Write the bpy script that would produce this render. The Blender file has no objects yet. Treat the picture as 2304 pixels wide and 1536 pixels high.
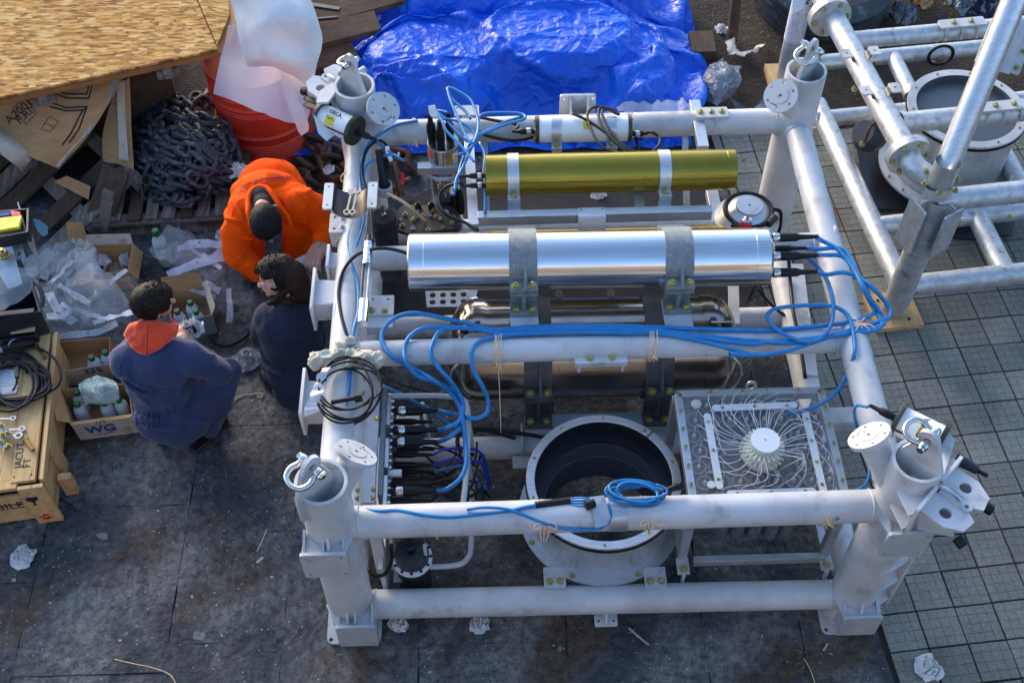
import bpy, math, random
from mathutils import Vector as V, Matrix, noise
from mathutils.geometry import tessellate_polygon
R=math.radians; PI=math.pi
random.seed(7)
sc=bpy.context.scene; COL=sc.collection
# ---------------------------------------------------------------- camera (solved from the photograph)
CP=V((0.68912,-2.28960,5.08452)); PITCH,YAW,ROLL,FOC=0.914597,0.023202,-0.008274,2611.99
TZ,BZ,PZ,DD,WW=0.932,0.157,1.272,2.31,2.3      # top rail, bottom rail, post top heights; frame depth, width
_f=V((math.sin(YAW)*math.cos(PITCH),math.cos(YAW)*math.cos(PITCH),-math.sin(PITCH)))
_r=V((math.cos(YAW),-math.sin(YAW),0)); _u=_r.cross(_f)
CR=math.cos(ROLL)*_r+math.sin(ROLL)*_u; CU=-math.sin(ROLL)*_r+math.cos(ROLL)*_u; CF=_f
def at(x,y,z):
    d=CF+CR*((x-1152)/FOC)-CU*((y-768)/FOC)
    return CP+d*((z-CP.z)/d.z)
cam=bpy.data.cameras.new('camera'); co=bpy.data.objects.new('camera',cam); COL.objects.link(co)
mw=Matrix((CR,CU,-CF)).transposed().to_4x4(); mw.translation=CP; co.matrix_world=mw
cam.sensor_width=36; cam.lens=FOC/2304*36; cam.clip_start=0.05; cam.clip_end=500
sc.camera=co
# ---------------------------------------------------------------- light
SUN_EL,SUN_AZ=R(14),R(-30)      # azimuth measured from +Y towards +X
w=bpy.data.worlds.new('World'); sc.world=w; w.use_nodes=True
nt=w.node_tree; bg=nt.nodes['Background']; sk=nt.nodes.new('ShaderNodeTexSky')
sk.sky_type='NISHITA'; sk.sun_disc=False; sk.sun_elevation=SUN_EL; sk.sun_rotation=SUN_AZ
sk.air_density=1.0; sk.dust_density=2.2; sk.ozone_density=2.9
nt.links.new(sk.outputs[0],bg.inputs[0]); bg.inputs[1].default_value=0.15
sl=bpy.data.lights.new('sun','SUN'); so=bpy.data.objects.new('sun',sl); COL.objects.link(so)
sl.energy=.6; sl.angle=R(35); sl.color=(1.0,0.74,0.50)
sd=V((math.sin(SUN_AZ)*math.cos(SUN_EL+.12),math.cos(SUN_AZ)*math.cos(SUN_EL+.12),math.sin(SUN_EL+.12)))
so.rotation_euler=sd.to_track_quat('Z','Y').to_euler()
vs=sc.view_settings; vs.view_transform='Standard'; vs.look='None'; vs.exposure=1.84; vs.gamma=1; vs.use_curve_mapping=False
# ---------------------------------------------------------------- materials
MATS={}
def mk(name,c1,c2=None,sc_=8,rough=.5,metal=0,bump=0,bs=60,spec=.5,detail=6,lo=.35,hi=.65,rv=0,c3=None,s3=25,f3=(.62,.7),wave=None,alpha=1,trans=0,aniso=0,stretch=(1,1,1),coat=0,sheen=0,bd=.01,sub=0,tex='Object',ridge=None,crease=()):
    """noise blend c1..c2, optional spots c3, bump, roughness variation rv"""
    m=bpy.data.materials.new(name); m.use_nodes=True; n=m.node_tree.nodes; L=m.node_tree.links
    b=n['Principled BSDF']; tc=n.new('ShaderNodeTexCoord'); mp=n.new('ShaderNodeMapping'); mp.inputs['Scale'].default_value=stretch
    L.new(tc.outputs[tex],mp.inputs[0]); co_=mp.outputs[0]
    def nz(s,d=detail,r=.6):
        t=n.new('ShaderNodeTexNoise'); t.inputs['Scale'].default_value=s; t.inputs['Detail'].default_value=d; t.inputs['Roughness'].default_value=r; L.new(co_,t.inputs[0]); return t.outputs[0]
    def ramp(fac,a,b_):
        t=n.new('ShaderNodeMapRange'); t.inputs[1].default_value=a; t.inputs[2].default_value=b_; L.new(fac,t.inputs[0]); return t.outputs[0]
    def mix(fac,a,b_):
        t=n.new('ShaderNodeMix'); t.data_type='RGBA'; L.new(fac,t.inputs[0])
        for i,c in ((6,a),(7,b_)):
            if isinstance(c,tuple): t.inputs[i].default_value=(*c,1)
            else: L.new(c,t.inputs[i])
        return t.outputs[2]
    base=None
    if c2: base=mix(ramp(nz(sc_),lo,hi),c1,c2)
    if wave:
        wv=n.new('ShaderNodeTexWave'); wv.inputs['Scale'].default_value=wave[0]; wv.inputs['Distortion'].default_value=wave[1]; wv.inputs['Detail'].default_value=3; wv.inputs['Detail Scale'].default_value=wave[3] if len(wave)>3 else 1; L.new(co_,wv.inputs[0])
        wv.bands_direction='X'
        base=mix(ramp(wv.outputs[1],.2,.9),base or c1,wave[2])
    if c3: base=mix(ramp(nz(s3,3),*f3),base or c1,c3)
    if base: L.new(base,b.inputs['Base Color'])
    else: b.inputs['Base Color'].default_value=(*c1,1)
    b.inputs['Roughness'].default_value=rough; b.inputs['Metallic'].default_value=metal
    b.inputs['Specular IOR Level'].default_value=spec
    if not isinstance(alpha,tuple): b.inputs['Alpha'].default_value=alpha
    if isinstance(alpha,tuple):
        ra=n.new('ShaderNodeTexNoise'); ra.noise_type='RIDGED_MULTIFRACTAL'; ra.inputs['Scale'].default_value=alpha[2]; ra.inputs['Detail'].default_value=3; ra.inputs['Distortion'].default_value=.6; L.new(co_,ra.inputs[0])
        rm=n.new('ShaderNodeMapRange'); rm.inputs[1].default_value=.55; rm.inputs[2].default_value=1.15; rm.inputs[3].default_value=alpha[0]; rm.inputs[4].default_value=alpha[1]; L.new(ra.outputs[0],rm.inputs[0]); L.new(rm.outputs[0],b.inputs['Alpha'])
    b.inputs['Transmission Weight'].default_value=trans; b.inputs['Coat Weight'].default_value=coat
    b.inputs['Anisotropic'].default_value=aniso; b.inputs['Sheen Weight'].default_value=sheen
    if sub: b.inputs['Subsurface Weight'].default_value=sub; b.inputs['Subsurface Scale'].default_value=.01
    if rv:
        t=n.new('ShaderNodeMapRange'); t.inputs[1].default_value=.3; t.inputs[2].default_value=.7; t.inputs[3].default_value=max(0,rough-rv); t.inputs[4].default_value=min(1,rough+rv); L.new(nz(sc_*2.3),t.inputs[0]); L.new(t.outputs[0],b.inputs['Roughness'])
    if bump:
        bp=n.new('ShaderNodeBump'); bp.inputs['Strength'].default_value=bump; bp.inputs['Distance'].default_value=bd; L.new(nz(bs,5),bp.inputs['Height']); L.new(bp.outputs[0],b.inputs['Normal'])
    if ridge:                       # sharp crease relief: (scale, distance, strength)
        rn=n.new('ShaderNodeTexNoise'); rn.noise_type='RIDGED_MULTIFRACTAL'; rn.inputs['Scale'].default_value=ridge[0]; rn.inputs['Detail'].default_value=2.5; rn.inputs['Roughness'].default_value=.45; rn.inputs['Distortion'].default_value=.5; L.new(co_,rn.inputs[0])
        rb=n.new('ShaderNodeBump'); rb.inputs['Strength'].default_value=ridge[2]; rb.inputs['Distance'].default_value=ridge[1]; L.new(rn.outputs[0],rb.inputs['Height'])
        if bump: L.new(bp.outputs[0],rb.inputs['Normal'])
        L.new(rb.outputs[0],b.inputs['Normal'])
    last=None
    for cs,cd,ct in crease:         # planar crumple facets
        dn=n.new('ShaderNodeTexNoise'); dn.inputs['Scale'].default_value=cs*.35; dn.inputs['Detail'].default_value=1; L.new(co_,dn.inputs[0])
        ds=n.new('ShaderNodeVectorMath'); ds.operation='SCALE'; ds.inputs['Scale'].default_value=1.6/cs*2; L.new(dn.outputs[1],ds.inputs[0]); da=n.new('ShaderNodeVectorMath'); da.operation='ADD'; L.new(co_,da.inputs[0]); L.new(ds.outputs[0],da.inputs[1])
        cr=n.new('ShaderNodeVectorRotate'); cr.rotation_type='EULER_XYZ'; cr.inputs['Rotation'].default_value=(.6,.4,cs); L.new(da.outputs[0],cr.inputs['Vector'])
        vo=n.new('ShaderNodeTexVoronoi'); vo.distance='CHEBYCHEV'; vo.inputs['Scale'].default_value=cs; L.new(cr.outputs[0],vo.inputs[0])
        cb=n.new('ShaderNodeBump'); cb.inputs['Strength'].default_value=ct; cb.inputs['Distance'].default_value=cd; L.new(vo.outputs['Distance'],cb.inputs['Height'])
        if last: L.new(last.outputs[0],cb.inputs['Normal'])
        elif bump: L.new(bp.outputs[0],cb.inputs['Normal'])
        last=cb; L.new(cb.outputs[0],b.inputs['Normal'])
    MATS[name]=m; m['b']=1
    return m
WHITE=mk('painted_frame_white',(.58,.585,.60),(.43,.435,.445),4.5,detail=10,lo=.38,hi=.66,rough=.45,bump=.18,bs=130,c3=(.30,.29,.28),s3=9,f3=(.58,.80),rv=.1,bd=.002)
WHITE2=mk('grey_white_paint',(.5,.52,.54),(.4,.42,.44),9,rough=.45,bump=.1,bs=120,c3=(.25,.25,.25),s3=30,f3=(.62,.75),bd=.002)
GALV=mk('galvanised_steel',(.42,.44,.45),(.60,.62,.63),22,rough=.46,metal=.55,bump=.15,bs=150,c3=(.24,.21,.18),s3=16,f3=(.60,.74),rv=.1,bd=.002)
ALU=mk('bare_aluminium',(.62,.64,.66),(.5,.52,.54),14,rough=.36,metal=.75,bump=.08,bs=90,rv=.08,stretch=(1,8,1),bd=.002)
STEEL=mk('brushed_stainless_steel',(.80,.80,.80),(.70,.70,.70),4,rough=.20,metal=1,bump=.05,bs=18,stretch=(.5,14,14),rv=.04,bd=.001,c3=(.42,.42,.43),s3=1.8,f3=(.64,.72))
TITAN=mk('dark_titanium',(.42,.37,.33),(.30,.27,.25),3,rough=.2,metal=1,rv=.08,bump=.05,bs=40,bd=.001)
CLAMP=mk('clamp_grey_steel',(.24,.27,.28),(.17,.19,.20),30,rough=.6,metal=.25,bump=.2,bs=200,c3=(.33,.35,.36),s3=50,bd=.002)
CLAMPD=mk('clamp_dark_steel',(.07,.072,.078),(.11,.105,.10),14,rough=.62,metal=.2,bump=.2,bs=160,c3=(.20,.20,.21),s3=60,bd=.002)
OLIVE=mk('olive_anodised',(.34,.26,.035),(.28,.215,.03),3,rough=.24,metal=.75,rv=.05)
OLIVED=mk('dark_olive_flange',(.05,.05,.035),(.08,.078,.055),20,rough=.45,metal=.5)
BRASS=mk('yellow_zinc_bolt',(.50,.44,.17),(.36,.32,.13),60,rough=.35,metal=.7,c3=(.65,.66,.55),s3=40)
CHROME=mk('polished_shackle_steel',(.70,.70,.68),(.55,.55,.52),12,rough=.16,metal=1)
BLACK=mk('black_rubber',(.006,.006,.007),(.011,.011,.012),20,spec=.3,rough=.45,bump=.1,bs=150,bd=.001)
BLACKM=mk('black_plastic',(.016,.018,.024),(.026,.028,.034),14,rough=.38,bump=.08,bs=200,bd=.001)
CABLE=mk('blue_cable_sheath',(.008,.165,.42),(.014,.215,.49),16,rough=.36,bump=.25,bs=240,bd=.001,c3=(.07,.28,.52),s3=14,f3=(.66,.78))
CABLED=mk('deep_blue_cable',(.01,.03,.42),None,rough=.4)
WPLAST=mk('white_plastic',(.80,.82,.82),(.74,.76,.77),6,rough=.3)
TWINE=mk('cream_twine',(.95,.66,.40),(.72,.50,.30),90,rough=.9,bump=.5,bs=300,bd=.002)
GREENCAP=mk('green_cap_plastic',(.006,.13,.03),None,rough=.35)
PAPER=mk('crumpled_white_paper',(.74,.73,.71),(.62,.62,.61),20,rough=.85,bump=.3,bs=50,bd=.01,ridge=(16,.012,.8))
CARD=mk('brown_cardboard',(.52,.30,.13),(.42,.235,.10),7,rough=.85,bump=.15,bs=40,stretch=(1,1,6),c3=(.30,.16,.065),s3=4,f3=(.58,.72),bd=.003)
CARDL=mk('torn_cardboard_edge',(.56,.52,.46),(.44,.38,.30),40,rough=.95,bump=.6,bs=60)
CARDW=mk('white_faced_cardboard',(.56,.47,.36),(.46,.38,.29),12,rough=.8,c3=(.27,.24,.2),s3=10,f3=(.58,.7),bump=.1)
WOOD=mk('pale_crate_wood',(.72,.46,.20),(.52,.31,.125),3.5,rough=.7,stretch=(7,.55,7),detail=9,lo=.3,hi=.7,bump=.2,bs=30,c3=(.30,.18,.08),s3=5,f3=(.58,.72),bd=.002)
WOODG=mk('weathered_pallet_wood',(.20,.165,.13),(.13,.10,.075),4,rough=.85,stretch=(9,.8,9),detail=9,bump=.4,bs=20,c3=(.30,.27,.24),s3=3,f3=(.54,.7),bd=.004)
WOODD=mk('dark_damp_wood',(.10,.062,.035),(.055,.035,.022),4,rough=.85,stretch=(9,.8,9),detail=9,bump=.4,bs=20,bd=.004)
RUST=mk('rusty_iron',(.10,.048,.024),(.035,.022,.016),12,rough=.85,bump=.6,bs=50,c3=(.20,.085,.03),s3=20,f3=(.56,.7))
CHAINM=mk('tarred_chain_iron',(.042,.047,.056),(.022,.024,.028),16,rough=.55,bump=.5,bs=60,c3=(.11,.115,.125),s3=24,f3=(.54,.7),rv=.15)
SKIN=mk('skin',(.54,.31,.22),(.46,.23,.155),18,rough=.5,bump=.1,bs=150,sub=.15,bd=.001)
SKINP=mk('pale_skin',(.58,.36,.27),(.5,.27,.2),18,rough=.48,sub=.15)
HAIR=mk('dark_brown_hair',(.006,.004,.003),(.016,.009,.006),60,rough=.6,spec=.25,bump=.9,bs=120,stretch=(1,1,.35),bd=.006)
HAIRB=mk('black_cropped_hair',(.006,.0055,.0055),(.012,.010,.010),90,rough=.65,spec=.25,bump=.8,bs=260,bd=.003)
NAVY=mk('navy_coverall_cloth',(.016,.026,.088),(.024,.037,.11),9,rough=.85,bump=.2,bs=300,sheen=.2,bd=.001,detail=3,ridge=(5.5,.03,.55))
FLEECE=mk('dark_navy_fleece',(.007,.012,.034),(.010,.017,.044),12,rough=.95,bump=.2,bs=200,sheen=.05,bd=.001,detail=4,ridge=(4.5,.025,.45))
ORANGE=mk('orange_coverall_cloth',(1.0,.10,.002),(.92,.08,.002),8,rough=.8,bump=.15,bs=300,bd=.001,detail=3,spec=.1,ridge=(6,.035,.7))
HOOD=mk('orange_red_fleece',(.78,.062,.012),(.68,.05,.01),10,rough=.9,bump=.25,bs=30,sheen=.4,bd=.006)
TARP=mk('blue_tarpaulin',(.002,.085,.60),(.003,.12,.70),3,rough=.36,bump=.2,bs=60,detail=4,rv=.14,bd=.004,spec=.4,crease=((6,.035,.9),(17,.012,.8)))
DRUMR=mk('red_drum_paint',(.66,.035,.012),(.50,.025,.010),6,rough=.5,bump=.1,bs=40,c3=(.20,.045,.03),s3=14,f3=(.6,.78),rv=.1)
TAPE=mk('silver_duct_tape',(.50,.53,.56),(.42,.45,.48),6,rough=.3,metal=.6,bump=.3,bs=30,bd=.003)
RED=mk('red_paint',(.62,.01,.012),None,rough=.35)
YEL=mk('yellow_label',(.75,.60,.03),None,rough=.5)
INK=mk('black_ink',(.015,.015,.02),None,rough=.7)
INKB=mk('blue_ink',(.012,.045,.25),None,rough=.7)
GLOVE=mk('cream_leather_glove',(.62,.57,.44),(.50,.45,.34),12,rough=.85,bump=.5,bs=35,c3=(.32,.29,.22),s3=14,f3=(.62,.75),bd=.006)
# ---------------------------------------------------------------- mesh builder
class M:
    def __init__(s): s.v=[]; s.f=[]
    def add(s,vs_,fs): o=len(s.v); s.v+=[V(p) for p in vs_]; s.f+=[tuple(i+o for i in f) for f in fs]; return s
    def box(s,c,sz,ax=None):
        c=V(c); ex,ey,ez=ax or (V((1,0,0)),V((0,1,0)),V((0,0,1))); a,b,d=sz[0]/2,sz[1]/2,sz[2]/2
        p=[c+ex*(a*i)+ey*(b*j)+ez*(d*k) for k in (-1,1) for j in (-1,1) for i in (-1,1)]
        return s.add(p,[(0,2,3,1),(4,5,7,6),(0,1,5,4),(2,6,7,3),(0,4,6,2),(1,3,7,5)])
    def bar(s,a,b,w_,h,up=(0,0,1)):
        a=V(a); b=V(b); d=(b-a); L=d.length; d.normalize(); up=V(up); x=d.cross(up)
        if x.length<1e-4: x=d.cross(V((0,1,0)))
        x.normalize(); z=x.cross(d)
        return s.box((a+b)/2,(L,w_,h),(d,x,z))
    def prism(s,pts,d):
        pts=[V(p) for p in pts]; d=V(d); n=len(pts)
        t=tessellate_polygon([pts]); 
        fs=[tuple(reversed(x)) for x in t]+[tuple(i+n for i in x) for x in t]+[(i,(i+1)%n,(i+1)%n+n,i+n) for i in range(n)]
        return s.add(pts+[p+d for p in pts],fs)
    def plate(s,o,ex,ey,outer,holes=(),th=.01):
        """outer/holes are 2-D loops in the frame o,ex,ey; thickness along ex x ey, centred"""
        o=V(o); ex=V(ex).normalized(); ey=V(ey); ey=(ey-ex*ey.dot(ex)).normalized(); n=ex.cross(ey)
        loops=[[o+ex*p[0]+ey*p[1] for p in l] for l in [outer,*holes]]
        t=tessellate_polygon(loops); flat=[p for l in loops for p in l]; k=len(flat)
        vs_=[p+n*(th/2) for p in flat]+[p-n*(th/2) for p in flat]
        fs=[tuple(x) for x in t]+[tuple(i+k for i in reversed(x)) for x in t]; q=0
        for l in loops:
            m=len(l); fs+=[(q+i,q+(i+1)%m,q+(i+1)%m+k,q+i+k) for i in range(m)]; q+=m
        return s.add(vs_,fs)
    def lathe(s,prof,o,ax,n=32,cap=True,a0=0,a1=2*PI):
        """prof: (radius, distance along axis)"""
        o=V(o); ax=V(ax).normalized(); x=ax.orthogonal().normalized(); y=ax.cross(x); full=abs(a1-a0-2*PI)<1e-6
        m=n if full else n+1; vs_=[]; fs=[]
        for r,h in prof:
            for i in range(m):
                a=a0+(a1-a0)*i/n; vs_.append(o+ax*h+(x*math.cos(a)+y*math.sin(a))*r)
        for j in range(len(prof)-1):
            for i in range(n):
                k=(i+1)%m; fs.append((j*m+i,j*m+k,(j+1)*m+k,(j+1)*m+i))
        if cap and full:
            if prof[0][0]>1e-5: fs.append(tuple(range(m-1,-1,-1)))
            if prof[-1][0]>1e-5: fs.append(tuple((len(prof)-1)*m+i for i in range(m)))
        return s.add(vs_,fs)
    def cyl(s,a,b,r,r2=None,n=24,cap=True):
        a=V(a); b=V(b); return s.lathe([(r,0),(r if r2 is None else r2,(b-a).length)],a,b-a,n,cap)
    def pipe(s,a,b,r,ri,n=32):
        a=V(a); b=V(b); L=(b-a).length; return s.lathe([(ri,0),(r,0),(r,L),(ri,L),(ri,0)],a,b-a,n,False)
    def tube(s,pts,r,n=8,sm=4,closed=False):
        P=spline(pts,sm,closed) if sm>1 else [V(p) for p in pts]
        m=len(P); t=[(P[(i+1)%m if closed else min(i+1,m-1)]-P[i-1 if (closed or i>0) else 0]) for i in range(m)]
        t=[x.normalized() if x.length>1e-9 else V((0,0,1)) for x in t]
        x=t[0].orthogonal().normalized(); vs_=[]; fs=[]
        for i in range(m):
            x=(x-t[i]*x.dot(t[i])); x=x.normalized() if x.length>1e-6 else t[i].orthogonal().normalized(); y=t[i].cross(x)
            rr=r(i/(m-1)) if callable(r) else r
            for k in range(n):
                a=2*PI*k/n; vs_.append(P[i]+(x*math.cos(a)+y*math.sin(a))*rr)
        for i in range(m if closed else m-1):
            j=(i+1)%m
            for k in range(n): fs.append((i*n+k,i*n+(k+1)%n,j*n+(k+1)%n,j*n+k))
        if not closed: fs+=[tuple(range(n-1,-1,-1)),tuple((m-1)*n+k for k in range(n))]
        return s.add(vs_,fs)
    def bolt(s,p,n,r=.011,h=.009):
        p=V(p); n=V(n).normalized(); s.lathe([(r*1.45,0),(r*1.45,h*.25)],p,n,12)
        s.lathe([(r*1.02,h*.25),(r*1.02,h*.95),(r*.85,h*1.15)],p,n,6); s.lathe([(r*.5,h*1.15),(r*.5,h*1.7)],p,n,8); return s
    def ball(s,c,r,n=12,sx=(1,1,1)):
        prof=[(max(1e-6,math.sin(PI*i/n)),-math.cos(PI*i/n)) for i in range(n+1)]; o=len(s.v)
        s.lathe(prof,(0,0,0),(0,0,1),n*2,False)
        for i in range(o,len(s.v)): q=s.v[i]; s.v[i]=V(c)+V((q.x*r*sx[0],q.y*r*sx[1],q.z*r*sx[2]))
        return s
    def out(s,name,mat,parent=None,smooth=35,bevel=0,loc=None,mods=None):
        o0=wloc(parent) if parent else (V(loc) if loc is not None else base(s.v))
        me=bpy.data.meshes.new(name); me.from_pydata([tuple(p-o0) for p in s.v],[],s.f); me.validate()
        for m in (mat if isinstance(mat,(list,tuple)) else [mat]): me.materials.append(m)
        ob=bpy.data.objects.new(name,me); COL.objects.link(ob)
        if parent: ob.parent=parent
        else: ob.location=o0
        if smooth:
            me.shade_smooth()
            if smooth<180: me.set_sharp_from_angle(angle=R(smooth))
        if bevel:
            b=ob.modifiers.new('bevel','BEVEL'); b.width=bevel; b.segments=2; b.limit_method='ANGLE'; b.angle_limit=R(40)
        return ob
def base(vs_):
    n=len(vs_) or 1; return V((sum(p.x for p in vs_)/n,sum(p.y for p in vs_)/n,min((p.z for p in vs_),default=0)))
def wloc(o):
    l=V(o.location)
    while o.parent: o=o.parent; l=l+V(o.location)
    return l
def spline(pts,k=4,closed=False):
    P=[V(p) for p in pts]; n=len(P); out=[]
    if n<3: return P
    for i in range(n if closed else n-1):
        a,b,c,d=(P[(i-1)%n],P[i],P[(i+1)%n],P[(i+2)%n]) if closed else (P[max(i-1,0)],P[i],P[i+1],P[min(i+2,n-1)])
        for j in range(k):
            t=j/k; out.append(.5*((2*b)+(c-a)*t+(2*a-5*b+4*c-d)*t*t+(-a+3*b-3*c+d)*t**3))
    if not closed: out.append(P[-1])
    return out
def circ(c,r,n=16,a=0): return [(c[0]+r*math.cos(a+2*PI*i/n),c[1]+r*math.sin(a+2*PI*i/n)) for i in range(n)]
def rrect(w_,h,r=.01,n=3):
    o=[]
    for cx,cy,a in ((w_/2-r,h/2-r,0),(-w_/2+r,h/2-r,PI/2),(-w_/2+r,-h/2+r,PI),(w_/2-r,-h/2+r,1.5*PI)):
        for i in range(n+1): q=a+PI/2*i/n; o.append((cx+r*math.cos(q),cy+r*math.sin(q)))
    return o
def thing(name,label,cat,loc,group=None):
    o=bpy.data.objects.new(name,None); COL.objects.link(o); o.location=loc; o.empty_display_size=.1
    return tag(o,label,cat,group)
def tag(o,label,cat,group=None):
    o['label']=label; o['category']=cat
    if group: o['group']=group
    return o
def stuff(o): o['kind']='stuff'; return o
def struct(o): o['kind']='structure'; return o
def dup(o,parent=None):
    c=o.copy(); COL.objects.link(c); c.parent=parent
    for ch in list(o.children): dup(ch,c)
    return c
def text(s_,size,o,ex,ey,mat,name,parent,th=.0006,align='CENTER',bold=0):
    """flat lettering as a thin mesh; o = centre, ex = reading direction, ey = up"""
    cu=bpy.data.curves.new('t','FONT'); cu.body=s_; cu.size=size; cu.extrude=th; cu.align_x=align; cu.align_y='CENTER'; cu.offset=bold; cu.resolution_u=3
    t=bpy.data.objects.new('t',cu); COL.objects.link(t); dg=bpy.context.evaluated_depsgraph_get()
    me=bpy.data.meshes.new_from_object(t.evaluated_get(dg)); bpy.data.objects.remove(t)
    ex=V(ex).normalized(); ey=V(ey); ey=(ey-ex*ey.dot(ex)).normalized(); m=M()
    m.v=[V(o)+ex*v.co.x+ey*v.co.y+ex.cross(ey)*(v.co.z) for v in me.vertices]; m.f=[tuple(p.vertices) for p in me.polygons]
    return m.out(name,mat,parent,smooth=0)
# ================================================================ ground
def tilemat():
    m=mk('cement_tile',(.25,.25,.212),(.165,.168,.148),2.2,rough=.82,bump=.25,bs=220,c3=(.12,.085,.065),s3=1.3,f3=(.60,.74),bd=.002,tex='Object')
    n=m.node_tree.nodes; L=m.node_tree.links; b=n['Principled BSDF']; src=b.inputs['Base Color'].links[0].from_socket
    g=n.new('ShaderNodeNewGeometry'); oi=n.new('ShaderNodeObjectInfo')
    for t in [x for x in n if x.type=='MAPPING']: L.new(g.outputs['Position'],t.inputs[0])
    mr=n.new('ShaderNodeMapRange'); mr.inputs[3].default_value=.78; mr.inputs[4].default_value=1.12; L.new(oi.outputs['Random'],mr.inputs[0])
    # fine grime speckle
    nz=n.new('ShaderNodeTexNoise'); nz.inputs['Scale'].default_value=70; nz.inputs['Detail'].default_value=6; L.new(g.outputs['Position'],nz.inputs[0])
    m2=n.new('ShaderNodeMapRange'); m2.inputs[1].default_value=.35; m2.inputs[2].default_value=.65; m2.inputs[3].default_value=.8; m2.inputs[4].default_value=1.15; L.new(nz.outputs[0],m2.inputs[0])
    mu=n.new('ShaderNodeMath'); mu.operation='MULTIPLY'; L.new(mr.outputs[0],mu.inputs[0]); L.new(m2.outputs[0],mu.inputs[1])
    vm=n.new('ShaderNodeVectorMath'); vm.operation='SCALE'; L.new(src,vm.inputs[0]); L.new(mu.outputs[0],vm.inputs['Scale']); L.new(vm.outputs[0],b.inputs['Base Color'])
    return m
TILE=tilemat()
JOINT=mk('dark_joint_dirt',(.020,.019,.016),(.035,.030,.022),30,rough=.95,bump=.8,bs=90,bd=.01)
SOIL=mk('dark_wet_soil',(.020,.015,.011),(.045,.032,.022),14,rough=.9,bump=1,bs=45,c3=(.10,.085,.07),s3=70,f3=(.68,.72),bd=.03)
def slabmat():
    m=mk('worn_dark_paving_stone',(.034,.038,.045),(.135,.130,.120),1.9,rough=.72,detail=13,lo=.44,hi=.60,bump=.9,bs=26,bd=.02,rv=.2,c3=(.062,.042,.026),s3=1.5,f3=(.54,.66))
    n=m.node_tree.nodes; L=m.node_tree.links; b=n['Principled BSDF']; g=n.new('ShaderNodeNewGeometry')
    for t in [x for x in n if x.type=='MAPPING']: L.new(g.outputs['Position'],t.inputs[0])
    col=b.inputs['Base Color'].links[0].from_socket
    def spots(scale,thr,c,col,nscale=3,nlo=.35):
        vo=n.new('ShaderNodeTexVoronoi'); vo.inputs['Scale'].default_value=scale; vo.inputs['Randomness'].default_value=1
        ad=n.new('ShaderNodeVectorMath'); ad.operation='ADD'; nn=n.new('ShaderNodeTexNoise'); nn.inputs['Scale'].default_value=scale*1.3; nn.inputs['Detail'].default_value=3
        sc2=n.new('ShaderNodeVectorMath'); sc2.operation='SCALE'; sc2.inputs['Scale'].default_value=.9/scale; L.new(g.outputs['Position'],nn.inputs[0]); L.new(nn.outputs[1],sc2.inputs[0])
        L.new(g.outputs['Position'],ad.inputs[0]); L.new(sc2.outputs[0],ad.inputs[1]); L.new(ad.outputs[0],vo.inputs[0])
        # size of each fleck from its cell colour
        se=n.new('ShaderNodeSeparateColor'); L.new(vo.outputs['Color'],se.inputs[0])
        th=n.new('ShaderNodeMapRange'); th.inputs[1].default_value=nlo; th.inputs[2].default_value=1; th.inputs[3].default_value=0; th.inputs[4].default_value=thr; L.new(se.outputs[0],th.inputs[0])
        lt=n.new('ShaderNodeMath'); lt.operation='LESS_THAN'; L.new(vo.outputs['Distance'],lt.inputs[0]); L.new(th.outputs[0],lt.inputs[1])
        mx=n.new('ShaderNodeMix'); mx.data_type='RGBA'; L.new(lt.outputs[0],mx.inputs[0]); L.new(col,mx.inputs[6]); mx.inputs[7].default_value=(*c,1); return mx.outputs[2]
    fn=n.new('ShaderNodeTexNoise'); fn.inputs['Scale'].default_value=24; fn.inputs['Detail'].default_value=10; fn.inputs['Roughness'].default_value=.75; L.new(g.outputs['Position'],fn.inputs[0])
    fr_=n.new('ShaderNodeMapRange'); fr_.inputs[1].default_value=.36; fr_.inputs[2].default_value=.64; fr_.inputs[3].default_value=.35; fr_.inputs[4].default_value=1.75; L.new(fn.outputs[0],fr_.inputs[0])
    vm=n.new('ShaderNodeVectorMath'); vm.operation='SCALE'; L.new(col,vm.inputs[0]); L.new(fr_.outputs[0],vm.inputs['Scale']); col=vm.outputs[0]
    col=spots(30,.22,(.40,.38,.38),col,nlo=.92)
    col=spots(75,.30,(.36,.35,.35),col,nlo=.83)
    col=spots(9,.26,(.17,.175,.18),col,nlo=.72)
    col=spots(140,.34,(.02,.02,.022),col,nlo=.45)
    L.new(col,b.inputs['Base Color']); return m
SLAB=slabmat()
g=M(); g.box((0.9,1.6,-.05),(60,60,.06)); gr=struct(g.out('ground',JOINT,smooth=0)); gr['label']='dark dirt ground beneath the paving'
# edge between stone quay and tiled pavement
def edge_x(y): return 2.445-.075*(y+.37)/.3*.35 if y<1 else 2.40-.155*(y-1.0)
E0,E1=V((2.447,-.371,0)),V((2.12,3.0,0))
def edge_x(y): return E0.x+(E1.x-E0.x)*(y-E0.y)/(E1.y-E0.y)
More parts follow.
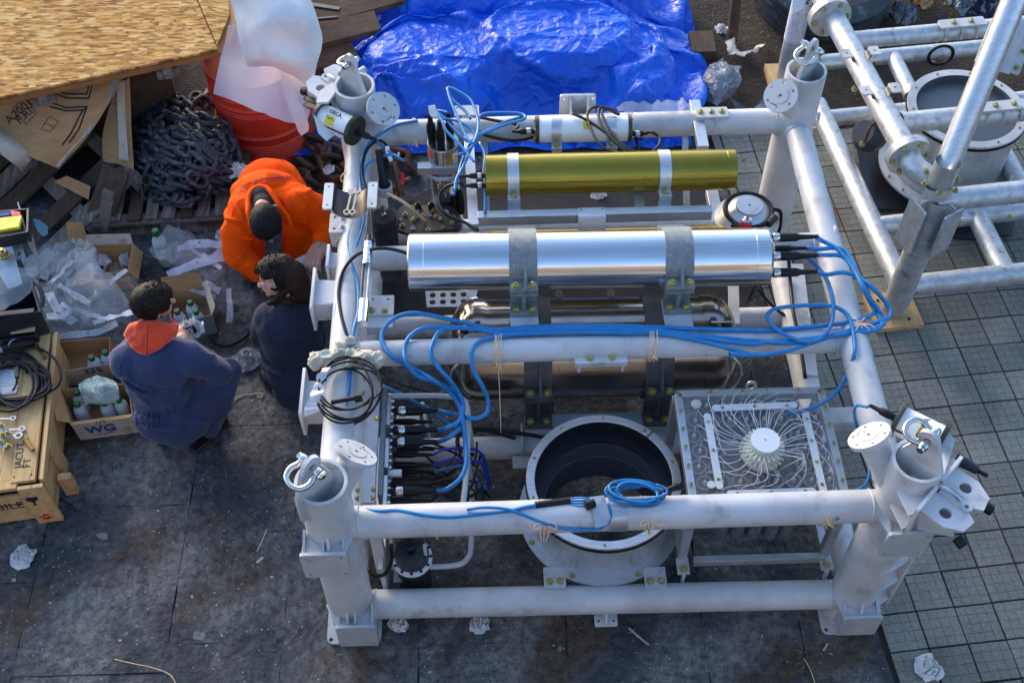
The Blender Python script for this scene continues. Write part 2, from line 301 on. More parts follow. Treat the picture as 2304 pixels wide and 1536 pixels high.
# ---- tiled pavement
pv=bpy.data.objects.new('pavement',None); COL.objects.link(pv); struct(pv)
tb=M(); tb.prism([(edge_x(-4),-4,-.018),(9,-4,-.018),(9,4.3,-.018),(edge_x(4.3),4.3,-.018)],(0,0,.006)); tb.out('mortar_bed',JOINT,pv,smooth=0)
def tile_mesh(seed=0):
    m=M(); t=.184; q=t/4; rr=random.Random(seed)
    for i in range(4):
        for j in range(4):
            x0=-t/2+i*q; y0=-t/2+j*q; g0=.0009; e=.0035+rr.uniform(0,.0015)
            a=(x0+(e if i==0 else g0),y0+(e if j==0 else g0)); b=(x0+q-(e if i==3 else g0),y0+q-(e if j==3 else g0)); k=.0003; h=rr.uniform(-.0003,.0003)
            vs_=[(a[0],a[1],-.004),(b[0],a[1],-.004),(b[0],b[1],-.004),(a[0],b[1],-.004),(a[0]+k,a[1]+k,h),(b[0]-k,a[1]+k,h),(b[0]-k,b[1]-k,h),(a[0]+k,b[1]-k,h)]
            m.add(vs_,[(4,5,6,7),(0,1,5,4),(1,2,6,5),(2,3,7,6),(3,0,4,7)])
    m.box((0,0,-.0072),(t-.009,t-.009,.0098))
    return m
TG=mk('tile_groove_grime',(.075,.062,.04),None,rough=.9)
tm=[tile_mesh(k).out('tile',TILE,pv,smooth=0) for k in range(3)]; 
ex=V((math.cos(R(4.9)),math.sin(R(4.9)),0)); ey=V((-ex.y,ex.x,0)); og=V((2.864,1.468,0))+ex*.092+ey*.092
cells=[]
for i in range(-9,22):
    for j in range(-18,14):
        c=og+ex*(.184*i)+ey*(.184*j)
        if c.y>3.35 or c.y<-2.6 or c.x>6.3: continue
        if min((c+ex*a+ey*b).x-edge_x((c+ex*a+ey*b).y) for a in(-.09,.09) for b in (-.09,.09))<-.0: continue
        d=c-CP; u=d.dot(CR)/d.dot(CF)*FOC+1152; v_=768-d.dot(CU)/d.dot(CF)*FOC
        cells.append((not(-60<u<2364 and -60<v_<1596),d.length,c))
cells.sort(key=lambda c:(c[0],c[1]))
far=M(); used=0; rt=random.Random(3)
for k,(off,_,c) in enumerate(cells):
    rz=R(4.9)+rt.uniform(-.006,.006)+rt.randrange(4)*PI/2; dz=rt.uniform(-.0025,.0015)
    if k<299 and not off:
        o=tm[k%3] if k<3 else tm[k%3].copy()
        if k>=3: COL.objects.link(o); o.parent=pv
        o.location=(c.x+rt.uniform(-.001,.001),c.y+rt.uniform(-.001,.001),dz); o.rotation_euler=(rt.uniform(-.006,.006),rt.uniform(-.006,.006),rz)
    else:
        far.box((c.x,c.y,-.007+dz),(.175,.175,.014),(ex,ey,V((0,0,1))))
# cut tiles along the quay edge
for j in range(-18,14):
    for i in range(-9,3):
        c=og+ex*(.184*i)+ey*(.184*j); e=edge_x(c.y)
        if c.y<3.35 and c.x-.092<e+.004 and c.x+.09>e and min((c+ex*a+ey*b).x-edge_x((c+ex*a+ey*b).y) for a in(-.09,.09) for b in (-.09,.09))<0:
            x1=c.x+.086
            if x1-e>.02: far.box(((e+.006+x1)/2,c.y,-.0075),(x1-e-.006,.174,.014),(ex,ey,V((0,0,1))))
stuff(far.out('tile_field',TILE,pv,smooth=0))
# ---- stone quay: large worn slabs
qy=bpy.data.objects.new('quay_paving',None); COL.objects.link(qy); struct(qy)
def slab(x0,x1,y0,y1,seed):
    m=M(); nx=max(4,int((x1-x0)/.05)); ny=max(4,int((y1-y0)/.05)); rr=random.Random(seed); dz=rr.uniform(-.003,.002); tx,ty=rr.uniform(-.004,.004),rr.uniform(-.004,.004)
    vs_=[];fs=[]
    for j in range(ny+1):
        for i in range(nx+1):
            x=x0+(x1-x0)*i/nx; y=y0+(y1-y0)*j/ny; ed=i in(0,nx) or j in(0,ny)
            wob=noise.noise(V((x*9,y*9,seed)))*.007
            if i in(0,nx): x+=wob+(.0008 if i==0 else -.0008)+noise.noise(V((x*30,y*30,seed)))*.003
            if j in(0,ny): y+=wob+(.0008 if j==0 else -.0008)
            z=-.004+dz+tx*(x-x0)+ty*(y-y0)+noise.fractal(V((x*3.2,y*3.2,1)),1,2,5)*.0045
            if ed: z-=.0022
            vs_.append((x,y,z))
    for j in range(ny):
        for i in range(nx): a=j*(nx+1)+i; fs.append((a,a+1,a+nx+2,a+nx+1))
    b0=[i for i in range(nx+1)]+[j*(nx+1)+nx for j in range(1,ny+1)]+[ny*(nx+1)+i for i in range(nx-1,-1,-1)]+[j*(nx+1) for j in range(ny-1,0,-1)]
    o=len(vs_); vs_+=[(vs_[i][0],vs_[i][1],-.02) for i in b0]; k=len(b0)
    fs+=[(b0[(i+1)%k],b0[i],o+i,o+(i+1)%k) for i in range(k)]
    return m.add(vs_,fs)
rs=random.Random(5); xs=[-5.2,-4.4,-3.6,-2.85,-2.2,-1.55,-.86,-.33,.30,.98,1.62,2.07]
for a in range(len(xs)):
    x0=xs[a]; y=-3.2-rs.uniform(0,.5)
    while y<3.0:
        h=rs.uniform(.55,1.0); last=a==len(xs)-1
        x1=xs[a+1] if not last else None
        if last:
            m=slab(x0,x0+1,y,y+h,a*31+int(y*7)); 
            for v in m.v:
                t=min(1,max(0,(v.x-x0))); v.x=x0+(edge_x(v.y)-.004-x0)*t
        else: m=slab(x0,x1,y,y+h,a*31+int(y*7))
        m.out('slab',SLAB,qy,smooth=50); y+=h
# ---- dark soil and rubble strip behind
def terrain(x0,x1,y0,y1,n,fn):
    m=M(); nx=int((x1-x0)*n); ny=int((y1-y0)*n); vs_=[]
    for j in range(ny+1):
        for i in range(nx+1):
            x=x0+(x1-x0)*i/nx; y=y0+(y1-y0)*j/ny; vs_.append((x,y,fn(x,y)))
    m.add(vs_,[(j*(nx+1)+i,j*(nx+1)+i+1,(j+1)*(nx+1)+i+1,(j+1)*(nx+1)+i) for j in range(ny) for i in range(nx)]); return m
def soil_z(x,y):
    lim=3.10+.10*noise.noise(V((x*1.3,0,4)))+(.0 if x<2.2 else .04); lim=lim if x>-.2 else 2.86
    e=min(1,(y-lim)/.25); n=noise.fractal(V((x*5,y*5,2)),1,2,5)
    return -.03+max(0,e)*(.045+.02*n)+ (0 if e>0 else -.02)
struct(terrain(-8,10,2.7,12,11,soil_z).out('soil',SOIL,smooth=180))
cl=M(); rc=random.Random(11)
for _ in range(1500):
    x=rc.uniform(-1.2,5.2); y=rc.uniform(3.0,5.4); s_=rc.uniform(.004,.014)*(1 if rc.random()<.93 else 2)
    z=max(0,soil_z(x,y)); p=[V((rc.uniform(-1,1),rc.uniform(-1,1),rc.uniform(-.2,1)))*s_+V((x,y,z)) for _ in range(4)]
    cl.add(p,[(0,1,2),(0,3,1),(1,3,2),(0,2,3)])
stuff(cl.out('gravel',mk('grit',(.10,.09,.08),(.25,.24,.23),40,rough=.9),smooth=0))['label']='grit and crumbs over the dark soil'

# dark sheet painting the shade under the frame's far half onto damp stones
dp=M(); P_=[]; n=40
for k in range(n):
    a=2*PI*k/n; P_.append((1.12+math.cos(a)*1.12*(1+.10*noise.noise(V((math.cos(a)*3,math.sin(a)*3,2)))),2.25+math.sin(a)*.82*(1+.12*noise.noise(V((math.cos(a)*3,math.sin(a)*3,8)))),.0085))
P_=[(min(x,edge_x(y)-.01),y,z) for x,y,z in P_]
dp.add(P_,[tuple(range(n))]); struct(dp.out('damp_shade_patch',mk('damp_shade_brown',(.016,.013,.011),(.035,.028,.022),9,rough=.75,bump=.6,bs=60,c3=(.09,.085,.08),s3=60,f3=(.70,.74),bd=.006),smooth=0))
# ================================================================ the ship's side the picture is taken from (outside the frame, seen in reflections)
HULL=mk('faded_hull_paint',(.15,.13,.125),(.10,.09,.09),1.2,rough=.6,c3=(.22,.20,.18),s3=3,f3=(.6,.7)); DECKW=mk('ship_white_paint',(.55,.53,.50),None,rough=.5)
t=thing('ship','broad ship hull with white bulwark moored along the near edge of the quay','ship',(0,-8,0))
M().prism([(-18,-5.1,-.6),(18,-5.1,-.6),(18,-5.0,3.2),(-18,-5.0,3.2)],(0,-5,0)).out('hull',HULL,t,smooth=0)
M().box((0,-5.05,3.52),(36,.06,.62)).out('bulwark',DECKW,t,bevel=.01)
M().box((0,-5.04,3.86),(36,.16,.05)).out('cap_rail',HULL,t,bevel=.01)
# ================================================================ white lander frame
FR=thing('lander_frame','large white painted tubular steel frame with four open corner posts on the quay','metal frame',(1.15,1.15,0))
POST={'fl':((722,1083),(799,1392),(0,0),(-1,-1)),'fr':((2068,1035),(1900,1370),(WW,0),(1,-1)),'bl':((797,192),None,(0,DD),(-1,1)),'br':((1815,158),None,(WW,DD),(1,1))}
Z=V((0,0,1)); X=V((1,0,0)); Y=V((0,1,0))
PR=.102
def hole_disc(m,o,n,r,th,nh,hr,rh,ri=0,up=Z,a=0,seg=36):
    n=V(n).normalized(); ex=(V(up)-n*V(up).dot(n)).normalized(); ey=n.cross(ex)
    hs=[circ((rh*math.cos(a+2*PI*i/nh),rh*math.sin(a+2*PI*i/nh)),hr,10) for i in range(nh)]
    if ri: hs.append(circ((0,0),ri,20 if ri>.02 else 10))
    m.plate(o,ex,ey,circ((0,0),r,seg),hs,th); return m
BOLTS=M()
for k,(tp,bp,(px,py),(sx,sy)) in POST.items():
    p1=at(*tp,PZ); p0=at(*bp,0.012) if bp else V((px,py,.012))
    ax=(p1-p0).normalized(); P=lambda z,p0=p0,ax=ax:p0+ax*(z/ax.z)
    post=M().lathe([(PR,.0),(PR,(p1-p0).length),(PR-.008,(p1-p0).length+.001),(PR-.014,(p1-p0).length),(PR-.014,.25),(0,.25)],p0,ax,48,False).out('corner_post',WHITE,FR,smooth=50)
    # outrigger flange stub pointing to the frame centre
    hd=V((-sx,-sy,0)).normalized(); n=(hd*.66+Z*.75).normalized(); fc=V((px,py,1.252))+hd*.233
    if k=='fl': fc=at(800,1020,1.262); 
    elif k=='fr': fc=at(1957,982,1.255)
    elif k=='bl': fc=at(862,246,1.235)
    else: fc=at(1757,216,1.235)
    d=(P(.93)-fc); n2=(fc-P(.95)).normalized()
    M().lathe([(.056,-.30),(.056,-.004)],fc,n,28).out('flange_stub',WHITE,post)
    f=M(); hole_disc(f,fc,n,.086,.018,6,.0065,.066,.008,a=.3); f.out('stub_flange',WHITE,post,bevel=.002)
    M().lathe([(.040,.0),(.040,.012),(.008,.012),(.008,0)],fc,n,28,False).out('flange_boss',WHITE,post)
    text('s' if k in('fl','fr') else '2',.024,fc+n*.0125+hd*.02,X,Y,RED,'red_mark',post)
    # radial lug plate with shackle hole
    h=hd; ol=[(-.088,-.16),(.088,-.16),(.088,-.004),(.045,.11)]+[(.012+.042*math.cos(a),.135+.042*math.sin(a)) for a in [R(q) for q in range(10,180,20)]]+[(-.088,-.004)]
    off=-.01 if k!='fl' else -.035
    M().plate(P(PZ)+h*off,h,Z,ol,[circ((.012,.128),.015,12)],.016).out('lifting_lug',WHITE,post,bevel=.002)
    POST[k]=(p0,p1,P,hd,post,P(PZ)+h*(off+.012)+Z*.128)
Pf=lambda k,z:POST[k][2](z)
def rail(a,b,r,name='top_rail'): return M().cyl(a,b,r,n=40,cap=False).out(name,WHITE,FR)
def weld(m,a,b,r):
    a=V(a); d=(V(b)-a).normalized(); m.lathe([(r+.001,-.004),(r+.005,0),(r+.001,.005)],a,d,30,False)
rf=rail(Pf('fl',TZ),Pf('fr',TZ),.0675); rb=rail(Pf('bl',TZ),Pf('br',TZ),.066)
rl=rail(Pf('fl',TZ+.002),Pf('bl',TZ+.002),.0665); rr=rail(Pf('fr',TZ-.002),Pf('br',TZ-.002),.0665)
RM=.0585
def crossbar(yl,yr,z,r,name): return rail(at(760 if z>.5 else 800,yl,z),at(1940 if z>.5 else 1830,yr,z),r,name)
a=at(790,797,TZ); b=at(1940,763,TZ); a.x=.0; b.x=2.3; rm=rail(a,b,RM,'cross_rail'); MID=(a+b)/2
a=at(835,583,TZ); b=at(1880,549,TZ); a.x=.0; b.x=2.3; r2=rail(a,b,RM,'cross_rail'); SEC=(a+b)/2
for (u,v) in (('fl','fr'),('bl','br'),('fl','bl'),('fr','br')): rail(Pf(u,BZ),Pf(v,BZ),.0665,'bottom_rail')
BC=.832; lr=rail((0,BC,BZ),(2.3,BC+.01,BZ),.0585,'bottom_cross_rail'); rail((0,1.62,BZ),(2.3,1.62,BZ),.0585,'bottom_cross_rail')
wm=[]
for k,s_ in (('fl',(1,1)),('fr',(-1,1)),('bl',(1,-1)),('br',(-1,-1))):
    for z in (TZ,BZ):
        p=Pf(k,z); wm+=[(p+X*s_[0]*.112,p+X*s_[0],.067),(p+Y*s_[1]*.112,p+Y*s_[1],.067)]
for y in (MID.y,SEC.y): wm+=[(V((.08,y,TZ)),V((1,y,TZ)),RM),(V((2.22,y,TZ)),V((1,y,TZ)),RM)]
for a,b,r in wm:
    m=M(); weld(m,a,b,r); m.out('weld_bead',WHITE,FR,smooth=60)
# drilled holes in rails: little recessed cups
def drill(p,n,r=.007):
    p=V(p);n=V(n).normalized(); M().lathe([(r*1.15,.0006),(r,.0012),(r*.9,-.004)],p,n,12,False).out('drill_hole',BLACK,FR)
def on_rail(px,py,c,r,z=TZ):
    """point on top side of an X-directed rail seen at pixel"""
    for zz in [z+r*math.cos(t/30) for t in range(0,48)]:
        q=at(px,py,zz); dy=q.y-c
        if dy*dy+(zz-z)**2<=r*r*1.02: return q,V((0,dy,zz-z)).normalized()
    q=at(px,py,z); return q,Z
for px,py,c,r,z in ((1280,1158,0,.0675,TZ),(1384,1156,0,.0675,TZ),(1490,1151,0,.0675,TZ),(1270,1338,0,.0665,BZ),(1451,1332,0,.0665,BZ),(1884,1166,0,.0675,TZ),(1107,1343,0,.0665,BZ)):
    q,n=on_rail(px,py,c,r,z); drill(q,n)
def on_rail_y(px,py,c,r,z=TZ):
    for zz in [z+r*math.cos(t/30) for t in range(0,48)]:
        q=at(px,py,zz); dx=q.x-c
        if dx*dx+(zz-z)**2<=r*r*1.02: return q,V((dx,0,zz-z)).normalized()
    return at(px,py,z),Z
for px,py,c in ((772,664,0),(764,738,0),(1901,631,2.3),(1919,701,2.3),(1891,615,2.3)):
    q,n=on_rail_y(px,py,c,.0665); drill(q,n)
# ---- pad plates facing outwards, held by gussets
def pad(c,face,w_,h,so,back,ribs=3,mat=WHITE,par=FR,name='pad_bracket'):
    """c: centre of outer face; face: outward unit; back: distance plate stands off the tube axis surface"""
    c=V(c); f=V(face).normalized(); s_=f.cross(Z)*-1
    hs=[circ((i*w_*.38,j*h*.36),.0075,8) for i in (-1,1) for j in (-1,1)]
    e=M().plate(c,s_,Z,rrect(w_,h,.012),hs,.014).out(name,mat,par,bevel=.0015)
    g_=M()
    for i in range(ribs):
        x=(i/(ribs-1)-.5)*w_*.84 if ribs>1 else 0; q=c+s_*x
        dd=back if abs(x)<.03 else back+.05
        g_.prism([q-f*.008+Z*h*.40-s_*.005,q-f*.008-Z*h*.46-s_*.005,q-f*dd-Z*h*.46-s_*.005,q-f*dd+Z*h*.60-s_*.005],s_*.010)
    g_.out('gusset',mat,e); return e
def cen(quad,z): 
    return sum((at(x,y,z) for x,y in quad),V((0,0,0)))/len(quad)
for k,px_,zc_,w_,h_ in (('fl',-.013,.87,.185,.19),('fl',.035,.165,.175,.20),('fr',2.312,.89,.18,.19),('fr',2.292,.155,.175,.18)):
    p=Pf(k,zc_); yf=p.y-PR-.045; e=pad((px_,yf,zc_),-Y,w_,h_,.04,.05,mat=WHITE2); zt_=zc_+h_*.40
    M().prism([(p.x-.105,p.y-.03,zt_),(px_-w_*.47,yf+.008,zt_),(px_+w_*.47,yf+.008,zt_),(p.x+.105,p.y-.03,zt_)],(0,0,-.010)).out('pad_web',WHITE,FR)
    M().prism([(p.x-.006,yf+.01,zt_+.001),(p.x-.006,p.y-PR+.002,zt_+.001),(p.x-.006,p.y-PR+.002,zt_+.07),(p.x-.006,yf+.02,zt_+.02)],(.012,0,0)).out('gusset',WHITE,FR)
# foot flanges on the ground
for k in POST:
    p=Pf(k,.006); m=M(); m.plate((p.x,p.y+.0,.008),X,Y,rrect(.25,.235,.03),[circ((i*.105,j*.098),.01,10) for i in(-1,1) for j in(-1,1)],.015); m.out('foot_plate',WHITE,FR,bevel=.002)
# side fin on front right post
p=Pf('fr',.4)
M().prism([V((p.x+.16,p.y-.035,.60)),V((p.x+.16,p.y+.035,.60)),V((p.x+.16,p.y+.035,.10)),V((p.x+.16,p.y-.035,.10))],(.012,0,0)).out('side_fin',WHITE,FR,bevel=.001)
for z in (.52,.34,.16):
    q=Pf('fr',z); M().prism([q+V((.0,-.11,.03)),q+V((.05,-.10,.03)),q+V((.158+p.x-q.x,-.03,0)),q+V((.158+p.x-q.x,.03,0)),q+V((.05,.10,.03)),q+V((0,.11,.03))],(0,0,-.01)).out('fin_rib',WHITE,FR)
# left-facing brackets on left rail
def side_pad(px,py,h,w_,z=TZ-.02,off=-.16):
    q=at(px,py,z); c=V((off,q.y,z)); e=M().plate(c,Y,Z,rrect(w_,h,.01),[circ((i*w_*.38,j*h*.36),.0075,8) for i in(-1,1) for j in(-1,1)],.013).out('side_bracket',WHITE,FR,bevel=.001)
    g_=M()
    for i in (-1,1): y=q.y+i*w_*.27; g_.prism([(off+.005,y-.006,z+h*.30),(off+.005,y-.006,z-h*.4),(-.05,y-.006,z-h*.4),(-.04,y-.006,z+.045)],(0,.012,0))
    g_.prism([(off+.005,q.y-w_*.27,z+h*.28),(off+.005,q.y+w_*.27,z+h*.28),(-.03,q.y+w_*.27,z+.05),(-.03,q.y-w_*.27,z+.05)],(0,0,-.008))
    g_.out('gusset',WHITE,e)
side_pad(738,672,.17,.25,off=-.148); side_pad(717,902,.17,.25,off=-.15); side_pad(762,600,.17,.15,off=-.092)
# small top-facing plate with bolts beside the orange man
q=at(765,502,1.0); pl=M().plate(q,X,Y,rrect(.10,.13,.01),[circ((-.025,.035),.008,8),circ((-.025,-.04),.008,8)],.012).out('rail_plate',WHITE,FR,bevel=.001)
M().prism([q+V((-.048,-.06,-.006)),q+V((.048,-.06,-.006)),q+V((.048,-.06,-.10)),q+V((-.048,-.06,-.10))],(0,.12,0)).out('plate_riser',WHITE,pl)
for yy in (.028,-.03): M().bolt(q+V((.012,yy,.006)),Z,.010).out('bolt',ALU,pl)
# flat bracket plates on rails
def flat(px,py,z,w_,d,par=FR,bolts=(),holes=(),mat=WHITE,th=.012,rot=0,name='rail_plate'):
    q=at(px,py,z); ex=V((math.cos(rot),math.sin(rot),0)); ey=Z.cross(ex)
    e=M().plate(q,ex,ey,rrect(w_,d,.008),[circ(h_,.007,8) for h_ in holes],th).out(name,mat,par,bevel=.001)
    if bolts:
        for bx,by in bolts: M().bolt(q+ex*bx+ey*by+Z*th/2,Z,.0125,.011).out('bolt',BRASS,e)
    return e,q
e,q=flat(1352,807,TZ+.0,.235,.055,bolts=((-.05,0),(.05,0)))
M().prism([q+V((-.117,-.028,-.006)),q+V((.117,-.028,-.006)),q+V((.117,-.028,-.022)),q+V((-.117,-.028,-.022))],(0,.008,0)).out('plate_lip',WHITE,e)
for s_ in(-1,1): M().box(q+V((s_*.098,-.01,-.035)),(.012,.04,.05)).out('gusset',WHITE,e)
e,q=flat(1363,1391,BZ-.07,.105,.075,holes=((-.035,-.012),(.035,-.012)))
M().prism([q+V((-.005,-.03,.005)),q+V((-.005,.03,.005)),q+V((-.005,.10,.14)),q+V((-.005,.06,.145))],(.010,0,0)).out('gusset',WHITE,e)
# plate standing behind back rail
q=at(1301,246,TZ+.06); M().plate(V((q.x,DD+.13,TZ+.03)),X,Z,rrect(.19,.17,.012),[circ((i*.075,.062),.008,8) for i in(-1,1)],.014).out('side_bracket',WHITE2,FR,bevel=.001)
for s_ in(-1,1): M().prism([(q.x+s_*.045,DD+.123,TZ+.11),(q.x+s_*.045,DD+.123,TZ-.04),(q.x+s_*.045,DD+.04,TZ-.02),(q.x+s_*.045,DD+.02,TZ+.06)],(.01,0,0)).out('gusset',WHITE,FR)
flat(1602,254,TZ+.085,.165,.075,bolts=((-.06,0),(-.005,0),(.05,0)),holes=()); 
q=at(1602,254,TZ+.085); M().box(q+V((.02,-.02,-.035)),(.012,.06,.06)).out('gusset',WHITE,FR)
flat(1050,250,TZ+.075,.13,.075,holes=((-.05,.02),(.05,.02)))
M().box((.45,DD-.02,TZ+.04),(.10,.012,.07)).out('gusset',WHITE,FR)
# corner-post side plates at left bar meeting middle rail
e,q=flat(856,688,TZ+.012,.125,.115,bolts=((-.038,-.032),(.022,-.032)),holes=((-.035,.035),(.035,.035)))
M().box(q+V((0,-.085,-.03)),(.12,.075,.05)).out('plate_riser',WHITE,e)
# ---- docking jaws on two corners
def jaws(k,mir):
    p0,p1,P,hd,post,_=POST[k]; o=-hd; s_=Z.cross(o)  # outward, sideways
    c=P(1.12); J=[]
    for sgn in (-1,1):
        b=c+s_*(sgn*.075)+o*.10
        a=V((0,0,0)); ol=[(0,-.055),(.0,.055),(.11,.058),(.175,.022),(.185,-.04),(.15,-.062)]
        ol=[(x,y*sgn) for x,y in ol]; ol=ol if sgn>0 else ol[::-1]
        e=M().plate(b+Z*.055,o,s_,ol,[circ((.085,0),.024,18)],.012).out('docking_jaw',WHITE,post,bevel=.001)
        g_=M(); 
        for y in (-.045,.045): g_.prism([b+s_*y+Z*.05,b+s_*y+o*.13+Z*.05,b+s_*y*.6+o*.16+Z*.0,b+s_*y+o*.03-Z*.075],s_*.008)
        g_.out('jaw_cheek',WHITE,post)
        M().cyl(b+o*.165+s_*(sgn*.02)-Z*.0,b+o*.205+s_*(sgn*.03)-Z*.01,.022,n=18).out('rubber_bumper',BLACK,post,bevel=.002)
    # backing plates and ribs hugging the post
    for z in (1.17,1.07):
        q=P(z); m=M(); m.prism([q+s_*.11+o*.0,q+s_*.17+o*.09,q+s_*.15+o*.10,q+o*.103,q-s_*.15+o*.10,q-s_*.17+o*.09,q-s_*.11],(0,0,-.012)); m.out('jaw_rib',WHITE,post)
    for sgn in(-1,1):
        q=P(1.12)+s_*(sgn*.09)+o*.105; M().plate(q,s_,Z,rrect(.15,.21,.012),[],.014).out('jaw_back_plate',WHITE,post,bevel=.001)
        M().bolt(q-o*.008-Z*.07+s_*sgn*.055,-o,.013,.012).out('bolt',BRASS,post)
    # lever link on top
    q=P(1.19)+o*.13
    M().tube([q-o*.03+Z*.01,q+o*.03+Z*.02,q+o*.075+Z*.012],.011,10).out('release_lever',CHROME,post)
    M().plate(q+o*.05-Z*.008,o,s_,[(-.06,-.018),(.06,-.026),(.075,0),(.06,.026),(-.06,.018)],[circ((.05,0),.009,10)],.01).out('lever_plate',WHITE,post)
    return o,s_
JO,JS=jaws('fr',1); KO,KS=jaws('bl',-1)
# wing plate carrying the acoustic unit
def wing(k,s_,o,letter):
    P=POST[k][2]; post=POST[k][4]; q=P(1.16)+s_*.0
    w_=M().prism([q+s_*.09+o*.02+Z*.03,q+s_*.23-o*.015+Z*.03,q+s_*.275+o*.03+Z*.03,q+s_*.24+o*.10+Z*.03,q+s_*.10+o*.11+Z*.03],(0,0,-.012)).out('wing_plate',WHITE,post,bevel=.001)
    text(letter,.055,q+s_*.20+o*.05+Z*.0312,o,s_ if s_.y>0 else -s_,RED,'red_mark',w_); return q
wing('fr',Y.lerp(X,.38).normalized(),JO,'S')
SHK=[]
def shackle(pc,pd,bd_,label,sz=1.0):
    """bow shackle: pin centre, pin direction, bow direction"""
    pd=V(pd).normalized(); bd_=V(bd_); bd_=(bd_-pd*bd_.dot(pd)).normalized(); s_=.042*sz; L=.095*sz
    t=thing('bow_shackle',label,'shackle',pc,'steel shackles through the post lugs')
    m=M(); pts=[pc+pd*s_*a+bd_*L*b for a,b in ((-1,0),(-1.05,.3),(-1.25,.6),(-.9,.95),(0,1.08),(.9,.95),(1.25,.6),(1.05,.3),(1,0))]
    m.tube(pts,.0115*sz,12,5)
    for a in(-1,1): m.lathe([(.019*sz,-.012*sz),(.021*sz,0),(.019*sz,.012*sz)],pc+pd*s_*a,pd,16)
    m.out('shackle_bow',CHROME,t)
    m=M(); m.cyl(pc-pd*s_*1.5,pc+pd*s_*1.5,.010*sz,n=14); m.lathe([(.018*sz,0),(.020*sz,.006),(.012*sz,.014*sz)],pc+pd*s_*1.35,pd,6); m.lathe([(.016*sz,0),(.016*sz,.012*sz)],pc-pd*s_*1.35,-pd,12); m.out('shackle_pin',CHROME,t); return t
shackle(POST['fl'][5],V((1,-1,0)),V((-.55,-.8,-.1)),'steel shackle hanging over the left rim of the near left post')
shackle(POST['fr'][5],V((1,1,0)),V((-1,.25,.12)),'steel shackle lying over the near right post beside the acoustic unit',.95)
shackle(POST['br'][5],V((1,-1,.0)),V((-.5,-.75,-.35)),'steel shackle on the far right post in front of the taped label',.95)
shackle(POST['bl'][5],V((1,1,0)).cross(Z)*-1 if 0 else V((1,1,0)),V((-.9,-.2,-.1)),'small steel shackle on the far left post beside the blue tarpaulin',.75)
# ================================================================ instruments inside the frame
def CX_(ox,oy,s,z,pts):   # pixel lists read off enlarged crops of the photograph
    o=[]
    for p in pts: o.append(at(ox+p[0]/s,oy+p[1]/s,p[2] if len(p)>2 else z))
    return o
def half(c,ax,r,w_,a0,a1,th,m):
    pass
def connector(par,p,d,s_=1.0,ring=True,L=.17,boot=True,rr=CHROME):
    """wet-mate plug: collar, bright ring, tapering boot. returns tip"""
    p=V(p); d=V(d).normalized()
    e=M().lathe([(.020*s_,0),(.020*s_,.03*s_)],p,d,16).out('connector',BLACK,par)
    if ring: M().lathe([(.0225*s_,.03*s_),(.0245*s_,.034*s_),(.0245*s_,.058*s_),(.0225*s_,.062*s_)],p,d,20).out('connector_ring',rr,e)
    q=.062*s_ if ring else .03*s_
    M().lathe([(.0215*s_,q),(.023*s_,q+.012),(.0215*s_,q+L*.45*s_),(.014*s_,q+L*.55*s_),(.010*s_,q+L*s_)],p,d,16).out('connector_boot',BLACK,e)
    return p+d*(q+L*s_)
def cable(name,pts,r,mat,label,cat='cable',group=None,sm=5,n=8):
    m=M(); m.tube(pts,r,n,sm); o=m.out(name,mat,None,smooth=180); tag(o,label,cat,group); return o
def strap(par,a,b,t,r,w_,mat,name='strap',th=.004,a0=0,a1=2*PI,foot=True,bolts=1,bmat=BRASS,fl=.05):
    """band round a cylinder axis a-b at fraction t, with a foot lug in front"""
    d=(b-a).normalized(); c=a.lerp(b,t); e=M().lathe([(r+.0005,-w_/2),(r+th,-w_/2),(r+th,w_/2),(r+.0005,w_/2),(r+.0005,-w_/2)],c,d,40,False).out(name,mat,par,smooth=40)
    return e,c
# ---------- big stainless pressure vessel on the top rails
A,B=at(921,590,1.12),at(1728,577,1.12); RB=.132; ax=(B-A).normalized(); LB=(B-A).length
t=thing('pressure_vessel','long brushed stainless steel cylinder lying across the upper rails','instrument housing',((A+B)/2))
M().lathe([(0,.0),(RB-.006,.0),(RB,.006),(RB,.07),(RB-.001,.0715),(RB,.073),(RB,LB-.075),(RB-.001,LB-.0735),(RB,LB-.072),(RB,LB-.012),(RB-.012,LB),(0,LB)],A,ax,96,False).out('cylinder_body',STEEL,t,smooth=25)
TIP=[]
for px,py in ((1741,535),(1744,577),(1741,614)):
    dz={535:.055,577:-.0,614:-.055}[py]; p=B+V((0,-dz*-.0,0)); p=at(1733,py,1.12+dz*.9); p.x=B.x-.004
    TIP.append(connector(t,p,X+V((0,0,.0)),.92,L=.19))
p=at(1733,560,1.10); p.x=B.x-.004; TIP.append(connector(t,p,X,.75,L=.2))
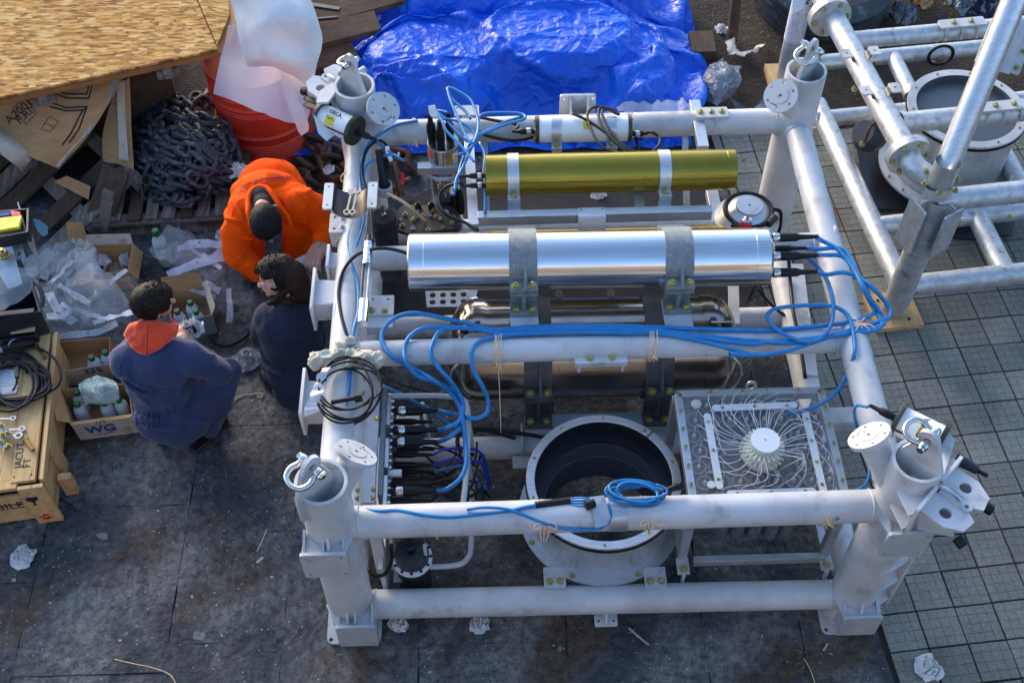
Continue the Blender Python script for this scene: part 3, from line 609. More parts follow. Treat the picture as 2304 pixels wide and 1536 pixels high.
def clamp_on(par,c,ax,r,w_,mat,zfoot,yfoot=None,top=True):
    """split clamp: band, front flanges, ribs and bolts, pedestal down to a foot plate"""
    f=-Y; e=M().lathe([(r+.001,-w_/2),(r+.011,-w_/2),(r+.011,w_/2),(r+.001,w_/2),(r+.001,-w_/2)],c,ax,56,False).out('clamp_band',mat,par,smooth=40)
    fc=c+f*(r+.033)
    M().box(fc+Z*.012,(w_,.064,.018)).out('clamp_flange',mat,e,bevel=.001); M().box(fc-Z*.012,(w_,.064,.018)).out('clamp_flange',mat,e,bevel=.001)
    M().prism([fc+Z*.021+f*.028,fc+Z*.021-f*.02,c+f*(r*.80)+Z*(r*.70),c+f*(r*.88)+Z*(r*.62),fc+Z*.055+f*.004,],X*.014).out('clamp_rib',mat,e,bevel=.001)
    for s_ in(-1,1): M().bolt(fc+Z*.021+X*(s_*w_*.30)+f*.004,Z,.0155,.014).out('bolt',BRASS,e)
    bf=c+f*(r+.033); h=bf.z-.021-zfoot
    M().prism([bf-Z*.021-f*.03-X*.008,bf-Z*.021+f*.026-X*.008,V((bf.x-.008,bf.y+.018 if 0 else bf.y-.02,zfoot+.012)),V((bf.x-.008,bf.y+.075,zfoot+.012))],X*.016).out('pedestal_web',mat,e)
    M().box((bf.x,bf.y+.032,(bf.z-.021+zfoot)/2),(w_*.96,.014,h)).out('pedestal_plate',mat,e)
    yf=bf.y-.012; M().box((bf.x,yf,zfoot),(w_*1.0,.075,.016)).out('foot_plate',mat,e,bevel=.001)
    for s_ in(-1,1): M().bolt((bf.x+s_*w_*.29,yf-.008,zfoot+.008),Z,.0145,.013).out('bolt',BRASS,e)
    # rear
    M().box(c+Y*(r+.03),(w_,.06,.034)).out('clamp_flange',mat,e,bevel=.001)
    return e,bf
for px in (1176,1521):
    c=A.lerp(B,(at(px,585,1.12).x-A.x)/(B.x-A.x)); e,bf=clamp_on(t,c,ax,RB,.125,CLAMP,.985)
    M().box((bf.x,bf.y-.04,.965),(.127,.17,.018)).out('shelf_plate',WHITE,t,bevel=.001)
    M().box((bf.x,MID.y+.10,.94),(.05,.12,.04)).out('shelf_riser',WHITE,t)
# ---------- large dark vessel below
A2,B2=at(1062,786,.47),at(1602,777,.47); RV=.250; a2=(B2-A2).normalized(); L2=(B2-A2).length
t=thing('battery_vessel','large dark titanium vessel with domed ends under the blue cable bundle','instrument housing',((A2+B2)/2))
M().lathe([(RV,.03),(RV,L2-.03)],A2,a2,72,False).out('vessel_shell',TITAN,t,smooth=30)
for o,d in ((A2,-a2),(B2,a2)):
    pr=[(RV,-.03)]+[(RV*math.cos(q),.125*math.sin(q)) for q in [PI/2*i/10 for i in range(10)]]+[(.0001,.125)]
    e=M().lathe(pr,o,d,64,False).out('dome_end',TITAN,t,smooth=30)
    M().lathe([(RV+.001,-.07),(RV+.006,-.07),(RV+.006,-.015),(RV+.001,-.015)],o,d,72,False).out('clamp_ring',TITAN,t)
    for yy,zz in ((-.13,.21),):
        for k in (0,1): M().box(o+d*(.0+.035*(k*2-1))+V((0,yy+.07,zz+.045)),(.028,.05,.032)).out('ring_latch',BLACKM,e)
        M().cyl(o+d*-.05+V((0,yy+.06,zz+.065)),o+d*.06+V((0,yy+.06,zz+.065)),.005,n=8).out('latch_screw',CHROME,e)
    M().tube([o+d*.02+V((0,-.19,.17)),o+d*.055+V((0,-.20,.16)),o+d*.10+V((0,-.21,.09)),o+d*.095+V((0,-.22,-.02)),o+d*.02+V((0,-.245,-.10))],.006,8).out('bent_handle',ALU,t)
for px in (1207,1472):
    c=A2.lerp(B2,(at(px,785,.47).x-A2.x)/(B2.x-A2.x)); clamp_on(t,c,a2,RV,.135,CLAMPD,.262)
bb=at(1180,950,.245); b2=at(1700,940,.245)
M().box(((bb.x+b2.x)/2,bb.y+.0,.235),(b2.x-bb.x,.09,.02)).out('bottom_beam',WHITE2,FR,bevel=.001); M().box(((bb.x+b2.x)/2,bb.y-.045,.215),(b2.x-bb.x,.012,.06)).out('bottom_beam',WHITE2,FR)
# ---------- aluminium cradle for the upper housings
def sq(par,a,b,w_=.045,h=.045,mat=ALU,name='square_bar'): return M().bar(a,b,w_,h).out(name,mat,par,bevel=.001)
cr=thing('instrument_cradle','open aluminium square-bar frame carrying the olive and white cylinders','bracket',at(1320,400,.95))
zc=.955
sq(cr,at(1052,262,zc),at(1066,512,zc),.05); sq(cr,at(1562,232,zc+.02),at(1582,336,zc+.02),.055); sq(cr,at(1600,430,zc-.3),at(1616,505,zc-.3),.06)
sq(cr,at(1075,492,zc),at(1600,478,zc),.045,.06); sq(cr,at(1062,292,zc-.02),at(1552,270,zc-.02),.05,.05)
sq(cr,at(1436,436,zc),at(1440,478,zc),.045,.02)
for px in (1090,1540): sq(cr,at(px,292-(px-1090)*.04,zc-.03),at(px+6,485,zc-.25),.03,.03)
q=at(1331,478,zc+.036); M().plate(q+V((0,.0,.0)),X,Y,rrect(.135,.06,.006),[circ((i*.052,.018),.005,8) for i in(-1,1)],.006).out('saddle_plate',ALU,cr)
M().prism([q+V((-.067,-.03,0)),q+V((.067,-.03,0)),q+V((.067,-.055,-.075)),q+V((-.067,-.055,-.075))],(0,-.006,0)).out('saddle_plate',ALU,cr)
def strapped(t,a,b,r,pxs,w_,mat,zb):
    d=(b-a).normalized()
    for px in pxs:
        x=at(px,(a.z and 1)*0+ (430 if r>.08 else 320),a.z).x; c=a.lerp(b,(x-a.x)/(b.x-a.x))
        e=M().lathe([(r+.0008,-w_/2),(r+.005,-w_/2),(r+.005,w_/2),(r+.0008,w_/2),(r+.0008,-w_/2)],c,d,48,False).out('strap',mat,t,smooth=40)
        f=c-Y*(r+.022)-Z*.03
        M().box(f,(w_*1.1,.05,.007)).out('strap_lug',mat,e,bevel=.001); M().bolt(f+Z*.0035,Z,.0125,.012).out('bolt',BRASS,e)
        M().box(f-Y*.022-Z*.03,(w_*1.1,.006,.06)).out('strap_foot',mat,e); M().box(f-Y*.035-Z*.058,(w_*1.15,.045,.007)).out('strap_foot',mat,e)
A,B=at(1092,394,1.05),at(1652,381,1.05); RO=.100
t=thing('olive_housing','olive green anodised cylinder held by two aluminium straps','instrument housing',(A+B)/2)
L=(B-A).length; d=(B-A).normalized()
M().lathe([(0,0),(RO-.004,0),(RO,.004),(RO,.046),(RO-.0008,.047),(RO,.048),(RO,L-.046),(RO-.0008,L-.045),(RO,L-.044),(RO,L-.004),(RO-.004,L),(0,L)],A,d,80,False).out('cylinder_body',OLIVE,t,smooth=25)
strapped(t,A,B,RO,(1156,1499),.056,ALU,zc)
for dy,dz in ((-.06,.05),(-.04,-.03),(.02,.07)):
    M().cyl(B+V((0,dy,dz)),B+V((.008,dy,dz)),.006,n=8).out('screw',CHROME,t)
CN=[]
for dz in (.03,-.035): CN.append(connector(t,A+V((0,-.035,dz)),-X,.62,L=.12,rr=ALU))
A,B=at(1092,562,.70),at(1640,549,.70)
t=thing('olive_housing','second olive cylinder half hidden beneath the cradle crossbar','instrument housing',(A+B)/2)
M().lathe([(0,0),(.095,0),(.1,.004),(.1,(B-A).length),(0,(B-A).length)],A,B-A,64,False).out('cylinder_body',OLIVE,t,smooth=25)
A,B=at(1204,292,1.04),at(1420,289,1.04); RW=.066
t=thing('acoustic_unit','white cylindrical modem strapped to the far rail under looped black cable','instrument housing',(A+B)/2)
L=(B-A).length; d=(B-A).normalized(); 
M().cyl(A+d*.02,B-d*.02,RW,n=64,cap=False).out('cylinder_body',WPLAST,t)
for o,s_ in ((A,1),(B,-1)):
    M().lathe([(0,0),(RW+.004,0),(RW+.004,.02),(RW-.002,.02)],o,d*s_,48,False).out('end_flange',OLIVED,t)
    for k in range(6): a=k*PI/3+.3; q=o-d*s_*.001+Y*math.cos(a)*.052+Z*math.sin(a)*.052; M().lathe([(.006,0),(.006,.007)],q,-d*s_,8).out('screw',CHROME,t)
strapped(t,A,B,RW,(1253,1378),.048,ALU,zc)
pl=M(); c=A.lerp(B,.54); pl.lathe([(RW+.0008,-.022),(RW+.0008,.022)],c,d,60,False,a0=R(200),a1=R(260)); 
def patch(par,c,d,r,w_,a0,a1,mat,name='label',off=.0010):
    """curved print patch round cylinder; angle 0 = up, positive towards -Y"""
    d=V(d).normalized(); up=(Z-d*Z.dot(d)).normalized(); fr=d.cross(up)*-1 if (d.cross(up)).y>0 else d.cross(up); n=10; m=M(); vs_=[]
    for i in range(n+1):
        a=a0+(a1-a0)*i/n
        for s_ in(-1,1): vs_.append(c+d*(w_/2*s_)+(up*math.cos(a)+fr*math.sin(a))*(r+off))
    m.add(vs_,[(2*i,2*i+1,2*i+3,2*i+2) for i in range(n)]); return m.out(name,mat,par,smooth=180)
patch(t,c,d,RW,.045,R(2),R(50),YEL); 
M().tube([c+d*x+Y*(-math.sin(a)*(RW+.002))+Z*(math.cos(a)*(RW+.002)) for x,a in ((-.016,.1),(0,.3),(-.004,.5),(.014,.8))],.0025,6).out('label_emblem',INKB,t)
CN+= [connector(t,A-Y*.01,-X,.7,L=.10,rr=ALU),connector(t,B-Y*.02-Z*.02,X,.7,L=.05,rr=ALU)]
# ---------- three-connector canister behind left
T0,T1=at(996,318,.985),at(996,318,.985)-Z*.62; 
t=thing('sensor_canister','upright stainless canister topped by three black cable boots','instrument housing',(T1.x,T1.y,T1.z))
M().lathe([(.082,0),(.084,.004),(.084,.612),(.080,.62),(0,.62)],T1,Z,56,False).out('cylinder_body',STEEL,t)
M().lathe([(.078,0),(.078,.004),(0,.004)],T0-Z*.0005,Z,40,False).out('copper_top',TITAN,t)
BT=[]
for dx,dy in ((-.055,.02),(-.008,-.035),(.037,.02)): BT.append(connector(t,T0+V((dx,dy,.003)),Z+V((dx*.2,0,0)),1.05,ring=False,L=.13))
q=at(985,378,.86); M().box(q,(.21,.05,.045)).out('canister_clamp',ALU,t,bevel=.002)
M().tube([T0+V((-.09,-.02,-.17)),T0+V((-.06,-.09,-.17)),T0+V((0,-.105,-.17)),T0+V((.07,-.08,-.17)),T0+V((.095,0,-.17))],.012,8).out('clamp_band',ALU,t)
# ---------- base plate with bolts, boots and round canister by the left rail
q=at(960,498,.60); t=thing('sensor_base','dark sensor base plate studded with bolts left of the olive cylinder','sensor',q)
m=M(); m.plate(q,X,Y,[(-.17,.07),(-.17,-.06),(-.10,-.09),(.16,-.07),(.17,.05),(.13,.10),(-.12,.12)],[],.02); m.out('base_plate',mk('brown_black_plate',(.030,.024,.020),None,rough=.5),t,bevel=.001)
rq=random.Random(4)
for k in range(17):
    a=2*PI*k/11; rr_=.115 if k<11 else .055; c=q+V((math.cos(a+.2)*rr_*1.25,math.sin(a+.2)*rr_*.62,.011)); M().bolt(c,Z,.0105,.011).out('bolt',BRASS if k%2==0 else CHROME,t)
for dx in (-.035,.035): M().lathe([(.018,0),(.018,.03),(.010,.034),(.010,.05)],q+V((dx-.01,.085,.01)),Z,14).out('socket',BLACK,t)
cb=at(863,486,.80); t=thing('bladder_cylinder','black rubber cylinder with small brass valve next to the left rail','instrument housing',(cb.x,cb.y,.35))
M().lathe([(.058,-.45),(.062,-.02),(.058,0),(0,.0)],cb,Z,36,False).out('cylinder_body',BLACKM,t)
M().lathe([(.07,-.05),(.07,-.075)],cb,Z,36).out('collar',BLACKM,t)
M().lathe([(.012,0),(.014,.014),(.006,.016),(.006,.05),(.009,.052),(.009,.065)],cb,Z,10).out('brass_valve',CHROME,t); M().cyl(cb+V((-.012,0,.045)),cb+V((.022,0,.05)),.005,n=8).out('valve_handle',BRASS,t)
bt=at(852,338,1.10); bo=at(866,425,.93)
t=thing('boot_plug','tall black rubber plug standing in a white ring holder','sensor',bo)
M().cyl(bo,bt,.024,.019,n=20).out('plug_body',BLACK,t); M().lathe([(.034,-.03),(.038,-.03),(.038,.03),(.034,.03),(.034,-.03)],bo,Z,24,False).out('ring_holder',WHITE,t); M().box(bo+V((-.07,0,0)),(.08,.02,.05)).out('holder_arm',WHITE,t)
bq=at(875,330,1.06); t=thing('tagged_vial','brown tinted tube with white clip and red tape by the black plug','sensor',at(900,430,.9))
M().cyl(at(885,365,1.03),at(903,440,.88),.020,n=18).out('vial',mk('amber_glass',(.09,.03,.015),None,rough=.15),t)
M().tube([at(871,330,1.1),at(873,345,1.08),at(880,362,1.05)],.011,8).out('white_clip',WPLAST,t); M().tube([at(886,347,1.06),at(895,352,1.06),at(897,343,1.07)],.005,6).out('white_clip',WPLAST,t)
M().plate(at(903,402,.96),X,V((0,1,.6)),[(-.014,.03),(.010,.035),(.018,0),(.008,-.04),(-.01,-.02)],[],.004).out('red_tape',RED,t)
M().tube([at(870,435,.95),at(900,450,.93),at(925,468,.88),at(955,496,.62)],.008,8).out('hose',TWINE,t)
# ---------- pressure gauge instrument along left rail
a,b=at(829,548,1.06),at(815,728,1.06); d=(b-a).normalized(); L=(b-a).length
t=thing('slim_gauge','slim stainless instrument of two short cylinders joined by rods on the left rail','sensor',b)
M().cyl(a,a+d*.115,.023,n=28).out('gauge_cylinder',STEEL,t); M().cyl(b-d*.13,b,.024,n=28).out('gauge_cylinder',STEEL,t)
M().cyl(a-d*.05,a,.013,.018,n=16).out('connector',BLACK,t)
for k in range(3):
    an=k*2*PI/3+.5; o=V((math.cos(an)*.015,0,math.sin(an)*.015)); M().cyl(a+d*.11+o,b-d*.12+o,.0055,n=8).out('rod',(BLACK if k else WHITE2),t)
M().box(a.lerp(b,.5)-V((0.004,0,.01)),(.018,.26,.012)).out('rail_strip',WHITE2,t)
M().lathe([(.0245,0),(.0245,.02)],a+d*.118,d,20).out('collar',CHROME,t); M().box(a.lerp(b,.5)-Z*.04,(.05,.20,.03)).out('gauge_mount',WHITE,t)
# ---------- cradle with two wrenches
c=at(791,458,1.085); t=thing('rail_saddle','open white saddle with dark lining on the left rail','bracket',c)
M().lathe([(.082,-.085),(.088,-.085),(.088,.085),(.082,.085),(.082,-.085)],c+Z*.0,Y,24,False,a0=0,a1=2*PI).out('saddle_shell',WHITE,t,smooth=40) if 0 else None
m=M(); seg=14; vs_=[]
for yy in (-.085,.085):
    for rr_ in (.082,.09):
        for i in range(seg+1): an=PI+PI*i/seg; vs_.append(c+V((math.cos(an)*rr_,yy,math.sin(an)*rr_*.75+.05)))
k=seg+1; fs=[]
for i in range(seg):
    fs+=[(i,i+1,2*k+i+1,2*k+i),(k+i,k+i+1,3*k+i+1,3*k+i),(i,i+1,k+i+1,k+i),(2*k+i,2*k+i+1,3*k+i+1,3*k+i)]
m.add(vs_,fs); m.out('saddle_shell',WHITE,t)
m=M(); vs_=[]
for yy in (-.083,.083):
    for i in range(seg+1): an=PI+PI*i/seg; vs_.append(c+V((math.cos(an)*.0805,yy,math.sin(an)*.0805*.75+.05)))
m.add(vs_,[(i,i+1,k+i+1,k+i) for i in range(seg)]); m.out('saddle_liner',BLACKM,t)
for s_ in(-1,1): M().plate(c+V((s_*.105,0,.052)),X,Y,rrect(.045,.17,.008),[circ((0,.06),.006,8),circ((0,-.06),.006,8)],.01).out('saddle_flange',WHITE,t,bevel=.001)
GOLD=mk('worn_chrome_wrench',(.66,.55,.38),(.5,.42,.30),20,rough=.28,metal=1)
def wrench(a,b,label,mat,sc_=1,grp='combination wrenches lying about'):
    a=V(a); b=V(b); d=(b-a).normalized(); s_=Z.cross(d).normalized(); n=d.cross(s_); L=(b-a).length; t=thing('wrench',label,'wrench',a.lerp(b,.5),grp); r=.0165*sc_
    M().plate(a.lerp(b,.5),d,s_,rrect(L-r*1.7,r*.62,.002),[],.006).out('shank',mat,t,bevel=.001)
    M().lathe([(r*.55,-.005),(r,-.005),(r,.005),(r*.55,.005),(r*.55,-.005)],a,n,18,False).out('ring_end',mat,t)
    ol=[(-r*1.1,r*.5),(-r*.2,r*1.05),(r*.5,r*1.05),(r*1.15,r*.75),(r*1.1,r*.42),(r*.1,r*.42),(r*.0,-r*.42),(r*1.1,-r*.42),(r*1.15,-r*.75),(r*.5,-r*1.05),(-r*.2,-r*1.05),(-r*1.1,-r*.5)]
    M().plate(b,d,s_,ol,[],.008).out('open_end',mat,t,bevel=.001); return t
wrench(at(780,478,1.10),at(791,432,1.11),'left one of the two golden wrenches in the rail saddle',GOLD)
wrench(at(793,478,1.10),at(803,430,1.11),'right one of the two golden wrenches in the rail saddle',GOLD)
# ---------- white domed housing right and spray can
c=at(1680,492,.78); t=thing('domed_housing','round aluminium domed housing ringed by a black hose behind the steel cylinder','instrument housing',(c.x,c.y,.4))
M().lathe([(.155,-.30),(.16,-.04),(.165,-.01),(.165,.0),(.150,.004),(.12,.05),(.085,.085),(.07,.092),(.068,.10),(.006,.10),(.006,.09)],c,Z,56,False).out('dome_cover',ALU,t,smooth=30)
M().tube([c+V((math.cos(a)*.118,math.sin(a)*.118,.062)) for a in [2*PI*i/20 for i in range(20)]],.0115,10,3,True).out('hose_ring',BLACK,t)
for a in (3.9,5.4): M().cyl(c+V((math.cos(a)*.13,math.sin(a)*.13,.06)),c+V((math.cos(a+.5)*.135,math.sin(a+.5)*.135,.06)),.02,n=12).out('hose_fitting',BLACKM,t)
M().tube([c+V((.12,.0,.062)),c+V((.17,-.0,.03)),c+V((.175,-.03,-.15)),c+V((.17,-.03,-.4))],.0095,8).out('hose_tail',BLACK,t)
p=at(1680,497,.965); t=thing('spray_can','small red spray can with red straw behind the steel cylinder','spray can',p-Z*.13)
M().lathe([(.026,-.15),(.027,-.01),(.024,.0),(.022,.004)],p,Z,24).out('can_body',RED,t); M().lathe([(.022,0),(.023,.006),(.012,.012),(0,.012)],p+Z*.003,Z,24,False).out('can_top',CHROME,t)
M().cyl(p+Z*.01,p+Z*.028,.006,n=10).out('nozzle',RED,t); M().cyl(p+Z*.026,p+V((.05,.03,.06)),.0013,n=6).out('straw',RED,t)
patch(t,p-Z*.02,Z,0,.001,0,1,RED) if 0 else None
text('MC',.018,p+V((0,-.0275,-.022)),X,Z,INK,'can_lettering',t)
# ---------- round funnel housing
C=V((1.163,.420,.52)); t=thing('round_ring_housing','large round open ring housing with black inner lining inside the frame','instrument housing',(C.x,C.y,.2))
DLIN=mk('black_ring_lining',(.012,.014,.020),None,rough=.5); GLIN=mk('grey_ring_inner_wall',(.085,.10,.125),(.07,.085,.11),5,rough=.5,metal=.1)
M().lathe([(.333,-.29),(.333,-.012)],C,Z,80,False).out('outer_wall',ALU,t,smooth=30)
for h in range(2):
    e=M().lathe([(.312,-.014),(.353,-.014),(.353,0),(.350,.003),(.315,.003),(.312,0),(.312,-.014)],C,Z,40,False,a0=PI*h+.012+R(0),a1=PI*(h+1)-.012).out('rim_half',ALU,t,smooth=30)
M().lathe([(.357,-.03),(.357,-.018),(.334,-.018)],C,Z,80,False).out('rim_seal',BLACK,t)
M().lathe([(.311,.001),(.311,-.10),(.270,-.10),(.270,-.115)],C,Z,80,False).out('black_lining',DLIN,t,smooth=30)
M().lathe([(.2705,-.10),(.2705,-.42)],C,Z,80,False).out('inner_wall',GLIN,t,smooth=30); M().lathe([(.274,-.23),(.264,-.231),(.264,-.236),(.274,-.237)],C,Z,80,False).out('inner_seam',GLIN,t)
for k in range(10): a=2*PI*k/10+.25; M().bolt(C+V((math.cos(a)*.333,math.sin(a)*.333,.002)),Z,.0055,.005).out('bolt',BRASS,t)
m=M(); m.lathe([(.333,-.30),(.385,-.30),(.385,-.288),(.333,-.288),(.333,-.30)],C,Z,80,False); m.out('lower_flange',ALU,t,smooth=30)
M().lathe([(.34,-.36),(.365,-.36),(.365,-.30),(.34,-.30)],C,Z,60,False).out('skirt',WHITE2,t,smooth=30)
for a in (-2.0,-1.15,-2.7,-.4): M().bolt(C+V((math.cos(a)*.365,math.sin(a)*.365,-.288)),Z,.010,.010).out('bolt',BRASS,t)
for px in (1248,1474):
    q=at(px,1298,.235); e=M().plate(q,X,Y,rrect(.10,.10,.004),[],.008).out('mount_foot',WHITE2,t); M().box(q+V((0,-.05,-.02)),(.10,.008,.045)).out('mount_lip',WHITE2,e)
    for s_ in(-1,1): M().bolt(q+V((s_*.025,-.02,.004)),Z,.0125,.011).out('bolt',BRASS,e)
# cross mounts left/right of the ring
q=at(1185,1035,.18); M().plate(q+V((-.02,-.01,.0)),X,Y,rrect(.10,.07,.006),[circ((i*.035,0),.006,8) for i in(-1,1)],.008).out('rail_plate',WHITE,FR); M().box(q+V((-.02,.09,.04)),(.010,.15,.08)).out('gusset',WHITE,FR)
# ---------- water sampler with acrylic top
ACR=mk('clear_acrylic_top',(.5,.6,.65),None,rough=.06,alpha=.10,spec=.6); JAR=mk('sample_jar_plastic',(.13,.145,.16),(.09,.10,.11),30,rough=.22,alpha=.8); JCAP=mk('jar_lid_ring',(.26,.17,.17),None,rough=.4)
TUBE=mk('milky_tubing',(.72,.74,.78),None,rough=.3)
ZS=.745; c00,c10,c01,c11=at(1562,1128,ZS),at(1900,1116,ZS),at(1531,889,ZS),at(1848,878,ZS); O=(c00+c10+c01+c11)/4
t=thing('water_sampler','square clear-topped water sampler with ring of thin tubes and round jars','water sampler',(O.x,O.y,.25))
sx,sy=.655,.575; x0,x1,y0,y1=O.x-sx/2,O.x+sx/2,O.y-sy/2,O.y+sy/2
for a,b in (((x0,y0),(x1,y0)),((x0,y1),(x1,y1)),((x0,y0),(x0,y1)),((x1,y0),(x1,y1))):
    M().bar((a[0],a[1],ZS-.03),(b[0],b[1],ZS-.03),.035,.045).out('frame_bar',ALU,t,bevel=.001)
M().box((O.x,O.y,ZS),(sx+.03,sy+.03,.008)).out('acrylic_plate',ACR,t,smooth=0)
for (x,y) in ((x0,y0),(x1,y0),(x0,y1),(x1,y1)): M().bar((x,y,ZS-.05),(x,y,.26),.04,.04).out('leg',ALU,t,bevel=.001)
for (x,y) in ((x0,y0),(x1,y0)):
    M().box((x,y-.05,.262),(.055,.08,.012)).out('foot_bracket',WHITE2,t); M().bolt((x,y-.065,.268),Z,.0135,.012).out('bolt',BRASS,t); M().box((x-.0,y-.09,.22),(.012,.02,.09)).out('foot_web',WHITE2,t)
a,b=at(1560,1262,.27),at(1852,1252,.27); M().bar((a.x,a.y,.27),(b.x,a.y,.27),.03,.045).out('lower_bar',ALU,t,bevel=.001)
for x in (x0,x1): M().bar((x,y0,.27),(x,y1+.02,.27),.035,.035).out('lower_bar',ALU,t,bevel=.001)
jars=[]; jm=None
for j in range(7):
    for i in range(8):
        if (2<=i<=5 and 2<=j<=4) or (i==0 and j==6) or (i==7 and j==6) or (i==0 and j==0) : continue
        p=V((x0+.055+(sx-.11)*i/7+(.012 if j%2 else -.004),y0+.045+(sy-.09)*j/6,ZS-.055))
        if jm is None:
            j0=M().lathe([(.033,-.13),(.037,-.11),(.037,-.004),(.032,0)],p,Z,18).out('sample_jar',JAR,t,smooth=40); j1=M().lathe([(.026,.004),(.029,.012),(.038,.012),(.038,.002)],p,Z,18,False).out('jar_lid',JCAP,j0,smooth=40)
            j2=M().lathe([(.008,.0),(.008,.022),(.004,.024)],p,Z,8).out('jar_nozzle',TWINE,j0); jm=(j0,p)
        else:
            q_=dup(j0,t); q_.location=j0.location+(p-jm[1])
        jars.append(p)
hub=at(1722,990,ZS+.145); hb=V((hub.x,hub.y,ZS+.006))
M().lathe([(.075,0),(.080,.01),(.080,.03),(.072,.035),(.072,.06),(.058,.065),(.058,.135)],hb,Z,40).out('valve_body',mk('cream_valve_plastic',(.62,.60,.50),None,rough=.35),t)
M().lathe([(.060,.130),(.062,.132),(.062,.142),(.005,.143),(.005,.135)],hb,Z,40,False).out('valve_disc',WPLAST,t)
fm=M()
for ring,(rr_,hz,nn) in enumerate(((.076,.05,24),(.066,.095,24))):
    for k in range(nn):
        a=2*PI*(k+.5*ring)/nn; d=V((math.cos(a),math.sin(a),.25)); fm.cyl(hb+V((math.cos(a)*rr_*.8,math.sin(a)*rr_*.8,hz)),hb+V((math.cos(a)*rr_,math.sin(a)*rr_,hz))+d*.022,.0062,n=6)
stuff(fm.out('tube_fittings',mk('fitting_cream',(.70,.68,.58),None,rough=.3),t))
rj=random.Random(8)
for k,p in enumerate(jars):
    a=math.atan2(p.y-hub.y,p.x-hub.x)+.55+rj.uniform(-.12,.12); h=hb+V((math.cos(a)*.088,math.sin(a)*.088,.06+.05*(k%2))); q=p+Z*.085
    m1=h+V((math.cos(a),math.sin(a),.25))*min(.11,(p-h).length*.45); m2=q.lerp(m1,.4)+V((math.cos(a)*.02,math.sin(a)*.02,rj.uniform(.02,.045)))
    M().tube([h,m1,m2,q+Z*.012,p+Z*.03],.00135,5,5).out('sampling_tube',TUBE,t,smooth=180)
def topbar(a,b,n):
    a=at(*a,ZS+.008);b=at(*b,ZS+.008);d=(b-a).normalized();L=(b-a).length; e=M().plate(a.lerp(b,.5),d,Z.cross(d),rrect(L,.032,.0155,5),[],.007).out('white_strip',WPLAST,t,smooth=30)
    for i in range(n): M().bolt(a.lerp(b,.12+.76*i/(n-1))+Z*.0035,Z,.006,.006).out('bolt',BRASS,e)
topbar((1602,918),(1794,911),3); topbar((1590,930),(1620,1100),3); topbar((1635,1111),(1836,1104),3); topbar((1810,922),(1855,1114),4)
for k in range(14):
    q=(V((x0-.0,y0+sy*(k/6),ZS)) if k<7 else V((x1,y0+sy*((k-7)/6),ZS)))+V((.0,0,.004)); M().bolt(q,Z,.006,.005).out('bolt',BRASS,t)
for px in (1600,1672,1727,1798): M().bolt(V((at(px,885,ZS).x,y1,ZS+.004)),Z,.006,.005).out('bolt',BRASS,t)
M().lathe([(.018,0),(.018,.008),(0,.008)],at(1600,1091,ZS+.004),Z,20,False).out('white_button',WPLAST,t); M().plate(at(1592,1124,ZS+.02),V((1,-.5,0)),V((.5,1,0)),rrect(.05,.035,.003),[],.003).out('paper_tag',PAPER,t)
m=M(); m.lathe([(.022,0),(.026,.01),(.018,.02)],at(1566,911,ZS+.004),Z,7); m.out('cream_knob',mk('cream_knob_p',(.6,.58,.5),None,rough=.5),t)
M().plate(at(1690,868,ZS-.02),X,V((0,.3,1)),circ((0,0),.028,16),[circ((0,0),.014,12)],.008).out('lifting_eye',ALU,t)
M().box(at(1710,935,ZS-.05),(.12,.03,.02)).out('battery_pack',BLACKM,t)
for k,px in enumerate((1622,1660,1697,1735,1768)):
    p=at(px,1188,.50); M().lathe([(.028,-.06),(.036,-.04),(.036,.10)],p,Z,18).out('sample_jar',JAR,t,smooth=40); M().lathe([(.012,-.062),(0,-.062)],p,Z,8,False).out('red_dot',RED,t)
# arm to the right rail
a=at(1862,936,ZS-.04); b=at(1922,933,ZS-.04); M().box(((a.x+b.x)/2+.01,a.y,ZS-.04),(.17,.085,.014)).out('side_arm',WHITE,FR,bevel=.001); M().box(((a.x+b.x)/2+.01,a.y-.045,ZS-.065),(.17,.012,.05)).out('side_arm',WHITE,FR)
# ---------- connector rack on the left
t=thing('connector_rack','tall white rack of black cable plugs inside the left side of the frame','junction rack',(.15,.49,.25))
yA,yB=.83,.16; xr=.135; zt=.80
for x,w_ in ((xr,.055),): 
    M().bar((x,yA,zt),(x,yB,zt),w_,.05).out('top_bar',WHITE,t,bevel=.001)
    M().bar((x,yA-.02,.3),(x,yB+.02,.3),w_,.05).out('bottom_bar',WHITE,t,bevel=.001)
    for y in (yB+.03,): M().bar((x,y,zt-.03),(x,y,.10),.05,.05).out('upright',WHITE,t,bevel=.001)
M().box((xr+.045,(yA+yB)/2,.55),(.02,.56,.48)).out('panel_plate',CLAMP,t,bevel=.001)
for y in (.66,.44,.25): M().box((xr+.065,y,.55),(.018,.15,.44)).out('panel_block',ALU,t,bevel=.002)
rp=random.Random(12)
for y in (.80,.72,.58,.36,.22,.18):
    for s_ in (-1,1): M().bolt((xr+.03*s_-.01,y,zt+.024),V((s_,0,.6)),.009,.009).out('bolt',BRASS,t)
for k in range(16): M().bolt((xr+.075,.73-.035*k,.74-.0*k),V((1,0,.2)),.006,.008).out('bolt',CHROME,t)
RC=[]
for py in (925,968,995,1105):
    p=at(872,py,.70); p.x=xr+.075; RC.append(connector(t,p,V((1,-.02,.0)),1.0,L=.15))
for py,zz,lab in ((948,.62,0),(1022,.60,0),(1046,.58,0),(1060,.50,0),(1076,.56,0),(1088,.62,0),(1126,.62,0),(1010,.45,0),(1100,.45,0)):
    p=at(880,py,zz); p.x=xr+.075; e=connector(t,p,V((1,-.03,-.02)),.72,ring=False,L=.22)
    if py in (1022,1046,1060,1076,1088,1126): RC.append(e)
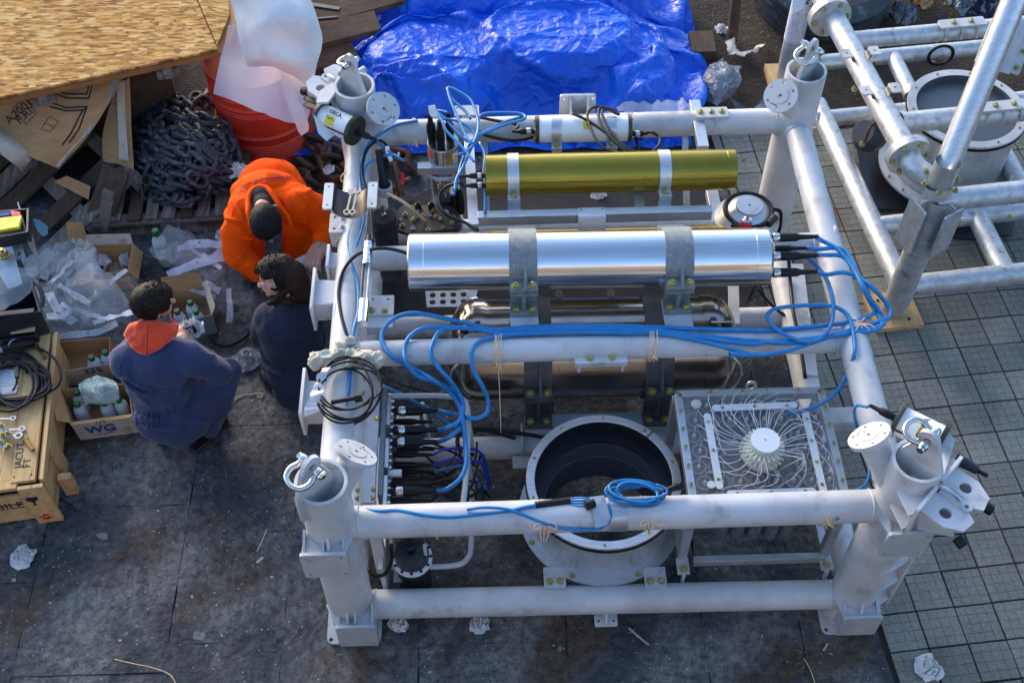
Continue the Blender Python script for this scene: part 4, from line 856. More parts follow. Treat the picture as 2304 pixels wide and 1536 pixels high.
for py in (1068,1055+8): 
    p=at(862,py,.72); p.x=xr+.07; M().cyl(p,p+X*.06,.014,n=14).out('socket',ALU,t)
q=at(918,945,.42); M().plate(q,X,Y,rrect(.11,.14,.004),[circ((.035,.0),.006,8)],.008).out('tab_plate',WHITE2,t)
# ---------- tube guard
g_=thing('tube_guard','bent white tubular guard hoop beside the connector rack','guard rail',(.5,.5,.1))
def tub(pts,r,par,mat=WHITE2,name='guard_tube'): return M().tube(pts,r,12,5).out(name,mat,par,smooth=180)
P_=lambda x,y,z: at(x,y,z)
tub([P_(872,891,.72),P_(960,890,.72),P_(1020,893,.72),P_(1046,905,.72),P_(1053,935,.72),P_(1052,1000,.72),P_(1048,1080,.72),P_(1040,1145,.72)],.013,g_)
tub([P_(880,1275,.22),P_(960,1275,.22),P_(1030,1270,.22),P_(1054,1252,.22),P_(1060,1225,.22),P_(1062,1150,.22),P_(1062,1050,.22)],.013,g_)
a=P_(1062,1120,.22); tub([a,V((a.x,a.y,.45)),V((a.x-.01,a.y,.70))],.010,g_); tub([P_(955,1225,.45),P_(962,1275,.22)],.008,g_); a=P_(1060,1060,.22); tub([a,V((a.x+.01,a.y,.45)),V((a.x-.0,a.y,.70))],.012,g_)
tub([P_(950,905,.55),P_(966,985,.5)],.009,g_)
c=at(925,1240,.36); t=thing('pump_unit','black round pump with white bolted collar seen below the near rail','pump',(c.x,c.y,.02))
M().lathe([(.075,-.32),(.08,-.10),(.078,-.01),(.06,.0)],c,Z,32).out('pump_body',BLACKM,t); M().lathe([(.078,-.075),(.092,-.075),(.092,-.05),(.078,-.05),(.078,-.075)],c,Z,32,False).out('white_collar',WPLAST,t)
for k in range(12): a=2*PI*k/12; M().bolt(c+V((math.cos(a)*.086,math.sin(a)*.086,-.05)),Z,.005,.006).out('bolt',BLACK,t)
M().lathe([(.02,0),(.022,.05),(.012,.06)],c,Z,12).out('pump_inlet',BLACK,t)
M().bar((at(858,1265,.3).x,at(858,1265,.3).y,.32),(at(868,1300,.2).x,at(868,1300,.2).y,.12),.09,.02,X).out('side_plate',WHITE2,t)
q=at(915,1295,.17); M().prism([q+V((-.06,.05,0)),q+V((-.06,-.03,0)),q+V((.02,-.03,0)),q+V((.05,.01,0))],(0,0,.01)).out('corner_gusset',WHITE,t)
# ---------- perforated plate and small fixings between rails
q=at(1003,672,.34); t=thing('perforated_bracket','grey perforated metal plate below the steel cylinder','bracket',q)
M().plate(q,X,V((0,1,0)),[(-.11,.06),(-.10,-.055),(.15,-.06),(.17,.055)],[circ((-.07+.055*i,.025-.048*j),.017,14) for i in range(4) for j in range(2)],.006).out('perforated_plate',ALU,t)
for k in range(2): M().tube([at(1050,668+8*k,.4),at(1075,672+8*k,.42),at(1090,688+5*k,.42)],.005,8).out('wire_rod',CHROME,t)
for px,py in ((1140+118,662),(1375,660)): flat(px,py,.62,.035,.035,bolts=((0,0),),par=FR,mat=WHITE2)
# lower right channel with cable
a,b=at(1790,600,.22),at(1822,850,.22); M().bar(a,b,.075,.05).out('side_channel',WHITE,FR,bevel=.001)
cable('black_cable',[at(1774,560,.5),at(1777,620,.27),at(1785,700,.27),at(1798,760,.27),at(1812,850,.27)],.010,BLACK,'thick black cable running down the right lower channel')
M().bar(at(1650,640,.3),at(1652,730,.3),.055,.02).out('upright_strip',WHITE2,FR)
# ---------- acoustic units on the two jaws
def orca(k,a,b,label,r=.062):
    a=V(a); b=V(b); d=(b-a).normalized(); L=(b-a).length; t=thing('acoustic_unit',label,'instrument housing',b)
    M().cyl(a,b,r,n=56,cap=False).out('cylinder_body',WPLAST,t)
    M().lathe([(0,-.016),(r+.014,-.016),(r+.016,-.012),(r+.016,.004),(r-.002,.004)],a,d,44,False).out('end_flange',OLIVED,t)
    M().lathe([(0,.016),(r+.014,.016),(r+.016,.012),(r+.016,-.004),(r-.002,-.004)],b,d,44,False).out('end_flange',OLIVED,t)
    s_=d.cross(Z).normalized(); up=s_.cross(d)
    for sg in(-1,1): M().cyl(a+(up*.2+s_*sg).normalized()*(r+.002),b+(up*.2+s_*sg).normalized()*(r+.002),.0045,n=8).out('tie_rod',BLACK,t)
    return t,d,s_,up
# far left unit: pointing down right in the picture
a,b=at(727,262,1.16),at(796,293,1.16); t,d,s_,up=orca('bl',a,b,'white acoustic unit with yellow label clamped at the far left post')
CT=connector(t,b+d*.016,d,.75,ring=False,L=.14)
n=(up*.75+V((0,-1,0))*.65).normalized(); n=(n-d*n.dot(d)).normalized(); ey=n.cross(d)
m=M(); c=a.lerp(b,.42)
def cpatch(par,c,d,r,w_,n,a0,a1,mat,name,off=.0009):
    s_=n.cross(d); k=8; vs_=[]
    for i in range(k+1):
        a=a0+(a1-a0)*i/k
        for q in(-1,1): vs_.append(c+d*(w_/2*q)+(n*math.cos(a)+s_*math.sin(a))*(r+off))
    return M().add(vs_,[(2*i,2*i+1,2*i+3,2*i+2) for i in range(k)]).out(name,mat,par,smooth=180)
cpatch(t,c,d,.062,.055,n,-.55,.25,YEL,'label'); text('ORCA',.026,a.lerp(b,.5)+n*.0615-n.cross(d)*-.0+n.cross(d)*.034,d,n.cross(d)*1,INK,'label_lettering',t,bold=.0006)
M().tube([c+n*.064+d*-.02+ey*.008,c+n*.065-d*.004-ey*.004,c+n*.065+d*.006+ey*.006,c+n*.064+d*.022-ey*.004],.0016,6).out('label_emblem',INKB,t)
M().plate(at(728,205,1.26)-Z*.0,V((1,.2,0)),Y,[(-.045,-.085),(.01,-.095),(.075,-.005),(.05,.05),(-.02,.0)],[],.012).out('mount_plate',WHITE,t,bevel=.001)
M().prism([at(706,262,1.25),at(716,300,1.22),at(735,318,1.18),at(752,305,1.16),at(728,285,1.2)],V((0,.012,-.0))).out('mount_plate',WHITE,t)
for k in range(2): M().plate(at(702,226+14*k,1.16),V((1,-.5,0)),V((.5,1,0)),[(-.05,-.006),(-.02,-.018),(.06,-.012),(.06,.012),(-.02,.018),(-.05,.006),(-.03,0)],[],.01).out('jaw_hook',OLIVED,t)
a,b=at(2024,945,1.17),at(2114,990,1.17); t,d,s_,up=orca('fr',a,b,'white acoustic unit with yellow label behind the near right post')
CF_=connector(t,a-d*.016,-d,.75,ring=False,L=.12)
n=(Z*.7-Y*.6).normalized(); n=(n-d*n.dot(d)).normalized(); ey=n.cross(d); c=a.lerp(b,.66)
cpatch(t,c,d,.062,.06,n,-.5,.45,YEL,'label'); text('ORCA',.032,a.lerp(b,.56)+n*.0622+ey*.01,ey*1,-d,INK,'label_lettering',t,bold=.0006)
M().tube([c+n*.065-d*.018,c+n*.065+ey*.010,c+n*.065-ey*.008,c+n*.065+d*.018],.0018,6).out('label_emblem',INKB,t)
a2_,b2_=at(2150,1030,1.12),at(2200,1058,1.12); M().cyl(a2_,b2_,.026,.018,n=16).out('probe_tail',BLACKM,t); M().cyl(b2_,b2_+(b2_-a2_)*.45,.009,n=10).out('probe_tip',BLACK,t)
# big vertical rod and spring by the near right jaw
a=at(2110,1075,1.2); b=at(2058,1148,1.0); M().cyl(a,b,.011,n=14).out('guide_rod',CHROME,POST['fr'][4])
for q in ((2061,1155,.99),(2078,1166,.99)): M().bolt(at(*q),V((.8,-.5,.1)),.014,.016).out('bolt',BRASS,POST['fr'][4])
sp=M(); pts=[at(2096,1192,.95)+V((math.cos(i*.9)*.016+i*.0005,math.sin(i*.9)*.016,i*.0012)) for i in range(44)]; sp.tube(pts,.0018,5,2).out('coil_spring',CHROME,POST['fr'][4],smooth=180)
# ================================================================ cables, ties, tape
G='blue cables tied along the middle rail'; zb=TZ+RM+.012
c6=lambda z,p: CX_(1600,440,3.656,z,p); c7=lambda z,p: CX_(660,740,3.658,z,p); c4=lambda z,p: CX_(660,480,4.043,z,p); c8=lambda z,p:CX_(1000,640,3.291,z,p)
rc_=.0105
def bundle(y0): # left-going run along the rail, from the right; y0 in enlarged pixels
    return c8(zb,[(2250,y0[0]),(1900,y0[1]),(1600,y0[2]),(1300,y0[3]),(1000,y0[4]),(700,y0[5]),(420,y0[6])])
A=[TIP[0]]+c6(1.08,[(900,365),(1040,440),(1170,600),(1260,780)])+c6(1.0,[(1330,900),(1340,960),(1250,1012),(1000,1062),(500,1105)])+bundle((336,330,318,306,304,312,330))+c8(zb,[(300,320),(180,290),(60,262)])+c7(zb+.0,[(1000,-60)])[:0]
A+=c4(zb,[(1150,910),(1000,920),(880,980),(810,1080),(812,1180),(880,1290)])+c7(.975,[(870,262)])+c7(.92,[(1000,330),(1170,430)])+c7(.82,[(1290,520),(1370,640),(1395,760)])+c7(.78,[(1412,900),(1425,1080),(1380,1220),(1260,1318)])+[RC[3]]
cable('blue_cable',A,rc_,CABLE,'blue cable making the widest leftmost loop and ending at the lowest plug',group=G)
B_=[TIP[1]]+c6(1.07,[(960,490),(1080,500),(1180,600),(1280,800)])+c6(1.0,[(1390,960),(1422,1050),(1330,1090),(1100,1125),(700,1208),(300,1192)])+bundle((415,380,340,322,318,328,346))+c8(zb,[(200,328),(60,315)])
B_+=c7(zb,[(1080,-8),(960,60),(912,160),(932,280)])+c7(.94,[(1020,385)])+c7(.88,[(1200,445)])+c7(.80,[(1320,520),(1390,640),(1385,780),(1290,885)])+[RC[2]]
cable('blue_cable',B_,rc_,CABLE,'blue cable making the second loop from the left of the middle rail',group=G)
C_=[TIP[2]]+c6(1.07,[(950,650),(1080,632),(1200,665),(1340,770)])+c6(1.0,[(1450,900),(1466,1000),(1330,1052),(1000,1150),(650,1270),(400,1308),(150,1300)])+bundle((515,420,366,358,352,360,368))+c8(zb,[(330,352),(240,330)])
C_+=c7(zb,[(1260,-4),(1175,60),(1130,190)])+c7(.975,[(1180,300)])+c7(.91,[(1290,425)])+c7(.82,[(1370,540),(1400,660),(1360,760),(1260,812)])+[RC[1]]
cable('blue_cable',C_,rc_,CABLE,'blue cable whose right-hand run sags lowest below the middle rail',group=G)
D_=[TIP[3]]+c6(1.07,[(900,440),(1010,430),(1100,455),(1170,560),(1220,700)])+c6(1.0,[(1310,880),(1400,1040),(1350,1105),(1150,1135),(700,1192),(450,1205)])+bundle((440,395,352,338,332,344,382))
D_+=c8(zb,[(340,395),(250,430),(205,490)])+c7(.985,[(1470,230)])+c7(.94,[(1490,350)])+c7(.87,[(1560,480)])+c7(.80,[(1602,590),(1590,690),(1510,735),(1420,725)])+c7(.74,[(1340,700),(1250,685)])+[RC[0]]
cable('blue_cable',D_,rc_,CABLE,'blue cable leaving the bundle in the rightmost loop before the twine',group=G)
E_=[TIP[3]+V((0,-.02,-.03))]+c6(1.04,[(870,580),(950,690),(1000,850)])+c6(1.02,[(1000,1000),(960,1110),(870,1190),(760,1200),(600,1140),(490,1050),(465,980),(530,930),(700,908),(900,900),(1030,920),(1120,980),(1160,1080),(1178,1200),(1180,1290)])+c6(.95,[(1140,1420)])+[at(1890,870,.9),at(1860,900,.85),at(1820,920,.8),at(1770,930,ZS+.03)]
cable('blue_cable',E_,.0095,CABLE,'single blue cable looped over the middle rail and down to the sampler')
# cable from near right unit to sampler / front rail
cable('blue_cable',[CF_,at(1950,915,1.08),at(1930,912,1.03),at(1922,925,1.0),at(1928,960,.9),at(1942,1010,.85),at(1955,1050,.85),at(1950,1085,.88),at(1920,1105,.95),at(1870,1113,.99),at(1800,1115,.995),at(1700,1118,.98),at(1620,1125,.9)],.0065,CABLE,'thin blue cable from the near right unit to the near rail')
# front rail
zf=TZ+.0675+.009
def rs_(pts,o=.008): return [(lambda qn:qn[0]+qn[1]*o)(on_rail(x,y,0,.0675)) for x,y in pts]
cable('blue_cable',[at(770,1130,.9),at(800,1142,.98)]+rs_([(850,1153),(895,1152),(950,1160),(1010,1164),(1080,1158),(1140,1152)],.009)+[at(1180,1141,zf+.01),at(1205,1137,zf+.01)],.0085,CABLE,'blue cable resting along the left part of the near rail')
cable('blue_cable',[at(1050,1146,zf+.01),at(1090,1141,zf+.02),at(1140,1145,zf+.02)]+rs_([(1180,1160),(1225,1176),(1270,1186),(1335,1188),(1362,1178),(1374,1160)],.008)+[at(1368,1132,zf+.01)],.0065,CABLE,'thin blue cable dipping across the near rail to the silver tape')
t=thing('cable_splice','black splice sleeve fanning into four blue leads on the near rail','cable splice',at(1245,1133,zf))
M().cyl(at(1204,1137,zf),at(1283,1126,zf),.016,n=16).out('sleeve',BLACK,t)
for k in range(4): M().tube([at(1280,1122+k*4,zf),at(1305,1119+k*6,zf+.005),at(1330,1122+k*3,zf+.005)],.0045,6,3).out('blue_lead',CABLE,t)
# blue coil
def coil(name,c,rx,ry,n,r,mat,label,cat,seed,tilt=0,jit=.12,turn=2.2,zs=.004,par=None):
    rr_=random.Random(seed); pts=[]; ph=rr_.uniform(0,6)
    for k in range(int(n*14)):
        a=2*PI*k/14+ph; w_=1+jit*math.sin(k*.11*turn+seed)+rr_.uniform(-.012,.012)
        x=math.cos(a)*rx*w_; y=math.sin(a)*ry*(1+jit*math.cos(k*.13+seed)); pts.append(c+V((x*math.cos(tilt)-y*math.sin(tilt)+.010*math.sin(k*.2),x*math.sin(tilt)+y*math.cos(tilt),.016*math.sin(k*.31+seed)+zs*k/14)))
    m=M().tube(pts,r,7,3); o=m.out(name,mat,par,smooth=180); tag(o,label,cat); return o
coil('cable_coil',at(1432,1112,1.02),.098,.045,7,.0052,CABLE,'small blue cable coil tied on the near rail above the ring housing','cable coil',3,tilt=R(-8),jit=.26)
t=thing('cable_plug','black plug resting over the rim right of the small blue coil','plug',at(1495,1105,1.03))
a,b=at(1478,1112,1.03),at(1521,1095,1.04); M().cyl(a,b,.013,.014,n=14).out('plug_body',BLACK,t); M().cyl(b,b+(b-a)*.28,.019,n=16).out('plug_cap',BLACK,t)
t=thing('cable_plug','stubby black plug end beside the silver tape on the near rail','plug',at(1322,1135,1.03))
M().cyl(at(1317,1138,1.03),at(1338,1130,1.03),.019,.017,n=16).out('plug_cap',BLACK,t)
# tape bands
def tapeband(a,ax,r,w_,label,twist=0):
    o=M().lathe([(r+.002,-w_/2),(r+.003,0),(r+.002,w_/2)],a,ax,36,False).out('tape_band',TAPE,None,loc=a); tag(o,label,'tape'); return o
tapeband(Pf('fl',TZ).lerp(Pf('fr',TZ),.5035+.0)+V((0,0,0)),X,.0675,.075,'silver duct tape band around the near rail')
o=M(); c=at(1352,1145,zf+.0); o.add([at(1326,1118,zf+.015),at(1360,1114,zf+.02),at(1372,1168,zf-.01),at(1364,1180,zf-.02),at(1342,1188,zf-.03),at(1336,1150,zf+.01)],[(0,1,2,3,4,5)]); 
o.prism([at(1326,1118,zf+.014),at(1360,1114,zf+.019),at(1374,1165,zf-.0),at(1364,1182,zf-.015),at(1340,1188,zf-.025),at(1334,1150,zf+.01)],(0,0,.002)); o=o.out('tape_flap',TAPE,None,smooth=0); tag(o,'loose flap of silver tape folded over the near rail cables','tape')
p=Pf('fr',TZ).lerp(Pf('br',TZ),.385); q=at(1936,808,TZ); tapeband(V((2.3,q.y,TZ)),Y,.0665,.07,'silver duct tape band around the right rail')
o=M().lathe([(.0685,-.02),(.0695,0),(.0685,.03)],at(1895,540,TZ)*1.0 if 0 else V((2.3,at(1850,540,TZ).y,TZ)),Y,20,False,a0=0,a1=1.6)
tp=M(); tp.add(CX_(1600,440,3.656,TZ+.072,[(1020,236),(1032,262),(1000,330),(960,375),(890,345),(930,300)]),[(0,1,2,3,4,5)]); o=tp.out('tape_strip',PAPER,None,smooth=0); tag(o,'torn strip of white tape on the far end of the right rail','tape')
# twine ties
def tie(c,ax,r,label,drop=.18,seed=1,loops=3,bow=True,side=-1):
    rr_=random.Random(seed); ax=V(ax); s_=V((0,0,1)).cross(ax).normalized(); m=M()
    for k in range(loops):
        o=(k-loops/2)*.010+rr_.uniform(-.004,.004); pts=[c+ax*(o+.012*math.sin(a*.5+seed))+(s_*math.cos(a)+Z*math.sin(a))*(r+.0045+.002*math.sin(a*3+k)) for a in [2*PI*i/16 for i in range(16)]]
        m.tube(pts,.0022,5,2,True)
    f=c+s_*side*(r*.75)+Z*(r*.75)
    if drop:
        for k in range(3): m.tube([f,f+s_*side*.02+V((rr_.uniform(-.02,.02),0,-.02)),f+s_*side*(.045)+V((rr_.uniform(-.02,.02),-.0,-drop*rr_.uniform(.5,1)))],.0024,5,4)
    if bow:
        for sg in(-1,1): m.tube([f,f+ax*.035*sg+s_*side*.01+Z*.012,f+ax*.045*sg+s_*side*.03,f+ax*.01*sg+s_*side*.015],.0022,5,4)
    o=m.out('twine_tie',TWINE,None,smooth=180); return tag(o,label,'twine')
for px,lab,dr,bw,lp in ((985,'plain loop of twine round the left part of the near rail',0,False,1),(1225,'knotted twine with long tails left of the silver tape on the near rail',.10,True,2),(1252,'single twine strand beside the knotted tie on the near rail',0,False,1),(1462,'bow of cream twine under the small blue coil',.06,True,3),(1862,'doubled twine loop at the right end of the near rail',.05,False,3)):
    x=at(px,1170,TZ).x; tie(V((x,(Pf('fl',TZ).y)*(1-x/2.3)+Pf('fr',TZ).y*x/2.3,TZ)),X,.0675,lab,dr,px,lp,bw)
for px,lab,dr in ((1120,'twine lashing the blue cables at the left of the middle rail',.10),(1466,'twine lashing the blue cables near the centre of the middle rail',.05)):
    x=at(px,770,TZ).x; tie(V((x,MID.y,TZ+.008)),X,RM+.012,lab,dr,px,4,False)
q=at(1120,800,.9); o=M().tube([q,at(1124,880,.75),at(1127,973,.55)],.0022,5,3).out('twine_string',TWINE,None,smooth=180); tag(o,'long twine string hanging straight down from the middle rail','twine')
m=M(); c=c6(1.04,[(1225,1052)])[0]
for k,(x,y) in enumerate(((1170,1010),(1265,1010),(1190,1110),(1345,1085),(1305,1110),(1240,1090),(1215,1030))): m.tube([c,c.lerp(c6(1.05,[(x,y)])[0],.6)+Z*.01,c6(1.04,[(x,y)])[0]],.003,5,4)
tag(m.out('twine_tie',TWINE,None,smooth=180),'star shaped twine knot where the blue cables cross the right rail','twine')
for px,py,lab in ((795,545,'twine tied round the left rail beside the white gauge'),(800,400,'thin twine loop near the far end of the left rail')):
    q=at(px,py,TZ); tie(V((0,q.y,TZ)),Y,.0665,lab,.05 if py>500 else 0,py,2,False,side=-1)
q=at(935,290,TZ); tie(V((q.x,DD,TZ)),X,.066,'twine hanging in a loop from the far rail',.14,9,2,True)
q=at(1912,600,TZ); tie(V((2.3,q.y,TZ)),Y,.0665,'single pale strand around the right rail by the plugs',0,5,1,False)
# left rail: blue and black leads
zl=TZ+.0665+.006
cable('blue_cable',[at(940,272,1.02),at(890,282,1.02),at(850,305,1.03),at(826,330,1.03),at(812,370,zl),at(810,400,zl),at(812,430,zl+.03),at(808,470,zl),at(790,510,zl),at(783,545,zl),at(790,590,zl),at(805,640,zl),at(806,700,zl),at(795,745,zl),at(790,800,zl),at(786,860,zl),at(776,920,zl-.01),at(760,980,zl-.02),at(742,1030,zl-.03)],.0085,CABLE,'blue cable snaking along the whole left rail')
cable('blue_cable',[CT,at(855,325,1.1),at(880,345,1.09),at(908,362,1.08),at(880,348,1.085),at(845,360,1.06),at(825,372,1.04),at(818,400,1.02),at(822,440,1.0),at(818,500,1.0),at(800,560,1.0),at(772,640,1.0),at(757,690,.99),at(757,735,.99),at(768,755,.98)],.006,CABLE,'thin blue lead from the far left unit down the left rail')
cable('black_cable',[at(876,335,1.09),at(860,318,1.1),at(840,322,1.09),at(822,345,1.06),at(815,385,1.03),at(822,420,1.03),at(832,460,1.02),at(838,500,1.04),at(838,545,1.07)],.0075,BLACK,'black lead running down beside the far end of the left rail')
cable('black_cable',[at(917,570,1.08),at(880,560,1.08),at(840,560,1.08),at(800,575,1.04),at(772,610,1.02),at(762,655,1.01),at(766,700,1.01),at(776,740,1.01),at(788,775,1.0),at(792,800,.98)],.0085,BLACK,'black cable arching from the steel cylinder over the left rail')
# blue tangle over the far rail
def tangle(name,loops,mat,r,label,grp,z=1.08):
    for k,(pts,lab) in enumerate(loops): cable(name,pts,r,mat,lab,group=grp)
s3=3.338; T3=lambda z,p:CX_(660,100,s3,z,p)
tangle('blue_cable',[
 (([BT[2]]+T3(1.14,[(1080,500),(1150,570),(1230,660),(1320,730),(1400,680),(1600,600),(1736,560)])+T3(1.13,[(1700,520),(1500,515),(1400,540),(1385,640),(1340,770),(1270,930),(1225,1010),(1210,1100)])),'blue lead leaving the rightmost canister boot'),
 (([BT[0]]+T3(1.16,[(1060,490),(1110,560),(1150,650),(1250,750),(1340,860),(1360,880)])),'blue lead leaving the leftmost canister boot'),
 (([BT[1]]+T3(1.15,[(1130,560),(1240,580),(1340,640),(1370,720),(1310,800),(1240,830)])),'blue lead leaving the middle canister boot'),
 (T3(1.2,[(1155,330),(1180,420),(1240,560),(1300,690),(1350,740)])+T3(1.18,[(1390,600),(1340,430),(1250,360),(1165,325),(1180,400),(1290,500),(1330,560)]),'blue loop standing highest over the far rail'),
 (T3(1.12,[(1736,540),(1600,580),(1450,650),(1360,700),(1300,800),(1260,900),(1215,1080),(1200,1130)]),'blue lead dropping behind the silver canister clamp'),
 (T3(1.0,[(1400,740),(1440,830),(1430,950),(1440,1050),(1440,1270)]),'blue lead hanging down left of the olive cylinder'),
],CABLE,.0075,'','tangle of blue leads at the far rail')
# black loops on white unit
k1=CN[-2]; k2=CN[-1]; T5=lambda z,p:CX_(1100,180,3.84,z,p)
cable('black_cable',[k2]+T5(1.05,[(1400,450),(1470,490),(1475,550),(1430,610),(1380,640)])+T5(1.0,[(1300,640),(1290,560),(1270,500)]),.008,BLACK,'black lead curling from the right end of the white unit')
for k,(pts,lab) in enumerate((([(720,290),(850,350),(1000,450),(1150,570),(1290,660)],'black lead slanting straight across the white unit'),([(1210,640),(1050,500),(960,360),(950,260),(1000,240),(1100,290),(1130,300)],'black loop in the middle of the white unit'),([(1100,640),(960,560),(880,420),(850,300),(900,240),(1000,235),(1100,270)],'leftmost tall black loop over the white unit'),([(1330,640),(1180,580),(1060,460),(990,330),(980,265),(1040,255)],'innermost black loop over the white unit'))):
    cable('black_cable',T5(1.125,pts),.0075,BLACK,lab,group='black leads looped over the white unit')
cable('black_cable',[k1]+T5(1.03,[(250,390),(100,360),(0,340),(-100,320)]),.008,BLACK,'black lead leaving the left end of the white unit')
cable('black_cable',T5(.98,[(380,490),(300,515),(180,520),(60,500),(-50,470),(-120,430)]),.009,BLACK,'thick black hose under the left end of the white unit')
cable('black_cable',[CN[0]]+[at(1050,395,1.0),at(1030,398,1.0)],.006,BLACK,'short upper lead of the olive cylinder')
cable('black_cable',[CN[1]]+[at(1035,412,1.02),at(1005,420,1.0),at(988,440,.98),at(990,465,.98),at(1010,485,.98),at(1045,500,.98),at(1075,520,.98)],.0085,BLACK,'black lead arching from the olive cylinder down to the steel cylinder')
# black coil hung on left rail
coil('cable_coil',at(782,880,1.03),.125,.14,5.4,.0048,BLACK,'loose coil of black cable hung round the near end of the left rail','cable coil',6,tilt=R(10),jit=.22)
t=thing('cable_plug','long black plug lying across the left rail inside the black coil','plug',at(780,905,1.05)); M().cyl(at(745,905,1.05),at(800,895,1.05),.010,n=12).out('plug_body',BLACK,t); M().cyl(at(798,896,1.05),at(815,893,1.05),.019,n=14).out('plug_cap',BLACK,t)
# dark and deep-blue leads in the rack
rk=random.Random(21)
for k,e in enumerate(RC[4:]):
    p2=e+V((rk.uniform(.05,.10),rk.uniform(-.02,.03),.02)); col=CABLED if k in(0,1) else (CABLE if k==2 else BLACK)
    cable('rack_lead',[e,p2,e+V((.16,rk.uniform(-.06,.10),-.02)),e+V((.22,rk.uniform(-.05,.2),-.12)),e+V((.25,rk.uniform(0,.2),-.3))],.0065 if k<3 else .007,col,('deep blue','deep blue','light blue','black','black','black')[k%6]+' lead curving away from a lower rack plug, number '+str(k+1) if 0 else (['upper deep blue lead between the rack plugs','lower deep blue lead between the rack plugs','light blue lead under the deep blue ones','black lead just above the lowest ringed plug','thin black lead curling behind the guard','black lead from the bottommost rack plug'][k]))
cable('blue_cable',c7(.62,[(735,465),(900,540),(1020,610),(1120,655)])+c7(.6,[(1250,760),(1340,810)]),.007,CABLE,'thin straight blue lead slanting from the rack top')
cable('black_cable',c7(.45,[(1380,1010),(1350,930),(1380,850),(1500,815),(1700,830)])+[at(1260,990,.3)],.010,BLACK,'black hose bending from the guard towards the ring housing')
cable('black_cable',c7(.4,[(1480,1040),(1440,960),(1460,870),(1560,830),(1829,900)]),.009,BLACK,'second black hose beneath the first near the ring housing')
cable('black_cable',[at(880,1225,.6),at(880,1262,.5),at(868,1288,.4),at(845,1295,.4),at(828,1280,.4)],.010,BLACK,'black hose looping behind the near left post')
cable('black_cable',c7(.66,[(730,390),(900,460),(1100,510),(1250,560),(1330,650),(1360,760),(1350,900),(1380,1060)]),.0055,BLACK,'thin black lead curving across the guard hoop')
cable('black_cable',c7(.6,[(1430,1020),(1510,1140),(1570,1210),(1540,1250),(1440,1250)]),.004,BLACK,'thin black wire loop right of the guard hoop')
cable('black_cable',c7(.55,[(1300,1000),(1200,960),(1120,930),(1010,900)]),.006,BLACK,'thin black lead crossing behind the third plug')
cable('black_cable',c7(.5,[(1370,1430),(1280,1380),(1200,1340)]),.008,BLACK,'black lead near the foot of the guard hoop')
cable('black_cable',c7(.4,[(1480,1170),(1530,1260),(1560,1350),(1560,1430)]),.009,BLACK,'black hose dropping right of the guard hoop')
cable('black_cable',[at(1705,650,.3),at(1740,690,.25),at(1775,715,.2),at(1790,722,.2)],.008,BLACK,'black hose on the ground near the right rail')
cable('black_cable',[at(1700,725,.15),at(1730,714,.15),at(1765,715,.15),at(1790,722,.18)],.008,BLACK,'lower black hose meeting the right channel')

rk=random.Random(5)
for k in range(9):
    a=at(rk.uniform(900,960),rk.uniform(1000,1125),rk.uniform(.35,.6)); b=at(rk.uniform(1020,1075),rk.uniform(960,1130),rk.uniform(.2,.5)); m_=a.lerp(b,.5)+V((rk.uniform(-.05,.08),rk.uniform(-.08,.08),rk.uniform(-.12,.02)))
    cable('black_cable',[a,a.lerp(m_,.5)+V((.02,rk.uniform(-.03,.03),0)),m_,m_.lerp(b,.6)+V((.03,rk.uniform(-.04,.04),-.03)),b],rk.choice((.004,.005,.007)),BLACK,'thin black lead tangled beneath the rack plugs',group='black leads tangled beneath the rack plugs')
for k,(px,py,z) in enumerate(((1018,452,.62),(1036,448,.62))):
    c=at(px,py,z); t=thing('cable_plug',('left' if k==0 else 'right')+' of two black plugs standing beside the silver canister foot','plug',c-Z*.1); M().lathe([(.020,-.10),(.022,-.02),(.014,.05),(.007,.07)],c,Z,14).out('plug_body',BLACK,t)
# ================================================================ second galvanised truss frame (right)
G2=thing('truss_frame','weathered galvanised pipe truss standing on wooden blocks behind the white frame','metal frame',(3.1,2.4,0))
pf=at(2012,692,.05); pt=V((pf.x,pf.y,.93))
def gp(a,b,r,name='truss_pipe',mat=GALV,par=G2): return M().cyl(a,b,r,n=32,cap=False).out(name,mat,par)
M().lathe([(.068,0),(.068,pt.z-pf.z)],pf,Z,8,True,a0=0).out('square_post',GALV,G2,smooth=20) if 0 else gp(pf,pt,.070,'corner_post')
for a,w_,o in ((R(200),.12,.06),(R(300),.13,.065)):
    d=V((math.cos(a),math.sin(a),0)); M().prism([pt+d*.06+Z*.0,pt+d*.11+Z*.0,pt+d*.12-Z*.30,pt+d*.10-Z*.36,pt+d*.05-Z*.36],Z.cross(d)*.010).out('post_fin',GALV,G2)
    q=pt+d*.115-Z*.17; M().plate(q,Z.cross(d),Z,rrect(.13,.30,.01),[],.010).out('post_plate',GALV,G2)
m=M(); hole_disc(m,pf+Z*-.035,Z,.125,.016,4,.010,.10); m.out('foot_flange',GALV,G2); 
for a in (.8,2.4,4.0,5.5): M().bolt(pf+V((math.cos(a)*.1,math.sin(a)*.1,-.027)),Z,.010,.012).out('bolt',RUST,G2)
def flange(c,n,r,par=G2,nb=6,mat=GALV):
    m=M(); hole_disc(m,c,n,r,.022,0,0,0); 
    n=V(n).normalized(); e=m.out('flange',mat,par,bevel=.002); ex=n.orthogonal().normalized(); ey=n.cross(ex)
    for k in range(nb): a=2*PI*k/nb+.4; M().bolt(c+n*.011+(ex*math.cos(a)+ey*math.sin(a))*r*.78,n,.011,.014).out('bolt',BRASS,e)
fc=at(2115,412,1.0); flange(fc,Z,.112); flange(fc-Z*.026,Z,.112,nb=0); gp(pt,fc-Z*.01,.068)
A0,A1=at(1843,-20,.98),at(2045,352,.98); dA=(A1-A0).normalized(); gp(A0-dA*.5,A1,.062)
